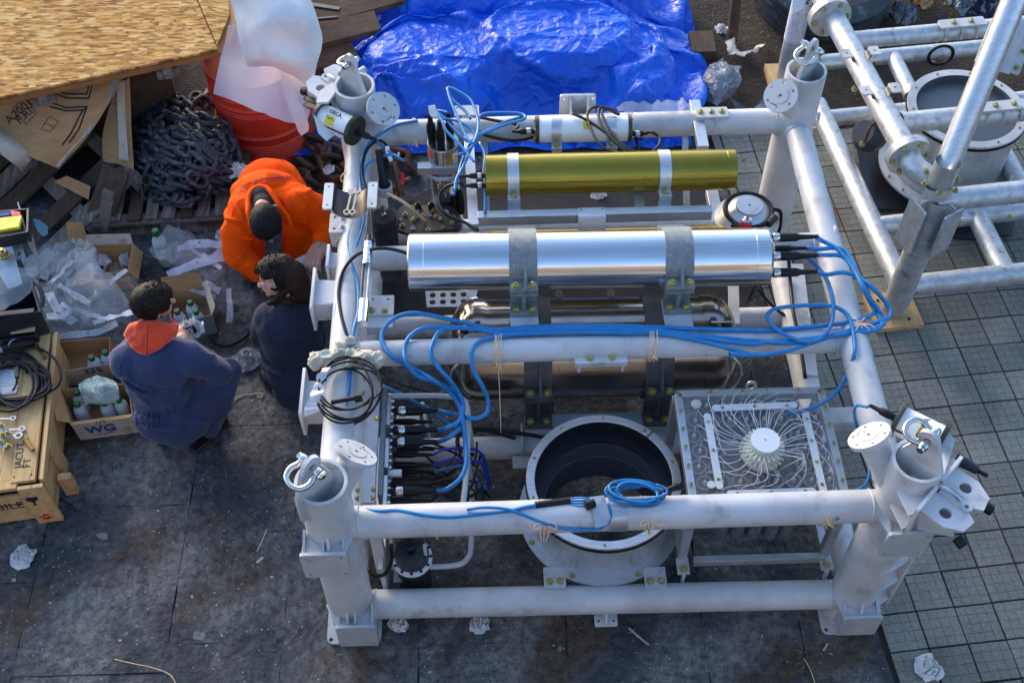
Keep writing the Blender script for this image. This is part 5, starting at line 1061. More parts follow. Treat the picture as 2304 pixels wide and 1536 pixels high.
flange(A1,dA,.115); flange(A1-dA*.024,dA,.115,nb=0); flange(at(1868,40,.98),dA,.12); flange(at(1868,40,.98)-dA*.025,dA,.12,nb=0)
M().tube([A1+dA*.01,A1+dA*.08,V((pt.x-.01,pt.y+.08,.93)),V((pt.x,pt.y+.03,.84)),V((pt.x,pt.y,.72))],.060,20,6).out('elbow',GALV,G2,smooth=180)
X2=V((math.cos(R(6)),math.sin(R(6)),0))
for px,py,r in ((1912,92,.050),(2025,277,.055),(2100,452,.058)):
    p=at(px,py,.97 if py<400 else .9); gp(p,p+X2*1.9,r)
p=at(1960,510,.22); gp(p,p+X2*1.6,.055); p=at(2040,643,.22); gp(p,p+X2*1.8,.060); p=at(1850,268,.22); gp(p+X2*-.05,p+X2*1.5,.052); p=at(1842,142,.22); gp(p,p+X2*1.9,.052)
gp(pf+V((0,0,.17)),at(1838,235,.22),.060); gp(at(2009,129,.22),at(2052,215,.22),.05); gp(at(2200,490,.22),at(2262,615,.22),.058); gp(at(2220,280,.22),at(2304,430,.22),.055)
# bright strut leaning up from the post flange
s1=at(2291,-20,1.75); dS=(s1-fc).normalized(); gp(fc+dS*.03,s1,.060,'leaning_strut',ALU); gp(fc,fc+Z*.12+dS*.02,.0615,'strut_base',ALU)
cs=at(2262,105,1.45)
for k in (-1,1):
    o=dS.cross(CF).normalized(); M().plate(cs+o*.085*k,dS,o,rrect(.22,.055,.008),[],.012).out('strut_clamp',WHITE2,G2)
    for q in (-.08,0,.08): M().bolt(cs+o*.09*k+dS*q-CF*.006,-CF,.011,.012).out('bolt',BRASS,G2)
M().lathe([(.064,-.12),(.067,-.12),(.067,.12),(.064,.12)],cs,dS,30,False).out('strut_clamp',WHITE2,G2)
# saddle brackets on the long chord
for px,py in ((1935,122),(1980,205)):
    c=at(px,py,1.05); e=M().tube([c+X2*-.10+Z*.012,c+X2*-.055+Z*.012,c+X2*-.04-Z*.01,c-Z*.012,c+X2*.04-Z*.01,c+X2*.055+Z*.012,c+X2*.10+Z*.012],.004,4,3).out('saddle_bracket',WHITE2,G2) if 0 else None
    for s_ in(-1,1): M().plate(c+X2*.078*s_+Z*.012,X2,Y,rrect(.055,.07,.006),[circ((.0,0),.007,8)],.010).out('saddle_bracket',WHITE,G2)
    m=M(); vs_=[]; n=10
    for yy in (-.035,.035):
        for rr_ in (.050,.058):
            for i in range(n+1): a=PI+PI*i/n; vs_.append(c+X2*(math.cos(a)*rr_)+V((0,yy,math.sin(a)*rr_*.8+.012)))
    k=n+1; fs=[]
    for i in range(n): fs+=[(i,i+1,2*k+i+1,2*k+i),(k+i,k+i+1,3*k+i+1,3*k+i),(i,i+1,k+i+1,k+i)]
    m.add(vs_,fs); m.out('saddle_bracket',BLACKM,G2)
for px,py in ((1940,168),(1958,292)):
    c=at(px,py,.9); M().tube([c+V((.06,.02,.06)),c+V((0,.0,.03)),c+V((-.01,0,-.08)),c+V((-.03,0,-.1))],.008,8).out('hook_strap',RUST,G2); M().bolt(c+V((-.02,0,-.1)),V((-.5,-.5,.6)),.012,.014).out('bolt',BRASS,G2)
for px,py,z in ((2165,52,1.04),(2260,238,1.04)):
    c=at(px,py,z); M().plate(c,X2,Y,rrect(.26,.07,.006),[],.012).out('rail_plate',WHITE2,G2)
    for s_ in (-.05,.05): M().bolt(c+X2*s_+Z*.006,Z,.012,.012).out('bolt',BRASS,G2)
    for s_ in (-.09,0,.09): M().prism([c+X2*s_+Y*-.03,c+X2*s_+V((0,-.045,-.08)),c+X2*s_+V((0,.0,-.03))],X2*.01).out('gusset',GALV,G2)
for px in (2158,2267): 
    c=at(px,492-(px-2158)*.12,.29); M().plate(c-Y*.0,X2,V((0,1,-1)),rrect(.06,.10,.006),[],.008).out('pipe_clip',WHITE,G2); M().bolt(c+V((0,-.035,.0)),V((0,-.5,.8)),.011,.010).out('bolt',BRASS,G2)
M().plate(at(1795,20,1.05),V((.2,1,.3)),V((1,0,0)),[(-.05,-.03),(.25,-.04),(.25,.05),(0,.03)],[],.012).out('top_fin',WHITE2,G2)
bp=at(1762,188,0); bp=V((2.655,3.74,.06)); gp(bp,bp+Z*1.2,.062,'corner_post')
patch_m=M().lathe([(.0645,.30),(.0645,.78)],bp,Z,24,False,a0=R(-100)+PI,a1=R(60)+PI); o=patch_m.out('paper_wrap',mk('wrapped_delivery_note',(.62,.62,.68),(.50,.50,.58),50,rough=.5,c3=(.40,.22,.25),s3=60,f3=(.6,.7)),G2)
def emblem(par,c,ex,ey,s_,mat=INKB,name='blue_emblem'):
    m=M(); ex=V(ex).normalized(); ey=V(ey).normalized(); m.tube([c+(ex*x+ey*y)*s_ for x,y in ((.5,.5),(.1,.55),(-.3,.2),(0,-.0),(.35,-.2),(0,-.6),(-.5,-.5))],s_*.17,5,3); return m.out(name,mat,par,smooth=180)
emblem(G2,bp+V((.012,-.066,.62)),X,Z,.022)
t=thing('wooden_block','square wooden block under the foot of the galvanised truss','wooden block',(pf.x,pf.y,0)); M().box((pf.x+.0,pf.y,.017),(.27,.25,.034),(X2,Z.cross(X2),Z)).out('block_board',WOOD,t,bevel=.002)
t=thing('wooden_block','wooden block under the far truss post','wooden block',(bp.x,bp.y,0)); M().box((bp.x,bp.y,.03),(.24,.24,.06)).out('block_board',WOOD,t)
# drum housing in truss
C=V((3.435,2.77,.60)); t=thing('round_ring_housing','tall round aluminium housing with grey closed lid inside the galvanised truss','instrument housing',(C.x,C.y,.1))
M().lathe([(.315,-.46),(.315,-.012)],C,Z,72,False).out('outer_wall',ALU,t,smooth=30)
M().lathe([(.285,-.012),(.335,-.012),(.335,.002),(.285,.002),(.285,-.05)],C,Z,72,False).out('rim',WHITE2,t,smooth=30); M().lathe([(.338,-.030),(.338,-.02),(.316,-.02)],C,Z,72,False).out('rim_seal',BLACK,t)
M().lathe([(.2845,-.002),(.2845,-.045),(.0,-.045)],C,Z,72,False).out('inner_lid',mk('blue_grey_lid',(.085,.105,.125),(.07,.085,.10),6,rough=.35),t,smooth=30)
M().lathe([(.317,-.46),(.39,-.46),(.39,-.445),(.317,-.445),(.317,-.46)],C,Z,72,False).out('lower_flange',WHITE2,t,smooth=30); M().lathe([(.393,-.475),(.393,-.462),(.32,-.462)],C,Z,72,False).out('rim_seal',BLACK,t)
for k in range(10): a=2*PI*k/10; M().bolt(C+V((math.cos(a)*.31,math.sin(a)*.31,.002)),Z,.006,.006).out('bolt',BRASS,t)
for k in range(3): a=3.4+.35*k; M().bolt(C+V((math.cos(a)*.37,math.sin(a)*.37,-.445)),Z,.006,.012).out('bolt',BRASS,t)
M().prism([C+V((.25,-.30,-.25)),C+V((.25,-.30,-.46)),C+V((.27,-.42,-.46))],(.012,0,0)).out('side_rib',WHITE2,t)
# black boards on the ground under it
t=thing('rubber_sheet','black rubber sheets lying on the tiles under the truss','rubber sheet',at(2000,420,0))
M().prism([at(1925,320,.02),at(1990,290,.02),at(2060,440,.02),at(1985,478,.02),at(1950,455,.02)],(0,0,.012)).out('rubber_piece',BLACKM,t)
M().prism([at(1955,470,.035),at(2000,425,.035),at(2055,470,.035),at(2150,600,.035),at(2035,575,.035),at(1985,475,.035)][:0] or [at(1958,470,.03),at(2000,425,.03),at(2060,470,.03),at(2050,478,.03)],(0,0,.010)).out('rubber_piece',mk('blue_black_board',(.015,.022,.035),None,rough=.5),t)
M().prism([at(2110,530,.015),at(2180,470,.015),at(2285,490,.015),at(2275,530,.015),at(2190,540,.015),at(2150,538,.015)],(0,0,.01)).out('rubber_piece',BLACKM,t)
t=thing('bracket','black cast bracket with yellow bolt by the near truss chord','bracket',at(1960,300,.1)); M().lathe([(.0,.0),(.10,0),(.11,.06),(.07,.12),(0,.12)],at(1965,305,.35),V((-.6,-.3,.5)),20).out('cast_cup',BLACKM,t)
c=at(2118,112,.33); o=M(); 
for k in range(3): o.tube([c+V((math.cos(a)*(.07+.006*k),-.02,math.sin(a)*(.07+.005*k)-.03)) for a in [2*PI*i/14 for i in range(14)]],.006,6,3,True)
o=o.out('cable_coil',BLACK,None,smooth=180); tag(o,'small black cable loops hanging from the far truss pipe','cable coil')
# ================================================================ tyres
TYR=mk('old_grey_tyre',(.045,.055,.062),(.025,.028,.032),8,rough=.75,bump=.5,bs=40,c3=(.10,.13,.13),s3=12,f3=(.56,.72),bd=.01)
def tyre(c,ro,w_,ax,label,mat=TYR,grooves=3):
    ax=V(ax).normalized(); ri=ro*.52; pr=[(ri,-w_*.30),(ri+.015,-w_*.42),(ri+(ro-ri)*.35,-w_*.52),(ri+(ro-ri)*.7,-w_*.53),(ro*.955,-w_*.46)]
    for k in range(grooves*2+1):
        r_=ro if k%2==0 else ro-.02; x0=-w_*.42+w_*.84*k/(grooves*2+1); x1=-w_*.42+w_*.84*(k+1)/(grooves*2+1); pr+=[(r_,x0+.002),(r_,x1-.002)]
    pr+=[(ro*.955,w_*.46),(ri+(ro-ri)*.7,w_*.53),(ri+(ro-ri)*.52,w_*.535),(ri+(ro-ri)*.5,w_*.52),(ri+(ro-ri)*.35,w_*.52),(ri+.015,w_*.42),(ri,w_*.30),(ri,-w_*.3)]
    o=M().lathe(pr,c,ax,72,False).out('old_tyre',mat,None,smooth=40,loc=c); return tag(o,label,'tyre')
tyre(at(1852,-50,.22),.50,.30,(.05,-.25,1),'huge worn grey tyre lying behind the truss frame')
tyre(at(905,-52,.25),.36,.24,(-.1,-.3,1),'rusty brown tyre ring beyond the old boards',RUST)
# rusty pipe stub and beam
o=M().cyl(at(1646,95,.05),at(1658,-20,.35),.035,n=16).out('rusty_pipe',RUST,None); tag(o,'rusty orange pipe leaning by the tyre','pipe')
# ================================================================ tarpaulin
def seg_d(p,a,b):
    ab=b-a; t=max(0,min(1,(p-a).dot(ab)/ab.dot(ab))); q=a+ab*t; s_=ab.x*(p.y-a.y)-ab.y*(p.x-a.x); return (p-q).length,t,1 if s_>0 else -1
def at2(x,y,z): q=at(x,y,z); return V((q.x,q.y))
FOLD=[((1045,-10),(860,175),.13,.16,.45),((850,170),(770,120),.10,.10,.15),((1215,-10),(1320,125),.09,.10,.5),((1320,125),(1365,270),.10,.09,.3),((1400,-10),(1535,230),.07,.08,.4),((880,95),(1230,70),.07,.09,.4),((1000,105),(1160,150),.06,.08,.4),((1160,150),(1280,235),.06,.08,.3),((870,165),(1010,205),.08,.10,.25),((1130,165),(1270,110),.08,.07,.4),((1430,20),(1480,240),.05,.06,.4),((900,235),(1080,200),.06,.08,.2),((1250,20),(1100,75),.05,.06,.5),((1000,190),(1210,265),.05,.06,.2),((1300,140),(1240,250),.04,.05,.3),((1520,40),(1560,220),.06,.10,.25),((760,140),(830,215),.07,.12,.15)]
FOLD=[(at2(*a,z),at2(*b,z),w_,h) for a,b,w_,h,z in FOLD]
def ridge(p): return 1-abs(noise.noise(p))*2
OUT=[at2(*p,z) for p,z in (((700,285),.04),((770,120),.1),((850,-20),.2),((860,-150),.3),((1200,-200),.4),((1520,-120),.3),((1548,10),.2),((1540,60),.15),((1556,110),.1),((1542,170),.05),((1552,215),.05),((1535,260),.03),((1558,345),.0),((1100,352),0),((860,345),.0),((760,325),.0))]
def inside(p,poly):
    c=False; n=len(poly)
    for i in range(n):
        a,b=poly[i],poly[(i+1)%n]
        if (a.y>p.y)!=(b.y>p.y) and p.x<(b.x-a.x)*(p.y-a.y)/(b.y-a.y)+a.x: c=not c
    return c
def dist(p,poly): return min(seg_d(p,poly[i],poly[(i+1)%len(poly)])[0] for i in range(len(poly)))
def PL(x,y,seed):
    """piecewise-linear noise on a triangle lattice: flat facets with straight creases"""
    sk_=(x+y)*.366025; X_=x+sk_; Y_=y+sk_; i=math.floor(X_); j=math.floor(Y_); u=X_-i; v=Y_-j
    h=lambda a,b:(math.sin(a*127.1+b*311.7+seed*74.7)*43758.5453)%1
    if u>v: return h(i,j)*(1-u)+h(i+1,j)*(u-v)+h(i+1,j+1)*v
    return h(i,j)*(1-v)+h(i,j+1)*(v-u)+h(i+1,j+1)*u
def rotp(x,y,a): return x*math.cos(a)-y*math.sin(a),x*math.sin(a)+y*math.cos(a)
def tarp():
    xs_=[p.x for p in OUT]; ys_=[p.y for p in OUT]; x0,x1,y0,y1=min(xs_),max(xs_),min(ys_),max(ys_); st=.0135; nx=int((x1-x0)/st); ny=int((y1-y0)/st); idx={}; vs_=[]; fs=[]
    for j in range(ny+1):
        for i in range(nx+1):
            p=V((x0+i*st,y0+j*st)); 
            if not inside(p,OUT): continue
            d=dist(p,OUT); e=min(1,d/.60); dome=(1-(1-e)**2)
            g=min(1,d/.10)
            w1=V((p.x+.12*noise.noise(V((p.x*1.5,p.y*1.5,3))),p.y+.12*noise.noise(V((p.x*1.5,p.y*1.5,9))),0))
            z=.03+.26*dome*(.8+.45*noise.noise(V((p.x*1.1,p.y*1.1,5))))
            #v1=noise.voronoi(V((w1.x*2.6,w1.y*3.4,1)))[0]; v2=noise.voronoi(V((w1.x*6+w1.y*2,w1.y*6.5,4)))[0]; v3=noise.voronoi(V((w1.x*14,w1.y*15+w1.x*3,7)))[0]
            for an,fx,fy,am,sd_ in ((.9,1.2,3.0,.17,1),(-.7,1.7,4.2,.13,2),(1.2,3.4,7.0,.085,3),(-.3,6,10,.050,4),(.8,13,17,.022,5),(2.1,24,29,.008,6)):
                a_,b_=rotp(w1.x,w1.y,an); z+=g*am*(PL(a_*fx,b_*fy,sd_)-.4)
            for a,b,w_,h in FOLD:
                dd,t,sg=seg_d(p,a,b)
                if dd<w_: q=1-dd/w_; z+=g*h*(q**(.6 if sg>0 else 1.5))*min(1,4*t+.3,4*(1-t)+.3)
            idx[i,j]=len(vs_); vs_.append((p.x,p.y,max(.012,z)))
    for (i,j),k in idx.items():
        if (i+1,j) in idx and (i,j+1) in idx and (i+1,j+1) in idx: fs.append((k,idx[i+1,j],idx[i+1,j+1],idx[i,j+1]))
    return M().add(vs_,fs)
def heap(x,y):
    h=0
    for cx,cy,rx,ry,hh in ((.35,3.75,.55,.40,.34),(1.15,3.85,.60,.45,.40),(1.65,3.65,.30,.40,.30),(.75,4.5,1.2,.5,.45),(-.05,3.6,.35,.30,.20)):
        q=1-((x-cx)/rx)**2-((y-cy)/ry)**2
        if q>0: h=max(h,hh*min(1,q*2.2))
    return h
def cloth_tarp():
    """let a slack sheet fall and crumple over the heap"""
    gm=M(); nx,ny=46,40; gm.add([(-1.0+3.6*i/nx,2.7+2.9*j/ny,heap(-1.0+3.6*i/nx,2.7+2.9*j/ny)+.005) for j in range(ny+1) for i in range(nx+1)],[(j*(nx+1)+i,j*(nx+1)+i+1,(j+1)*(nx+1)+i+1,(j+1)*(nx+1)+i) for j in range(ny) for i in range(nx)])
    col=gm.out('heap_under',BLACKM,None,loc=(0,0,0)); col.modifiers.new('c','COLLISION'); col.collision.thickness_outer=.012; col.collision.cloth_friction=30
    x0,x1,y0,y1=-.44,1.98,3.12,5.0; st=.0185; nx,ny=int((x1-x0)/st),int((y1-y0)/st); rr_=random.Random(4); vs_=[]
    for j in range(ny+1):
        for i in range(nx+1):
            u=i/nx; v=j/ny; x=x0+(x1-x0)*u; y=y0+(y1-y0)*v
            x+=(.05*noise.noise(V((0,y*4,2))) if u>.95 else 0)-.16*max(0,1-v/.12)*max(0,1-u/.12)+.14*max(0,v-.25)*max(0,1-u/.3)
            vs_.append((x,y+.03*noise.noise(V((x*3,0,7)))*(1-v),(heap(x,y)+.05)*min(1,.15+6*min(u,1-u,v,1-v))+.02+.05*noise.noise(V((x*2.2,y*2.2,3)))*min(1,8*min(u,1-u,v,1-v))+.03*noise.noise(V((x*7+y*3,y*5,9)))))
    cm=M().add(vs_,[(j*(nx+1)+i,j*(nx+1)+i+1,(j+1)*(nx+1)+i+1,(j+1)*(nx+1)+i) for j in range(ny) for i in range(nx)])
    ob=cm.out('blue_tarpaulin',TARP,None,smooth=180,loc=(0,0,0))
    vg=ob.vertex_groups.new(name='pin'); vg.add([j*(nx+1)+i for j in range(ny+1) for i in range(nx+1) if i in(0,nx) or j in (0,ny)],1,'REPLACE')
    c=ob.modifiers.new('cloth','CLOTH'); s_=c.settings; s_.vertex_group_mass='pin'; s_.pin_stiffness=1; s_.quality=5; s_.mass=.25; s_.tension_stiffness=18; s_.compression_stiffness=18; s_.shear_stiffness=10; s_.bending_stiffness=.3; s_.shrink_min=-.33; s_.air_damping=1.5; s_.tension_damping=6; s_.compression_damping=6; s_.shear_damping=6
    c.collision_settings.distance_min=.008; c.collision_settings.collision_quality=2; c.point_cache.frame_start=1; c.point_cache.frame_end=60
    for f in range(1,TF): sc.frame_set(f)
    dg=bpy.context.evaluated_depsgraph_get(); me=bpy.data.meshes.new_from_object(ob.evaluated_get(dg)); ob.modifiers.clear(); ob.data=me; bpy.data.objects.remove(col); sc.frame_set(1)
    sb=ob.modifiers.new('sub','SUBSURF'); sb.levels=1; sb.render_levels=1; return ob
TF=44
o=cloth_tarp(); tag(o,'crumpled shiny blue tarpaulin heaped behind the white frame','tarpaulin')
# ================================================================ OSB crate
def osbmat():
    m=mk('oriented_strand_board',(.46,.215,.05),(.34,.145,.033),30,rough=.85,spec=.2,bump=.15,bs=120,bd=.002)
    n=m.node_tree.nodes; L=m.node_tree.links; b=n['Principled BSDF']; col=b.inputs['Base Color'].links[0].from_socket; tc=[x for x in n if x.type=='TEX_COORD'][0]
    for k,(rot,s_,c,lo,hi) in enumerate(((.3,(12,62,16),(.56,.31,.10),.50,.62),(1.9,(20,62,20),(.26,.12,.035),.56,.66),(-.5,(12,78,16),(.58,.31,.085),.52,.64),(1.1,(20,90,26),(.17,.075,.025),.62,.68),(-1.2,(18,60,18),(.62,.41,.17),.62,.68))):
        mp=n.new('ShaderNodeMapping'); mp.inputs['Rotation'].default_value=(0,0,rot); mp.inputs['Scale'].default_value=(s_[0],s_[1],s_[2]*.05); mp.inputs['Location'].default_value=(k*3,k,k*7); L.new(tc.outputs['Object'],mp.inputs[0])
        t=n.new('ShaderNodeTexVoronoi'); t.inputs['Scale'].default_value=1; L.new(mp.outputs[0],t.inputs[0]); se=n.new('ShaderNodeSeparateColor'); L.new(t.outputs['Color'],se.inputs[0])
        mr=n.new('ShaderNodeMapRange'); mr.inputs[1].default_value=lo+.1; mr.inputs[2].default_value=hi+.25; L.new(se.outputs[0],mr.inputs[0])
        mx=n.new('ShaderNodeMix'); mx.data_type='RGBA'; L.new(mr.outputs[0],mx.inputs[0]); L.new(col,mx.inputs[6]); mx.inputs[7].default_value=(*c,1); col=mx.outputs[2]
    L.new(col,b.inputs['Base Color']); return m
OSB=osbmat(); OEDGE=mk('orange_board_edge',(.36,.13,.035),(.25,.10,.03),20,rough=.7)
ZO=.80; pA=at(489,110,ZO); pB=at(0,219,ZO); ex=(pA-pB).normalized(); ey=Z.cross(ex); pB=pA-ex*2.6
t=thing('strand_board_crate','large crate with a broad strand board top at the upper left','crate',pA.lerp(pB,.5)-Z*ZO)
sd=[at(x,y,ZO) for x,y in ((487,106),(430,-30),(415,-62))]
M().prism([pB,pA,at(441,-3,ZO),at(418,-60,ZO),pB+ey*1.6],Z*-.016).out('top_panel',OSB,t,smooth=0,bevel=.001)
M().prism([at(489,104,ZO+.004),at(517,38,ZO-.02),at(514,-10,ZO-.03),at(490,-60,ZO-.03),at(421,-60,ZO+.004),at(444,-3,ZO+.004)],Z*.012).out('side_panel',OSB,t,smooth=0)
M().prism([pB-ey*.020-Z*.044,pA+ex*.055-ey*.015-Z*.044,at(540,30,ZO-.04),at(520,-60,ZO-.04),pB+ey*1.6-Z*.044],Z*.024).out('base_board',OEDGE,t,smooth=0)
M().prism([pB+ey*.35-Z*(ZO-.02),pA+ey*.35-ex*.3-Z*(ZO-.02),pA+ey*1.3-ex*.3-Z*(ZO-.02),pB+ey*1.3-Z*(ZO-.02)],Z*(ZO-.07)).out('crate_body',WOODD,t,smooth=0)
for px,py in ((375,152),(95,212)):
    q=at(px,py,ZO-.075); M().box(q+ey*.06-Z*.02,(.13,.20,.055),(ex,ey,Z)).out('skid_block',WOODG,t,bevel=.003); M().box(q+ey*.05-Z*.0,(.05,.24,.06),(ex,ey,Z)).out('skid_block',WOODG,t,bevel=.003)
M().box(pA-ex*.9+ey*.14-Z*.085,(1.9,.06,.07),(ex,ey,Z)).out('skid_beam',WOODD,t)
# ================================================================ old boards between crate and tarpaulin
BRN=mk('brown_rusty_board',(.16,.085,.042),(.085,.045,.024),5,rough=.8,stretch=(2,7,2),bump=.5,bs=40,c3=(.32,.19,.10),s3=60,f3=(.56,.68),bd=.006)
for k,(a,b,z,w_,lab) in enumerate((((560,235),(765,170),.22,.20,'lowest brown board leaning beside the tarpaulin'),((600,165),(795,108),.30,.19,'second brown weathered board above the lowest one'),((600,112),(850,50),.38,.16,'third brown board near the black bars'),((640,40),(1000,-60),.42,.30,'broad brown board farthest up beyond the black bars'))):
    p,q=at(*a,z),at(*b,z); o=M().bar(p,q,w_,.05,V((0,-.25,1))).out('old_board',BRN,None,bevel=.004); tag(o,lab,'board','weathered boards behind the drum')
for a,b,lab in (((700,12),(765,22),'thick black bar end lying on the brown boards'),((700,45),(760,40),'thin black bar end lying on the brown boards')):
    p,q=at(*a,.50),at(*b,.50); o=M().bar(p-(q-p)*1.2,q,.035 if 'thick' in lab else .018,.02).out('black_bar',BLACKM,None,bevel=.002); tag(o,lab,'metal bar')
# ================================================================ red drum and sheeting
C=V((-.722,3.355,0)); pr=[(.262,0),(.272,.006),(.272,.02)]; 
for h in (.05,.075,.10,.125,.15,.175): pr+=[(.268,h-.010),(.274,h),(.268,h+.010)]
pr+=[(.268,.22),(.270,.25),(.281,.262),(.270,.275),(.268,.30),(.268,.42)]
for h in (.45,.475): pr+=[(.268,h-.010),(.273,h),(.268,h+.010)]
pr+=[(.270,.51),(.281,.522),(.270,.535),(.268,.55)]
for h in (.59,.615,.64,.665): pr+=[(.268,h-.010),(.273,h),(.268,h+.010)]
pr+=[(.268,.73),(.276,.735),(.276,.75),(.262,.75),(.260,.735),(0,.735)]
pr=[(r_*1.09,h_*.84) for r_,h_ in pr]
t=thing('oil_drum','red ribbed steel drum half covered by translucent sheeting','drum',C); M().lathe(pr,C,Z,72,False).out('drum_shell',DRUMR,t,smooth=30)
def sheet(name,rows,mat,sub=6,amp=.01,freq=9,seed=0,smooth=180,par=None,jag=0):
    """rows of (px,py,z) control points, splined both ways and crumpled"""
    g1=[spline([at(*p) if len(p)==3 else V(p[:3]) for p in r],sub) for r in rows]; n=len(g1[0]); cols=[spline([r[i] for r in g1],sub) for i in range(n)]; m_=len(cols[0]); vs_=[]
    for i in range(n):
        for j in range(m_):
            p=cols[i][j]; w_=V((p.x*freq,p.y*freq,seed+p.z*freq)); k=ridge(w_)*amp+ridge(w_*2.6)*amp*.4
            q=p+V((noise.noise(w_+V((3,1,0)))*amp,noise.noise(w_+V((0,7,0)))*amp,k))
            if jag and (i in(0,n-1) or j in (0,m_-1)): q+=V((noise.noise(w_*5),noise.noise(w_*5+V((5,5,5))),0))*jag
            vs_.append(q)
    return M().add(vs_,[(i*m_+j,i*m_+j+1,(i+1)*m_+j+1,(i+1)*m_+j) for i in range(n-1) for j in range(m_-1)]).out(name,mat,par,smooth=smooth)
BWRAP=mk('white_sheeting',(.78,.76,.74),(.66,.66,.68),4,rough=.45,bump=.35,bs=120,alpha=.93,bd=.002,crease=((3,.05,.6),))
BWRAP2=mk('translucent_sheeting',(.62,.62,.68),None,rough=.4,bump=.3,bs=160,alpha=.62,bd=.002)
o=sheet('plastic_sheet',[[(512,-30,1.35),(600,-30,1.40),(660,-25,1.35),(690,-15,1.25)],[(530,40,1.2),(600,35,1.32),(670,40,1.30),(716,60,1.15)],[(538,95,1.1),(600,85,1.22),(660,95,1.18),(724,98,1.08)],[(555,145,.98),(610,140,1.10),(668,150,1.05),(716,150,.98)],[(562,152,.92),(620,162,1.0),(660,178,.95),(706,200,.88)]],BWRAP,5,.022,5,2); tag(o,'bright white plastic sheet draped high beside the strand board crate','plastic sheet')
o=sheet('plastic_sheet',[[(515,60,1.0),(560,60,.96),(640,110,.98),(712,150,.90)],[(500,130,.80),(560,150,.84),(635,185,.86),(705,205,.82)],[(482,214,.62),(560,245,.70),(640,275,.72),(690,280,.68)]],BWRAP2,5,.010,6,4); tag(o,'translucent sheet hanging over the front of the red drum','plastic sheet')
o=sheet('plastic_strip',[[(626,160,.95),(650,165,.95)],[(640,215,.80),(668,220,.80)],[(655,262,.72),(690,265,.70)],[(680,308,.60),(694,300,.6)]],BWRAP,6,.012,14,6); tag(o,'twisted white plastic strip hanging down the right of the drum','plastic strip')
# ================================================================ chains
def link_mesh(L=.10,W_=.066,r=.0115,stud=True,mat=CHAINM):
    m=M(); a=L/2-W_/2; h=W_/2-r; pts=[]
    for i in range(7): q=-PI/2+PI*i/6; pts.append(V((a+math.cos(q)*h,math.sin(q)*h,0)))
    for i in range(7): q=PI/2+PI*i/6; pts.append(V((-a+math.cos(q)*h,math.sin(q)*h,0)))
    m.tube(pts,r,7,1,True)
    if stud: m.tube([V((0,-h,0)),V((0,h,0))],r*.75,6,1)
    me=bpy.data.meshes.new('chain_link'); me.from_pydata([tuple(v) for v in m.v],[],m.f); me.shade_smooth(); me.materials.append(mat); return me
def chain(t,me,pts,L,seed,origin):
    P=spline(pts,10); acc=[0]
    for i in range(1,len(P)): acc.append(acc[-1]+(P[i]-P[i-1]).length)
    rr_=random.Random(seed); s_=0; k=0
    while s_<acc[-1]:
        i=next((i for i in range(1,len(P)) if acc[i]>=s_),len(P)-1); u=(s_-acc[i-1])/max(1e-6,acc[i]-acc[i-1]); p=P[i-1].lerp(P[i],u); d=(P[i]-P[i-1]).normalized()
        up=Z.copy(); y=up.cross(d).normalized(); z=d.cross(y); roll=(R(38) if k%2 else R(-42))+rr_.uniform(-.25,.25); y2=y*math.cos(roll)+z*math.sin(roll); z2=d.cross(y2)
        o=bpy.data.objects.new('link',me); COL.objects.link(o); o.parent=t; mt=Matrix((d,y2,z2)).transposed().to_4x4(); mt.translation=p-origin; o.matrix_local=mt
        s_+=L*.69; k+=1
cc=at(420,340,.15)
t=thing('anchor_chain','heap of dark tarred stud-link chain piled on the wooden pallet','chain',cc); me=link_mesh(.155,.100,.0155)
def hz(px,py):
    u=(px-425)/135; v=(py-335)/130; return .14+.34*max(0,1-u*u-v*v*.85)
rr_=random.Random(5)
strands=[[(330,230),(370,255),(430,275),(480,310),(505,345)],[(340,215),(400,235),(450,265),(500,300),(520,350)],[(310,260),(350,280),(375,330),(440,345),(500,385)],[(330,300),(380,300),(440,320),(500,370),(535,410)],[(305,320),(350,325),(410,335),(450,375),(500,400)],[(310,345),(340,370),(330,410),(345,440),(420,455)],[(345,350),(370,380),(400,400),(470,400),(490,430)],[(360,420),(400,440),(430,450),(460,430),(440,400),(400,390)],[(320,380),(345,400),(380,410),(420,420)],[(380,350),(430,370),(470,390),(510,400),(540,420)],[(460,280),(500,290),(520,320),(530,360)],[(350,240),(345,290),(360,340),(400,370)],[(420,300),(455,330),(480,360),(470,390)],[(310,290),(330,330),(335,370),(325,420),(350,450),(390,440)],[(395,260),(440,290),(455,320),(500,340)],[(480,410),(510,420),(535,400)]]
for k,s_ in enumerate(strands):
    pts=[at(x,y,0) for x,y in s_]; pts=[at(x,y,hz(x,y)-.05) for x,y in s_]; pts=[p+V((rr_.uniform(-.01,.01),rr_.uniform(-.01,.01),rr_.uniform(-.01,.015))) for p in pts]; chain(t,me,pts,.155,k,cc)
# inner core so the heap has no gaps
for k in range(48):
    px=rr_.uniform(315,525); py=rr_.uniform(215,445); h=hz(px,py)-.085
    if h<.1: continue
    o=bpy.data.objects.new('link',me); COL.objects.link(o); o.parent=t; o.matrix_local=Matrix.Translation(at(px,py,h)-cc)@Matrix.Rotation(rr_.uniform(0,6),4,'Z')@Matrix.Rotation(rr_.uniform(-.9,.9),4,'X')
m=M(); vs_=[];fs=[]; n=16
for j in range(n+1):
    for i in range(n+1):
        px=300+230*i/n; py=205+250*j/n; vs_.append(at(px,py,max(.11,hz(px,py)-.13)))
o=m.add(vs_,[(j*(n+1)+i,j*(n+1)+i+1,(j+1)*(n+1)+i+1,(j+1)*(n+1)+i) for j in range(n) for i in range(n)]).out('heap_core',mk('chain_shadow_core',(.012,.012,.013),None,rough=1,bump=1,bs=40),t,smooth=180); stuff(o)
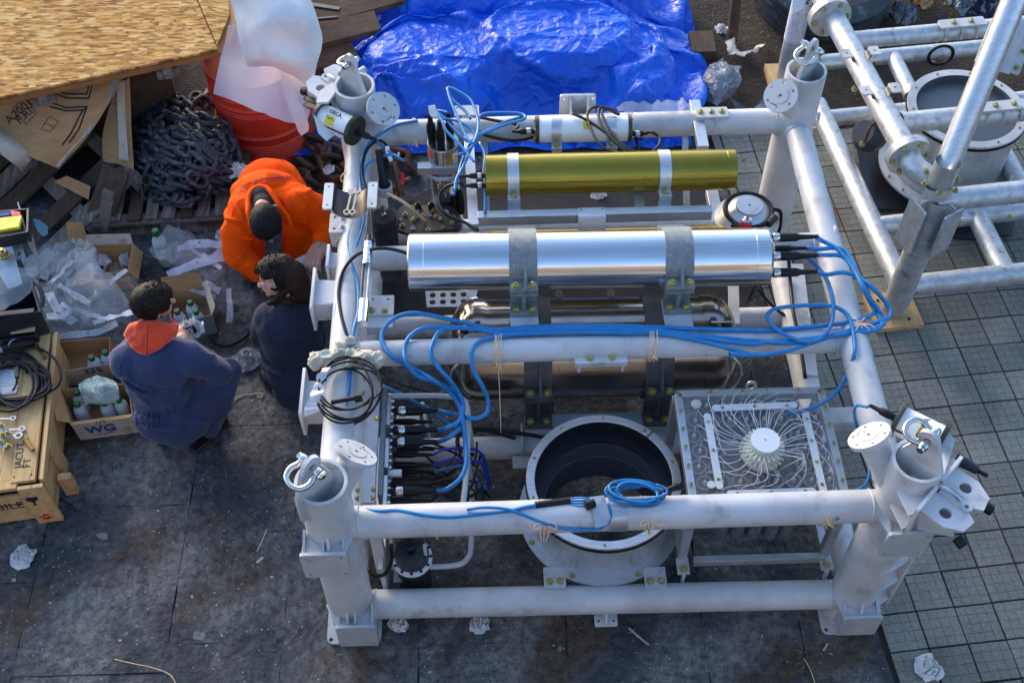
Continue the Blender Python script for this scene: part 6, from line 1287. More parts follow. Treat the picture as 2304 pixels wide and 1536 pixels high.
cc=at(740,370,.05); t=thing('anchor_chain','rusty brown chain heaped on the ground between drum and white frame','chain',cc); me2=link_mesh(.155,.098,.018,True,RUST)
for k,s_ in enumerate(([(700,330),(730,350),(770,360),(790,385)],[(690,370),(720,390),(760,410),(775,430)],[(660,385),(690,400),(720,420),(755,435)],[(705,310),(745,325),(775,340)],[(740,330),(730,370),(760,395)],[(830,390),(860,360),(900,350),(930,380)],[(840,330),(880,335),(920,345)],[(830,420),(870,430),(910,410)])):
    chain(t,me2,[at(x,y,.05+.05*((k+i)%2)) for i,(x,y) in enumerate(s_)],.155,k+40,cc)
# ================================================================ pallets
def pallet(c,ang,nslat,L,W_,zt,label,mat,mats=None,tilt=None,skip=(),seed=0,group=None):
    t=thing('pallet',label,'pallet',c,group); ex=V((math.cos(ang),math.sin(ang),0)); ey=V((-ex.y,ex.x,0)); up=Z.copy()
    if tilt: ey=(ey+Z*tilt).normalized(); up=ex.cross(ey)
    rr_=random.Random(seed)
    for k in range(nslat):
        if k in skip: continue
        x=-L/2+L*(k+.5)/nslat; m=M(); m.box(c+ex*x+up*(zt-.011)+ex*rr_.uniform(-.008,.008),(L/nslat*.74*rr_.uniform(.85,1.1),W_,.020),(ex,ey,up)); m.out('slat',(mats or [mat])[k%len(mats or [mat])],t,bevel=.0015)
    for y in (-W_/2+.03,0,W_/2-.03):
        M().box(c+ey*y+up*(zt-.034),(L,.085,.020),(ex,ey,up)).out('stringer',mat,t,bevel=.0015); M().box(c+ey*y+up*.011,(L,.085,.02),(ex,ey,up)).out('bottom_board',mat,t)
        for x in (-L/2+.06,0,L/2-.06): M().box(c+ex*x+ey*y+up*(zt-.034-.010-(zt-.054)/2+.005),(.11,.085,zt-.066),(ex,ey,up)).out('block',mat,t)
    return t
p0,p1=at(210,500,.12),at(545,480,.12); ang=math.atan2(p1.y-p0.y,p1.x-p0.x); mid=p0.lerp(p1,.5); pc=V((mid.x,mid.y,0))+V((-math.sin(ang),math.cos(ang),0))*.42
pallet(pc,ang,9,(p1-p0).length+.05,.84,.125,'weathered pallet carrying the tarred chain',WOODG,[WOODG,WOODG,WOODD],seed=2)
c=at(140,470,.0); pallet(V((c.x-.05,c.y+.15,.0)),R(-48),6,1.0,.8,.13,'broken dark pallet leaning behind the perforated aluminium box',WOODG,[WOODD,WOODG],tilt=.35,skip=(3,),seed=5)
for a,b,w_,lab,mat in (((262,380),(215,520),.16,'dark damp plank leaning across the pallets',WOODD),((245,430),(232,520),.07,'narrow pale plank beside the dark damp one',WOODG)):
    p,q=at(*a,.32),at(*b,.05); o=M().bar(p,q,w_,.022,CF*-1).out('loose_plank',mat,None,bevel=.002); tag(o,lab,'plank')
# ================================================================ cardboard
o=sheet('printed_cardboard',[[(-20,300,.52),(-10,262,.55),(0,235,.60),(40,215,.62)],[(60,350,.42),(80,300,.50),(100,240,.58),(130,195,.62)],[(100,368,.36),(130,310,.46),(165,250,.55),(205,178,.62)],[(132,380,.30),(195,310,.42),(240,245,.52),(283,163,.60)]],CARD,6,.006,4,3,smooth=180)
tag(o,'large sheet of printed brown cardboard sticking out under the strand board crate','cardboard'); PC=o
from mathutils.bvhtree import BVHTree
def hitter(o,off=.003):
    w0=wloc(o); bv=BVHTree.FromPolygons([v.co+w0 for v in o.data.vertices],[tuple(p.vertices) for p in o.data.polygons])
    def f(x,y,d=(0,0)):
        r=CF+CR*((x-1152)/FOC)-CU*((y-768)/FOC); h=bv.ray_cast(CP,r.normalized()); return h[0]-r.normalized()*off if h[0] else None
    return f
hc=hitter(PC)
tc=[]; pts=[(283,163),(262,200),(245,235),(222,268),(205,300),(180,325),(155,352),(136,378)]; m=M(); vs_=[]
for k,(x,y) in enumerate(pts):
    z=.615-.30*k/7; vs_+= [at(x-4,y-2,z+.012),at(x-22-4*math.sin(k*2),y-10+3*math.cos(k*3),z+.012)]
o=m.add(vs_,[(2*i,2*i+1,2*i+3,2*i+2) for i in range(len(pts)-1)]).out('torn_edge',CARDL,PC,smooth=180)
def on_card(pl):
    o=[]
    for i in range(len(pl)-1):
        for k in range(6): h=hc(pl[i][0]+(pl[i+1][0]-pl[i][0])*k/5,pl[i][1]+(pl[i+1][1]-pl[i][1])*k/5); o+= [h] if h else []
    return o
for pl in ([(124,203),(150,212),(195,212),(202,185)],[(122,210),(150,221),(200,222),(210,183)],[(115,232),(150,243),(197,240)],[(112,240),(150,250),(186,248),(160,300),(140,327)],[(186,250),(196,240),(178,290),(156,322)]): M().tube(on_card(pl),.0042,4,1).out('printed_line',INK,PC,smooth=180)
for pl in ([(28,246),(54,220),(82,255),(58,280),(28,246)],[(92,290),(112,262),(132,275),(112,297),(92,290)],[(100,276),(122,287)]): M().tube(on_card(pl),.0015,4,1).out('printed_line',INK,PC)
_a,_b,_c=hc(48,246),hc(66,230),hc(40,236)
text('A20018',.07,_a,_b-_a,_c-_a,INK,'printed_text',PC); text('F.RM',.07,hc(60,256),_b-_a,_c-_a,INK,'printed_text',PC)
o=sheet('cardboard_flap',[[(255,215,.50),(275,190,.52),(292,175,.52)],[(232,300,.34),(268,290,.38),(296,280,.38)],[(232,365,.22),(270,370,.25),(302,390,.24)]],CARD,5,.004,5,6); tag(o,'upright cardboard flap with pale inner strip left of the chain heap','cardboard')
sheet('pale_strip',[[(262,195,.535),(280,180,.535)],[(266,290,.405),(284,285,.405)],[(268,358,.29),(290,362,.29)]],CARDW,5,.002,5,6,par=o)
o=sheet('cardboard_roll',[[(-20,270,.50),(-10,300,.56),(-10,340,.50)],[(40,300,.42),(45,330,.48),(30,370,.42)],[(82,342,.34),(72,360,.38),(50,388,.30)]],CARDW,5,.006,5,8); tag(o,'curled pale cardboard at the left edge under the printed sheet','cardboard')
o=sheet('cardboard_piece',[[(150,395,.25),(205,420,.25)],[(120,410,.15),(200,450,.18)]],CARD,4,.006,6,9); tag(o,'torn cardboard scrap lying between the pallets','cardboard')
o=sheet('cardboard_piece',[[(150,500,.20),(185,500,.20)],[(152,545,.06),(205,560,.06)]],CARD,4,.004,6,9); tag(o,'brown cardboard flap standing behind the open box with paper','cardboard')
# bags and litter on the soil
PBAG=mk('grey_plastic_bag',(.23,.27,.32),(.17,.20,.25),10,rough=.3,bump=.2,bs=40,alpha=.85,bd=.004,crease=((9,.04,1),(24,.015,.8)))
o=sheet('plastic_bag',[[(1590,155,.12),(1620,140,.15),(1665,160,.08)],[(1580,190,.16),(1625,185,.22),(1660,200,.12)],[(1572,225,.06),(1610,245,.12),(1650,225,.06)]],PBAG,6,.03,9,3); tag(o,'crumpled grey plastic bag lying on the dark soil','plastic bag')
o=sheet('plastic_bag',[[(1640,228,.05),(1690,245,.08),(1715,228,.04)],[(1655,250,.03),(1700,258,.05),(1735,250,.03)]],PBAG,6,.02,9,5); tag(o,'flat grey plastic scrap beside the far rail','plastic bag')
def paper(px,py,w_,seed,label,mat=PAPER,z=.01,h=.03,name='crumpled_paper',cat='paper',n=22,asp=1):
    c=at(px,py,z); rr_=random.Random(seed); vs_=[];fs=[]; m=M()
    rings=8
    vs_.append(c+Z*h)
    for r_ in range(1,rings+1):
        for k in range(n):
            a=2*PI*k/n; rad=w_*r_/rings*(1+.28*noise.noise(V((math.cos(a)*1.6,math.sin(a)*1.6,seed)))+(.10*rr_.uniform(-1,1) if r_==rings else 0)); hh=h*(1-(r_/rings)**2)+h*.7*noise.noise(V((math.cos(a)*r_*.8,math.sin(a)*r_*.8,seed+3)))+h*.55*(1-abs(noise.noise(V((math.cos(a)*r_*.9,math.sin(a)*r_*.9,seed+9))))*4)+h*.15*rr_.uniform(-1,1)
            vs_.append(c+V((math.cos(a)*rad,math.sin(a)*rad*asp,max(.001,hh))))
    fs=[(0,1+k,1+(k+1)%n) for k in range(n)]+[(1+r_*n+k,1+(r_+1)*n+k,1+(r_+1)*n+(k+1)%n,1+r_*n+(k+1)%n) for r_ in range(rings-1) for k in range(n)]
    o=m.add(vs_,fs).out(name,mat,None,smooth=75); return tag(o,label,cat)
NEWS=mk('printed_wrapper',(.62,.60,.52),(.50,.47,.38),20,rough=.7,c3=(.06,.08,.14),s3=70,f3=(.60,.63),bump=.4,bs=40)
o=sheet('torn_wrapper',[[(1628,100,.06),(1652,95,.08),(1656,120,.06)],[(1632,118,.05),(1648,128,.07),(1664,124,.05)],[(1655,130,.03),(1685,128,.06),(1690,118,.04)],[(1700,122,.03),(1715,112,.06),(1722,100,.03)]],NEWS,5,.03,14,3); tag(o,'torn printed white wrapper lying on dark soil below the tyre','litter')
for px,py,w_,s_,l,z in ((1622,68,.045,3,'small crumpled foil left of the rusty pipe',.02),(530,388,.075,9,'white tissue lying at the foot of the chain heap by the orange coverall',.22),(740,385,.035,12,'small white scrap on the rusty chain',.12),(52,1255,.062,2,'crumpled white paper alone on the stone paving at lower left',.0),(2088,1503,.065,17,'crumpled white paper on the tiles at lower right',.0),(1080,1405,.05,23,'grey crumpled paper just in front of the near bottom rail',.0),(897,1405,.045,29,'grey crumpled paper beside the near left foot',.0),(1555,245,.04,4,'small pale scrap beside the tarpaulin edge',.03),(1345,440,.05,31,'pale plastic scrap on the ground under the olive cylinder',0)): paper(px,py,w_,s_,l,z=z)
# small ground litter
BUTT=mk('cigarette_paper',(.6,.55,.48),None,rough=.8)
for a,b,r,lab,mat,nm in (((578,1265),(592,1253),.006,'white cigarette end lying on the stone paving',BUTT,'cigarette_end'),((1853,1462),(1862,1447),.005,'pale wooden chip near the slab joint at lower right',WOOD,'wood_chip')):
    o=M().cyl(at(*a,.008),at(*b,.008),r,n=8).out(nm,mat,None); tag(o,lab,'litter')
for pts,r,lab,mat in (([(258,1482),(300,1492),(340,1500),(380,1515),(395,1536),(404,1560)],.0022,'long pale string on the paving at the bottom left',TWINE),([(516,915),(528,900),(545,888),(565,886),(588,884),(590,890),(578,892)],.003,'frayed cord end near the navy coverall',TWINE),([(130,1118),(150,1130),(165,1138),(172,1150)],.003,'short black wire off the corner of the tool crate',BLACK),([(1415,1412),(1430,1425),(1445,1438),(1460,1450)],.005,'frayed rag strip in front of the near bottom rail',CARDL),([(600,1190),(590,1215),(578,1240)],.0022,'dry grass stalk left of the near left post',TWINE),([(1810,1480),(1825,1510),(1835,1540)],.002,'thin pale thread at the bottom of the paving',TWINE)):
    o=M().tube([at(x,y,.006) for x,y in pts],r,5,4).out('loose_string',mat,None,smooth=180); tag(o,lab,'string')
o=M().plate(at(267,1254,.006),V((1,.3,0)),Y,[(-.022,0),(-.005,.012),(.015,.010),(.026,.002),(.01,-.010),(-.012,-.010)],[],.002).out('dry_leaf',RUST,None); tag(o,'small brown dry leaf on the stone paving','leaf')
# cardboard box corner right of the tarpaulin, dark clutter
o=M().box(at(1578,112,.08),(.16,.22,.14)).out('cardboard_box',WOODD,None,bevel=.003); tag(o,'dark brown cardboard box behind the right edge of the tarpaulin','box')
rb_=random.Random(77)
for k in range(10):
    px=rb_.uniform(2020,2300); py=rb_.uniform(-10,45); o=paper(px,py,rb_.uniform(.08,.18),k+60,['crumpled black sack','torn brown wrapping','pale plastic scrap','dark cloth bundle','greenish plastic scrap'][k%5]+' in the rubbish beyond the truss, '+['far left','centre left','middle','centre right','far right','nearest left','nearest middle','nearest right','topmost left','topmost right'][k],[BLACKM,CARD,PBAG,FLEECE,PBAG][k%5],z=.05,h=.09,name='rubbish_scrap',cat='rubbish')
# ================================================================ tool crate, lower left
ZC=.335
ca,cb_=at(79,1078,ZC),at(113,753,ZC); ey=(cb_-ca); ey.z=0; LC=ey.length+.02; ey.normalize(); ex=V((ey.y,-ey.x,0)); O=V((ca.x,ca.y,0))
t=thing('tool_crate','pale wooden crate used as a tool bench at the left edge','crate',O-ex*.7+ey*.4)
Q=lambda u,v,z:O+ex*u+ey*v+Z*z       # u across (right = 0), v away
FRM=(ex,ey,Z)
def cb2(name,u0,u1,v0,v1,z0,z1,mat=WOOD,par=t,bev=.002): return M().box(Q((u0+u1)/2,(v0+v1)/2,(z0+z1)/2),(abs(u1-u0),abs(v1-v0),abs(z1-z0)),FRM).out(name,mat,par,bevel=bev)
cb2('top_plank',-.115,-.002,.0,LC,ZC-.022,ZC); cb2('top_panel',-1.5,-.118,.02,LC*.47,ZC-.030,ZC-.008); cb2('top_panel',-1.5,-.118,LC*.475,LC,ZC-.026,ZC-.004)
cb2('side_board',.0,.016,.02,LC,.18,ZC-.03); cb2('side_board',.0,.016,.02,LC,.04,.177); cb2('side_rail',.017,.036,.0,LC,ZC-.045,ZC-.004)
cb2('front_board',-1.5,-.0,-.018,0,.175,.24); cb2('front_board',-1.5,0,-.018,0,.02,.165); cb2('front_rail',-1.5,-.085,-.034,-.019,.155,.215); cb2('corner_post',-.085,.034,-.040,-.019,.0,ZC-.01); cb2('top_lip',-1.5,-.088,-.030,.018,ZC-.030,ZC-.006)
cb2('corner_post',.017,.036,LC*.22,LC*.33,0,ZC-.05); cb2('corner_post',.037,.10,.10,.14,.0,.15)
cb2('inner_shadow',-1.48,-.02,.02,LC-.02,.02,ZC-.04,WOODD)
cb2('iron_strap',-1.5,-.10,-.036,-.0345,.19,.20,RUST)
text('FRAGILE',.075,Q(-.235,-.0355,.185),ex,Z,INK,'stencil_text',t); text('JACUT',.05,Q(-.085,.15,ZC+.001),ey,-ex,INK,'handwriting',t); text('FT',.05,Q(-.045,.10,ZC+.001),ey,-ex,INK,'handwriting',t)
gl=M(); f=Q(-.045,-.0415,.22); gl.plate(f,ex,Z,[(-.028,.028),(-.026,.0),(-.006,-.014),(-.004,-.04),(-.018,-.046),(.018,-.046),(.004,-.04),(.006,-.014),(.026,0),(.028,.028)],[],.0012); gl.out('fragile_symbol',INK,t)
for k,(x,z) in enumerate(((-.02,.06),(0,.075),(.012,.05),(-.008,.04))): M().plate(Q(-.03+x,-.0412,z),ex,Z,[(-.018,-.004),(.012,-.008),(.018,.004),(-.01,.008)],[],.0012).out('red_stencil',RED,t)
for u,v in ((-.1,.03),(-.02,.03),(-.06,.5),(-.02,.9)): M().lathe([(.004,0),(.004,.002),(0,.002)],Q(u,v,ZC),Z,8,False).out('nail',BLACK,t)
LAT=mk('brass_latch',(.30,.22,.05),(.16,.11,.03),30,rough=.4,metal=.8)
for px,py,dx,dy,lab in ((80,775,22,30,'brass folding latch on the crate beside the black cable'),(57,988,18,24,'brass folding latch on the crate beside the wrenches')):
    a,b=at(px,py,ZC+.012),at(px+dx,py+dy,ZC+.012); t2=thing('brass_latch',lab,'latch',a); M().bar(a,b,.020,.014).out('latch_tongue',LAT,t2,bevel=.002); M().cyl(a-V((.012,.008,0)),a+V((.012,.008,0)),.009,n=10).out('latch_hinge',LAT,t2); M().bar(a.lerp(b,-.3),a,.026,.006).out('latch_plate',LAT,t2)
# black power cable coil on the crate
def ringcoil(name,cx,cy,rx,ry,n,r,z,mat,label,seed,tilt=0):
    rr_=random.Random(seed); P=[]; 
    for k in range(n*16):
        a=2*PI*k/16; q=k/(n*16); sx=rx*(.86+.26*math.sin(q*9+seed))*(1+.02*rr_.uniform(-1,1)); sy=ry*(.86+.22*math.cos(q*11+seed))
        x=cx+math.cos(a+tilt)*sx+10*math.sin(q*5); y=cy+math.sin(a)*sy+6*math.cos(q*7); P.append(at(x,y,z+.004+.022*abs(math.sin(q*17+seed))+.012*(a/6.28%1)))
    o=M().tube(P,r,7,3).out(name,mat,None,smooth=180); return tag(o,label,'cable coil')
ringcoil('cable_coil',28,858,78,58,9,.0075,ZC+.004,BLACK,'large loose coil of black power cable on the wooden crate',2)
cable('black_cable',[at(-10,800,ZC+.03),at(40,785,ZC+.03),at(90,785,ZC+.03),at(125,810,ZC+.03),at(137,845,ZC+.03),at(128,870,ZC+.02),at(95,888,ZC+.02),at(40,905,ZC+.02)],.0065,BLACK,'outermost loop of black cable overhanging the crate edge')
cable('black_cable',[at(28,790,ZC+.03),at(38,820,ZC+.03),at(39,838,ZC+.03),at(36,865,ZC+.02),at(28,878,ZC+.02)],.005,BLACK,'short black lead with inline switch over the papers')
t2=thing('inline_switch','small black inline switch on a lead over the white papers','switch',at(38,838,ZC)); M().bar(at(38,826,ZC+.04),at(38,850,ZC+.04),.022,.016).out('switch_body',BLACKM,t2,bevel=.003)
for pts,lab,z in (([(-20,828),(32,820),(40,870),(30,880),(-20,892)],'white printed sheet under the black cable coil',.004),([(10,872),(42,866),(36,884),(5,888)],'small white paper slip by the printed sheet',.002),([(-20,738),(20,742),(18,760),(-20,762)],'white notepad page next to the yellow notebook',.03),([(-20,765),(15,770),(46,782),(44,795),(-20,790)],'white leaflet with red mark above the cable coil',.006)):
    c=[at(x,y,ZC+z) for x,y in pts]; o=M().prism(c,Z*.001).out('paper_sheet',PAPER,None,smooth=0); tag(o,lab,'paper'); last=o
    if 'printed' in lab:
        for k in range(7): M().bar(at(2,832+6*k,ZC+z+.0014),at(28-3*(k%3),830+6*k,ZC+z+.0014),.002,.0004).out('print_line',INKB,o)
M().tube([at(28,790,ZC+.008),at(34,786,ZC+.008),at(40,788,ZC+.008),at(40,794,ZC+.008)],.004,6).out('red_mark',RED,last)
# pouch, wrenches, vise parts
o=M().lathe([(.0,-.09),(.022,-.085),(.028,-.05),(.028,.04),(.02,.075),(0,.08)],at(45,775,ZC+.025),at(70,765,.4)-at(20,775,.4),16).out('black_pouch',BLACK,None,smooth=60); tag(o,'folded black tool pouch behind the cable coil','pouch')
M().tube([at(20,782,ZC+.04),at(22,770,ZC+.055),at(34,762,ZC+.055),at(42,762,ZC+.05)],.004,6).out('grey_trim',ALU,o)
wrench(at(30,941,ZC+.012),at(-20,943,ZC+.012),'uppermost chrome wrench on the crate',CHROME,.9)
wrench(at(50,965,ZC+.012),at(-5,968,ZC+.012),'middle chrome wrench on the crate',CHROME,.95)
wrench(at(42,980,ZC+.018),at(-30,978,ZC+.018),'largest wrench with the thick ring end on the crate',CHROME,1.25)
t2=thing('clamp_tool','cluster of white bolted clamp parts lying beside the wrenches','clamp',at(5,985,ZC))
for a,b in (((-10,950),(14,970)),((-10,975),(25,980)),((-8,985),(16,1012))): M().bar(at(*a,ZC+.03),at(*b,ZC+.02),.03,.02).out('clamp_bar',WHITE2,t2,bevel=.002)
for px,py in ((4,958),(6,978),(18,975),(2,995),(14,1010),(20,1004)): M().bolt(at(px,py,ZC+.042),Z,.010,.014).out('bolt',BRASS,t2)
# ================================================================ toolbox and trays
t2=thing('tool_box','open black plastic tool box with grey compartments at the left edge','tool box',at(30,700,ZC))
def pbox(par,quad,z0,z1,th,mat,name,rim=True):
    """open tray from four pixel corners at height z1"""
    c=[at(x,y,z1) for x,y in quad]; n=4; cen_=sum(c,V((0,0,0)))/4; inn=[p.lerp(cen_,th) for p in c]; bot=[V((p.x,p.y,z0)) for p in [q.lerp(cen_,.06) for q in c]]; bi=[V((p.x,p.y,z0+.006)) for p in [q.lerp(cen_,th+.06) for q in c]]
    vs_=c+inn+bot+bi; fs=[]
    for i in range(4): j=(i+1)%4; fs+=[(i,j,4+j,4+i),(8+i,8+j,j,i),(4+i,4+j,12+j,12+i)]
    fs+=[(12,13,14,15),(11,10,9,8)]; return M().add(vs_,fs).out(name,mat,par,smooth=0,bevel=.003)
pbox(t2,[(-60,735),(-60,690),(70,628),(92,700)],ZC+.0,.52,.07,BLACKM,'box_body'); pbox(t2,[(-60,775),(-60,735),(88,722),(84,752)],ZC+.0,.40,.08,BLACKM,'lower_tray')
M().bar(at(-40,712,.535),at(78,700,.535),.03,.02).out('box_ridge',BLACKM,t2,bevel=.003); M().bar(at(-40,742,.42),at(82,728,.42),.018,.012).out('box_ridge',BLACKM,t2,bevel=.002)
M().tube([at(78,628,.55),at(86,640,.56),at(96,668,.54),at(94,690,.52)],.012,8).out('box_handle',BLACKM,t2)
o=M().box(at(52,742,.41),(.12,.032,.008),(V((1,.12,0)).normalized(),V((-.12,1,0)).normalized(),Z)).out('notebook',mk('kraft_notebook',(.55,.45,.22),None,rough=.7),None); tag(o,'small tan notebook in the lower tray of the black tool box','notebook')
ab=thing('perforated_box','perforated aluminium panel box at the left edge above the tool box','metal box',at(50,600,.4)); zt=.66
PERF=ALU
def perf(quad,nu,nv,r,name='perforated_panel',big=()):
    c=[V(q) for q in quad]; ex=(c[1]-c[0]); ey=(c[3]-c[0]); W_,H_=ex.length,ey.length; exn=ex.normalized(); eyn=ey.normalized()
    hs=[circ((W_*(i+.5+(.25 if j%2 else 0))/(nu+.3),H_*(j+.5)/nv),r,8) for i in range(nu) for j in range(nv)]+[circ((W_*u,H_*v),rr_,14) for u,v,rr_ in big]
    M().plate(c[0],exn,eyn,[(0,0),(W_,0),(W_,H_),(0,H_)],hs,.004).out(name,ALU,ab)
b0,b1=at(94,612,.42),at(65,497,.62); b2=V((b1.x-.0,b1.y,.62))
perf([at(92,600,.42),at(66,505,.46),V((at(66,505,.46).x,at(66,505,.46).y,.66)),V((at(92,600,.42).x,at(92,600,.42).y,.62))],4,4,.010)
perf([at(-20,600,.50),at(58,580,.50),at(58,580,.50)+V((-.02,.20,.12)),at(-20,600,.50)+V((-.02,.20,.12))],5,4,.011,big=())
M().prism([at(-10,560,.60),at(28,556,.60),at(52,642,.50),at(18,650,.50),at(-10,600,.55)],Z*.004).out('inner_plate',ALU,ab)
M().bolt(at(10,575,.61),Z,.022,.03).out('large_bolt',BRASS,ab)
tr=thing('tool_tray','black tray holding coloured tool packets on the aluminium box','tray',at(20,500,.6)); pbox(tr,[(-60,545),(-60,478),(66,468),(64,522)],.60,.68,.10,BLACKM,'tray_body')
for quad,mat,lab,h in (([(-20,486),(26,481),(26,490),(-20,495)],INKB,'blue box',.02),([(26,479),(48,482),(50,490),(28,492)],mk('magenta_plastic',(.6,.01,.12),None,rough=.4),'magenta box',.02),([(-20,498),(52,490),(46,516),(-20,528)],mk('yellow_plastic_bag',(.75,.65,.02),None,rough=.35,bump=.4,bs=30),'yellow packet',.02)):
    o=M().prism([at(x,y,.675) for x,y in quad],Z*h).out('tool_packet',mat,None,bevel=.003,smooth=30); tag(o,lab+' inside the black tray','tool packet')
o=M().prism([at(x,y,.30) for x,y in ((75,492),(90,496),(108,510),(108,528),(98,533),(84,520))],Z*.004).out('blue_sheet',mk('dusty_blue_sheet',(.10,.18,.24),None,rough=.7),None); tag(o,'faded blue scrap between box and broken pallet','scrap')
FILM=mk('clear_plastic_film',(.58,.60,.63),(.5,.52,.56),12,rough=.12,bump=.3,bs=34,alpha=(.07,.85,9),bd=.006,spec=1,ridge=(11,.03,1)); FILM2=mk('milky_plastic_bag',(.66,.70,.72),(.58,.62,.65),8,rough=.3,bump=.3,bs=30,alpha=(.28,.85,7),bd=.004,ridge=(7,.025,.8)); BAND=mk('printed_film_band',(.62,.65,.70),(.55,.58,.64),30,rough=.35,bump=.3,bs=60,ridge=(14,.02,.8),alpha=.85,c3=(.30,.36,.52),s3=120,f3=(.6,.62),bd=.004)
o=sheet('plastic_bag',[[(-20,610,.62),(30,606,.62),(85,600,.56)],[(-20,650,.58),(35,655,.58),(88,620,.54)],[(-20,700,.54),(20,700,.55),(70,660,.54)]],FILM2,6,.02,9,3); tag(o,'milky plastic bag spilling over the black tool box','plastic bag')
# ================================================================ film heap and cartons
FH=[( [[(95,565,.28),(140,560,.26),(180,570,.22)],[(110,620,.24),(150,615,.22),(200,600,.20)],[(125,690,.22),(170,680,.24),(230,640,.20)],[(135,760,.18),(180,770,.16),(240,720,.18)]],FILM,'clear film crumpled left of the open carton',5),
 ([[(150,640,.26),(215,610,.30),(270,640,.26)],[(165,690,.26),(230,680,.30),(290,690,.22)],[(190,745,.18),(240,750,.18),(290,735,.16)]],FILM2,'milky translucent film piled beside the man in navy',8),
 ([[(160,600,.33),(205,560,.36),(225,600,.30)],[(190,640,.28),(215,630,.30),(240,640,.26)]],FILM2,'upright lobe of milky film in front of the open carton',9),
 ([[(150,745,.20),(210,740,.20),(290,700,.20)],[(165,785,.10),(230,775,.10),(290,750,.12)]],FILM,'clear film edge over the carton of bottles',12),
 ([[(385,560,.12),(440,530,.16),(510,515,.14)],[(375,600,.10),(440,590,.14),(520,570,.14)],[(400,640,.06),(460,635,.10),(540,620,.06)]],FILM,'clear film on the ground left of the orange coverall',15),
 ([[(500,650,.05),(540,655,.08),(568,680,.05)],[(495,690,.04),(540,690,.08),(575,700,.04)],[(505,728,.02),(545,720,.05),(570,715,.02)]],FILM,'small clear bag beside the woman in navy',17),
 ([[(440,630,.06),(480,622,.10),(520,632,.06)],[(450,670,.05),(490,680,.08),(510,700,.04)]],FILM,'clear film behind the grey carton',19),
 ([[(400,510,.06),(430,500,.10),(455,520,.06)],[(395,540,.06),(430,540,.10),(460,550,.05)]],FILM,'dark clear film near the tall bottle',21)]
for rows,mat,lab,sd in FH: tag(sheet('plastic_film',rows,mat,7,.045,11,sd),lab,'plastic film')
BL=[([[(100,665,.27),(118,662,.28)],[(125,705,.26),(145,695,.27)],[(160,735,.22),(180,722,.24)]],'printed film band slanting down the left film heap'),([[(105,708,.26),(135,700,.27),(165,698,.27)],[(108,722,.25),(135,720,.26),(165,705,.26)]],'printed film band across the left film heap'),
 ([[(130,752,.22),(200,745,.22),(265,725,.2)],[(135,766,.2),(200,760,.2),(268,738,.2)]],'long printed film band lowest on the left heap'),
 ([[(375,615,.16),(440,585,.18),(505,560,.17)],[(382,628,.14),(450,605,.16),(520,585,.14)]],'wide printed film band by the orange coverall'),([[(400,555,.15),(450,540,.16),(508,545,.14)],[(402,568,.14),(450,560,.15),(505,560,.13)]],'upper printed film band by the orange coverall'),
 ([[(440,645,.10),(470,636,.12),(498,650,.10)],[(445,662,.08),(470,655,.10),(492,668,.08)]],'short printed film band behind the grey carton'),([[(508,655,.08),(520,652,.09)],[(512,700,.07),(526,702,.07)],[(510,728,.04),(522,725,.04)]],'narrow printed strip on the small clear bag')]
for k,(rows,lab) in enumerate(BL):
    o=sheet('printed_band',rows,BAND,6,.012,14,k); tag(o,lab,'plastic film')
    c=V((0,0,0)); 
    for r in rows: c+=at(*r[len(r)//2])
    emblem(o,c/len(rows)+Z*.018,X,Y,.011); emblem(o,at(*rows[0][0])*.6+at(*rows[-1][-1])*.4+Z*.016,X,Y,.010)
rz=random.Random(31)
for k in range(12):
    A_=k<8; cx,cy=(rz.uniform(120,285),rz.uniform(580,750)) if A_ else (rz.uniform(400,545),rz.uniform(530,690)); z0=(.16 if A_ else .06)+rz.uniform(0,.12); w_=rz.uniform(35,70); h_=rz.uniform(25,50); an=rz.uniform(-.5,.5)
    rows=[[(cx+math.cos(an)*u*w_-math.sin(an)*v*h_,cy+math.sin(an)*u*w_+math.cos(an)*v*h_,z0+.07*(1-abs(u))*(1-abs(v))+rz.uniform(-.03,.03)) for u in (-1,-.3,.4,1)] for v in (-1,0,1)]
    tag(sheet('plastic_film',rows,FILM if k%3 else FILM2,5,.045,13,40+k),'crumpled clear film sheet within the '+('heap behind and left of the man in navy' if A_ else 'spread between the tall bottle and the orange sleeve'),'plastic film','film sheets in the left heap' if A_ else 'film sheets by the orange sleeve')
for k in range(6):
    A_=k<4; cx,cy=(rz.uniform(115,280),rz.uniform(610,750)) if A_ else (rz.uniform(420,540),rz.uniform(560,670)); z0=(.26 if A_ else .15); L_=rz.uniform(30,60); an=rz.uniform(-.9,.6); n_=5
    rows=[[(cx+math.cos(an)*u*L_-math.sin(an)*v*n_,cy+math.sin(an)*u*L_+math.cos(an)*v*n_,z0+rz.uniform(-.02,.03)) for u in (-1,-.3,.4,1)] for v in (-1,1)]
    o=sheet('printed_band',rows,BAND,5,.014,16,60+k); tag(o,'printed white band of film curling over the '+('left film heap' if A_ else 'film by the orange sleeve'),'plastic film','printed bands on the left heap' if A_ else 'printed bands by the orange sleeve')
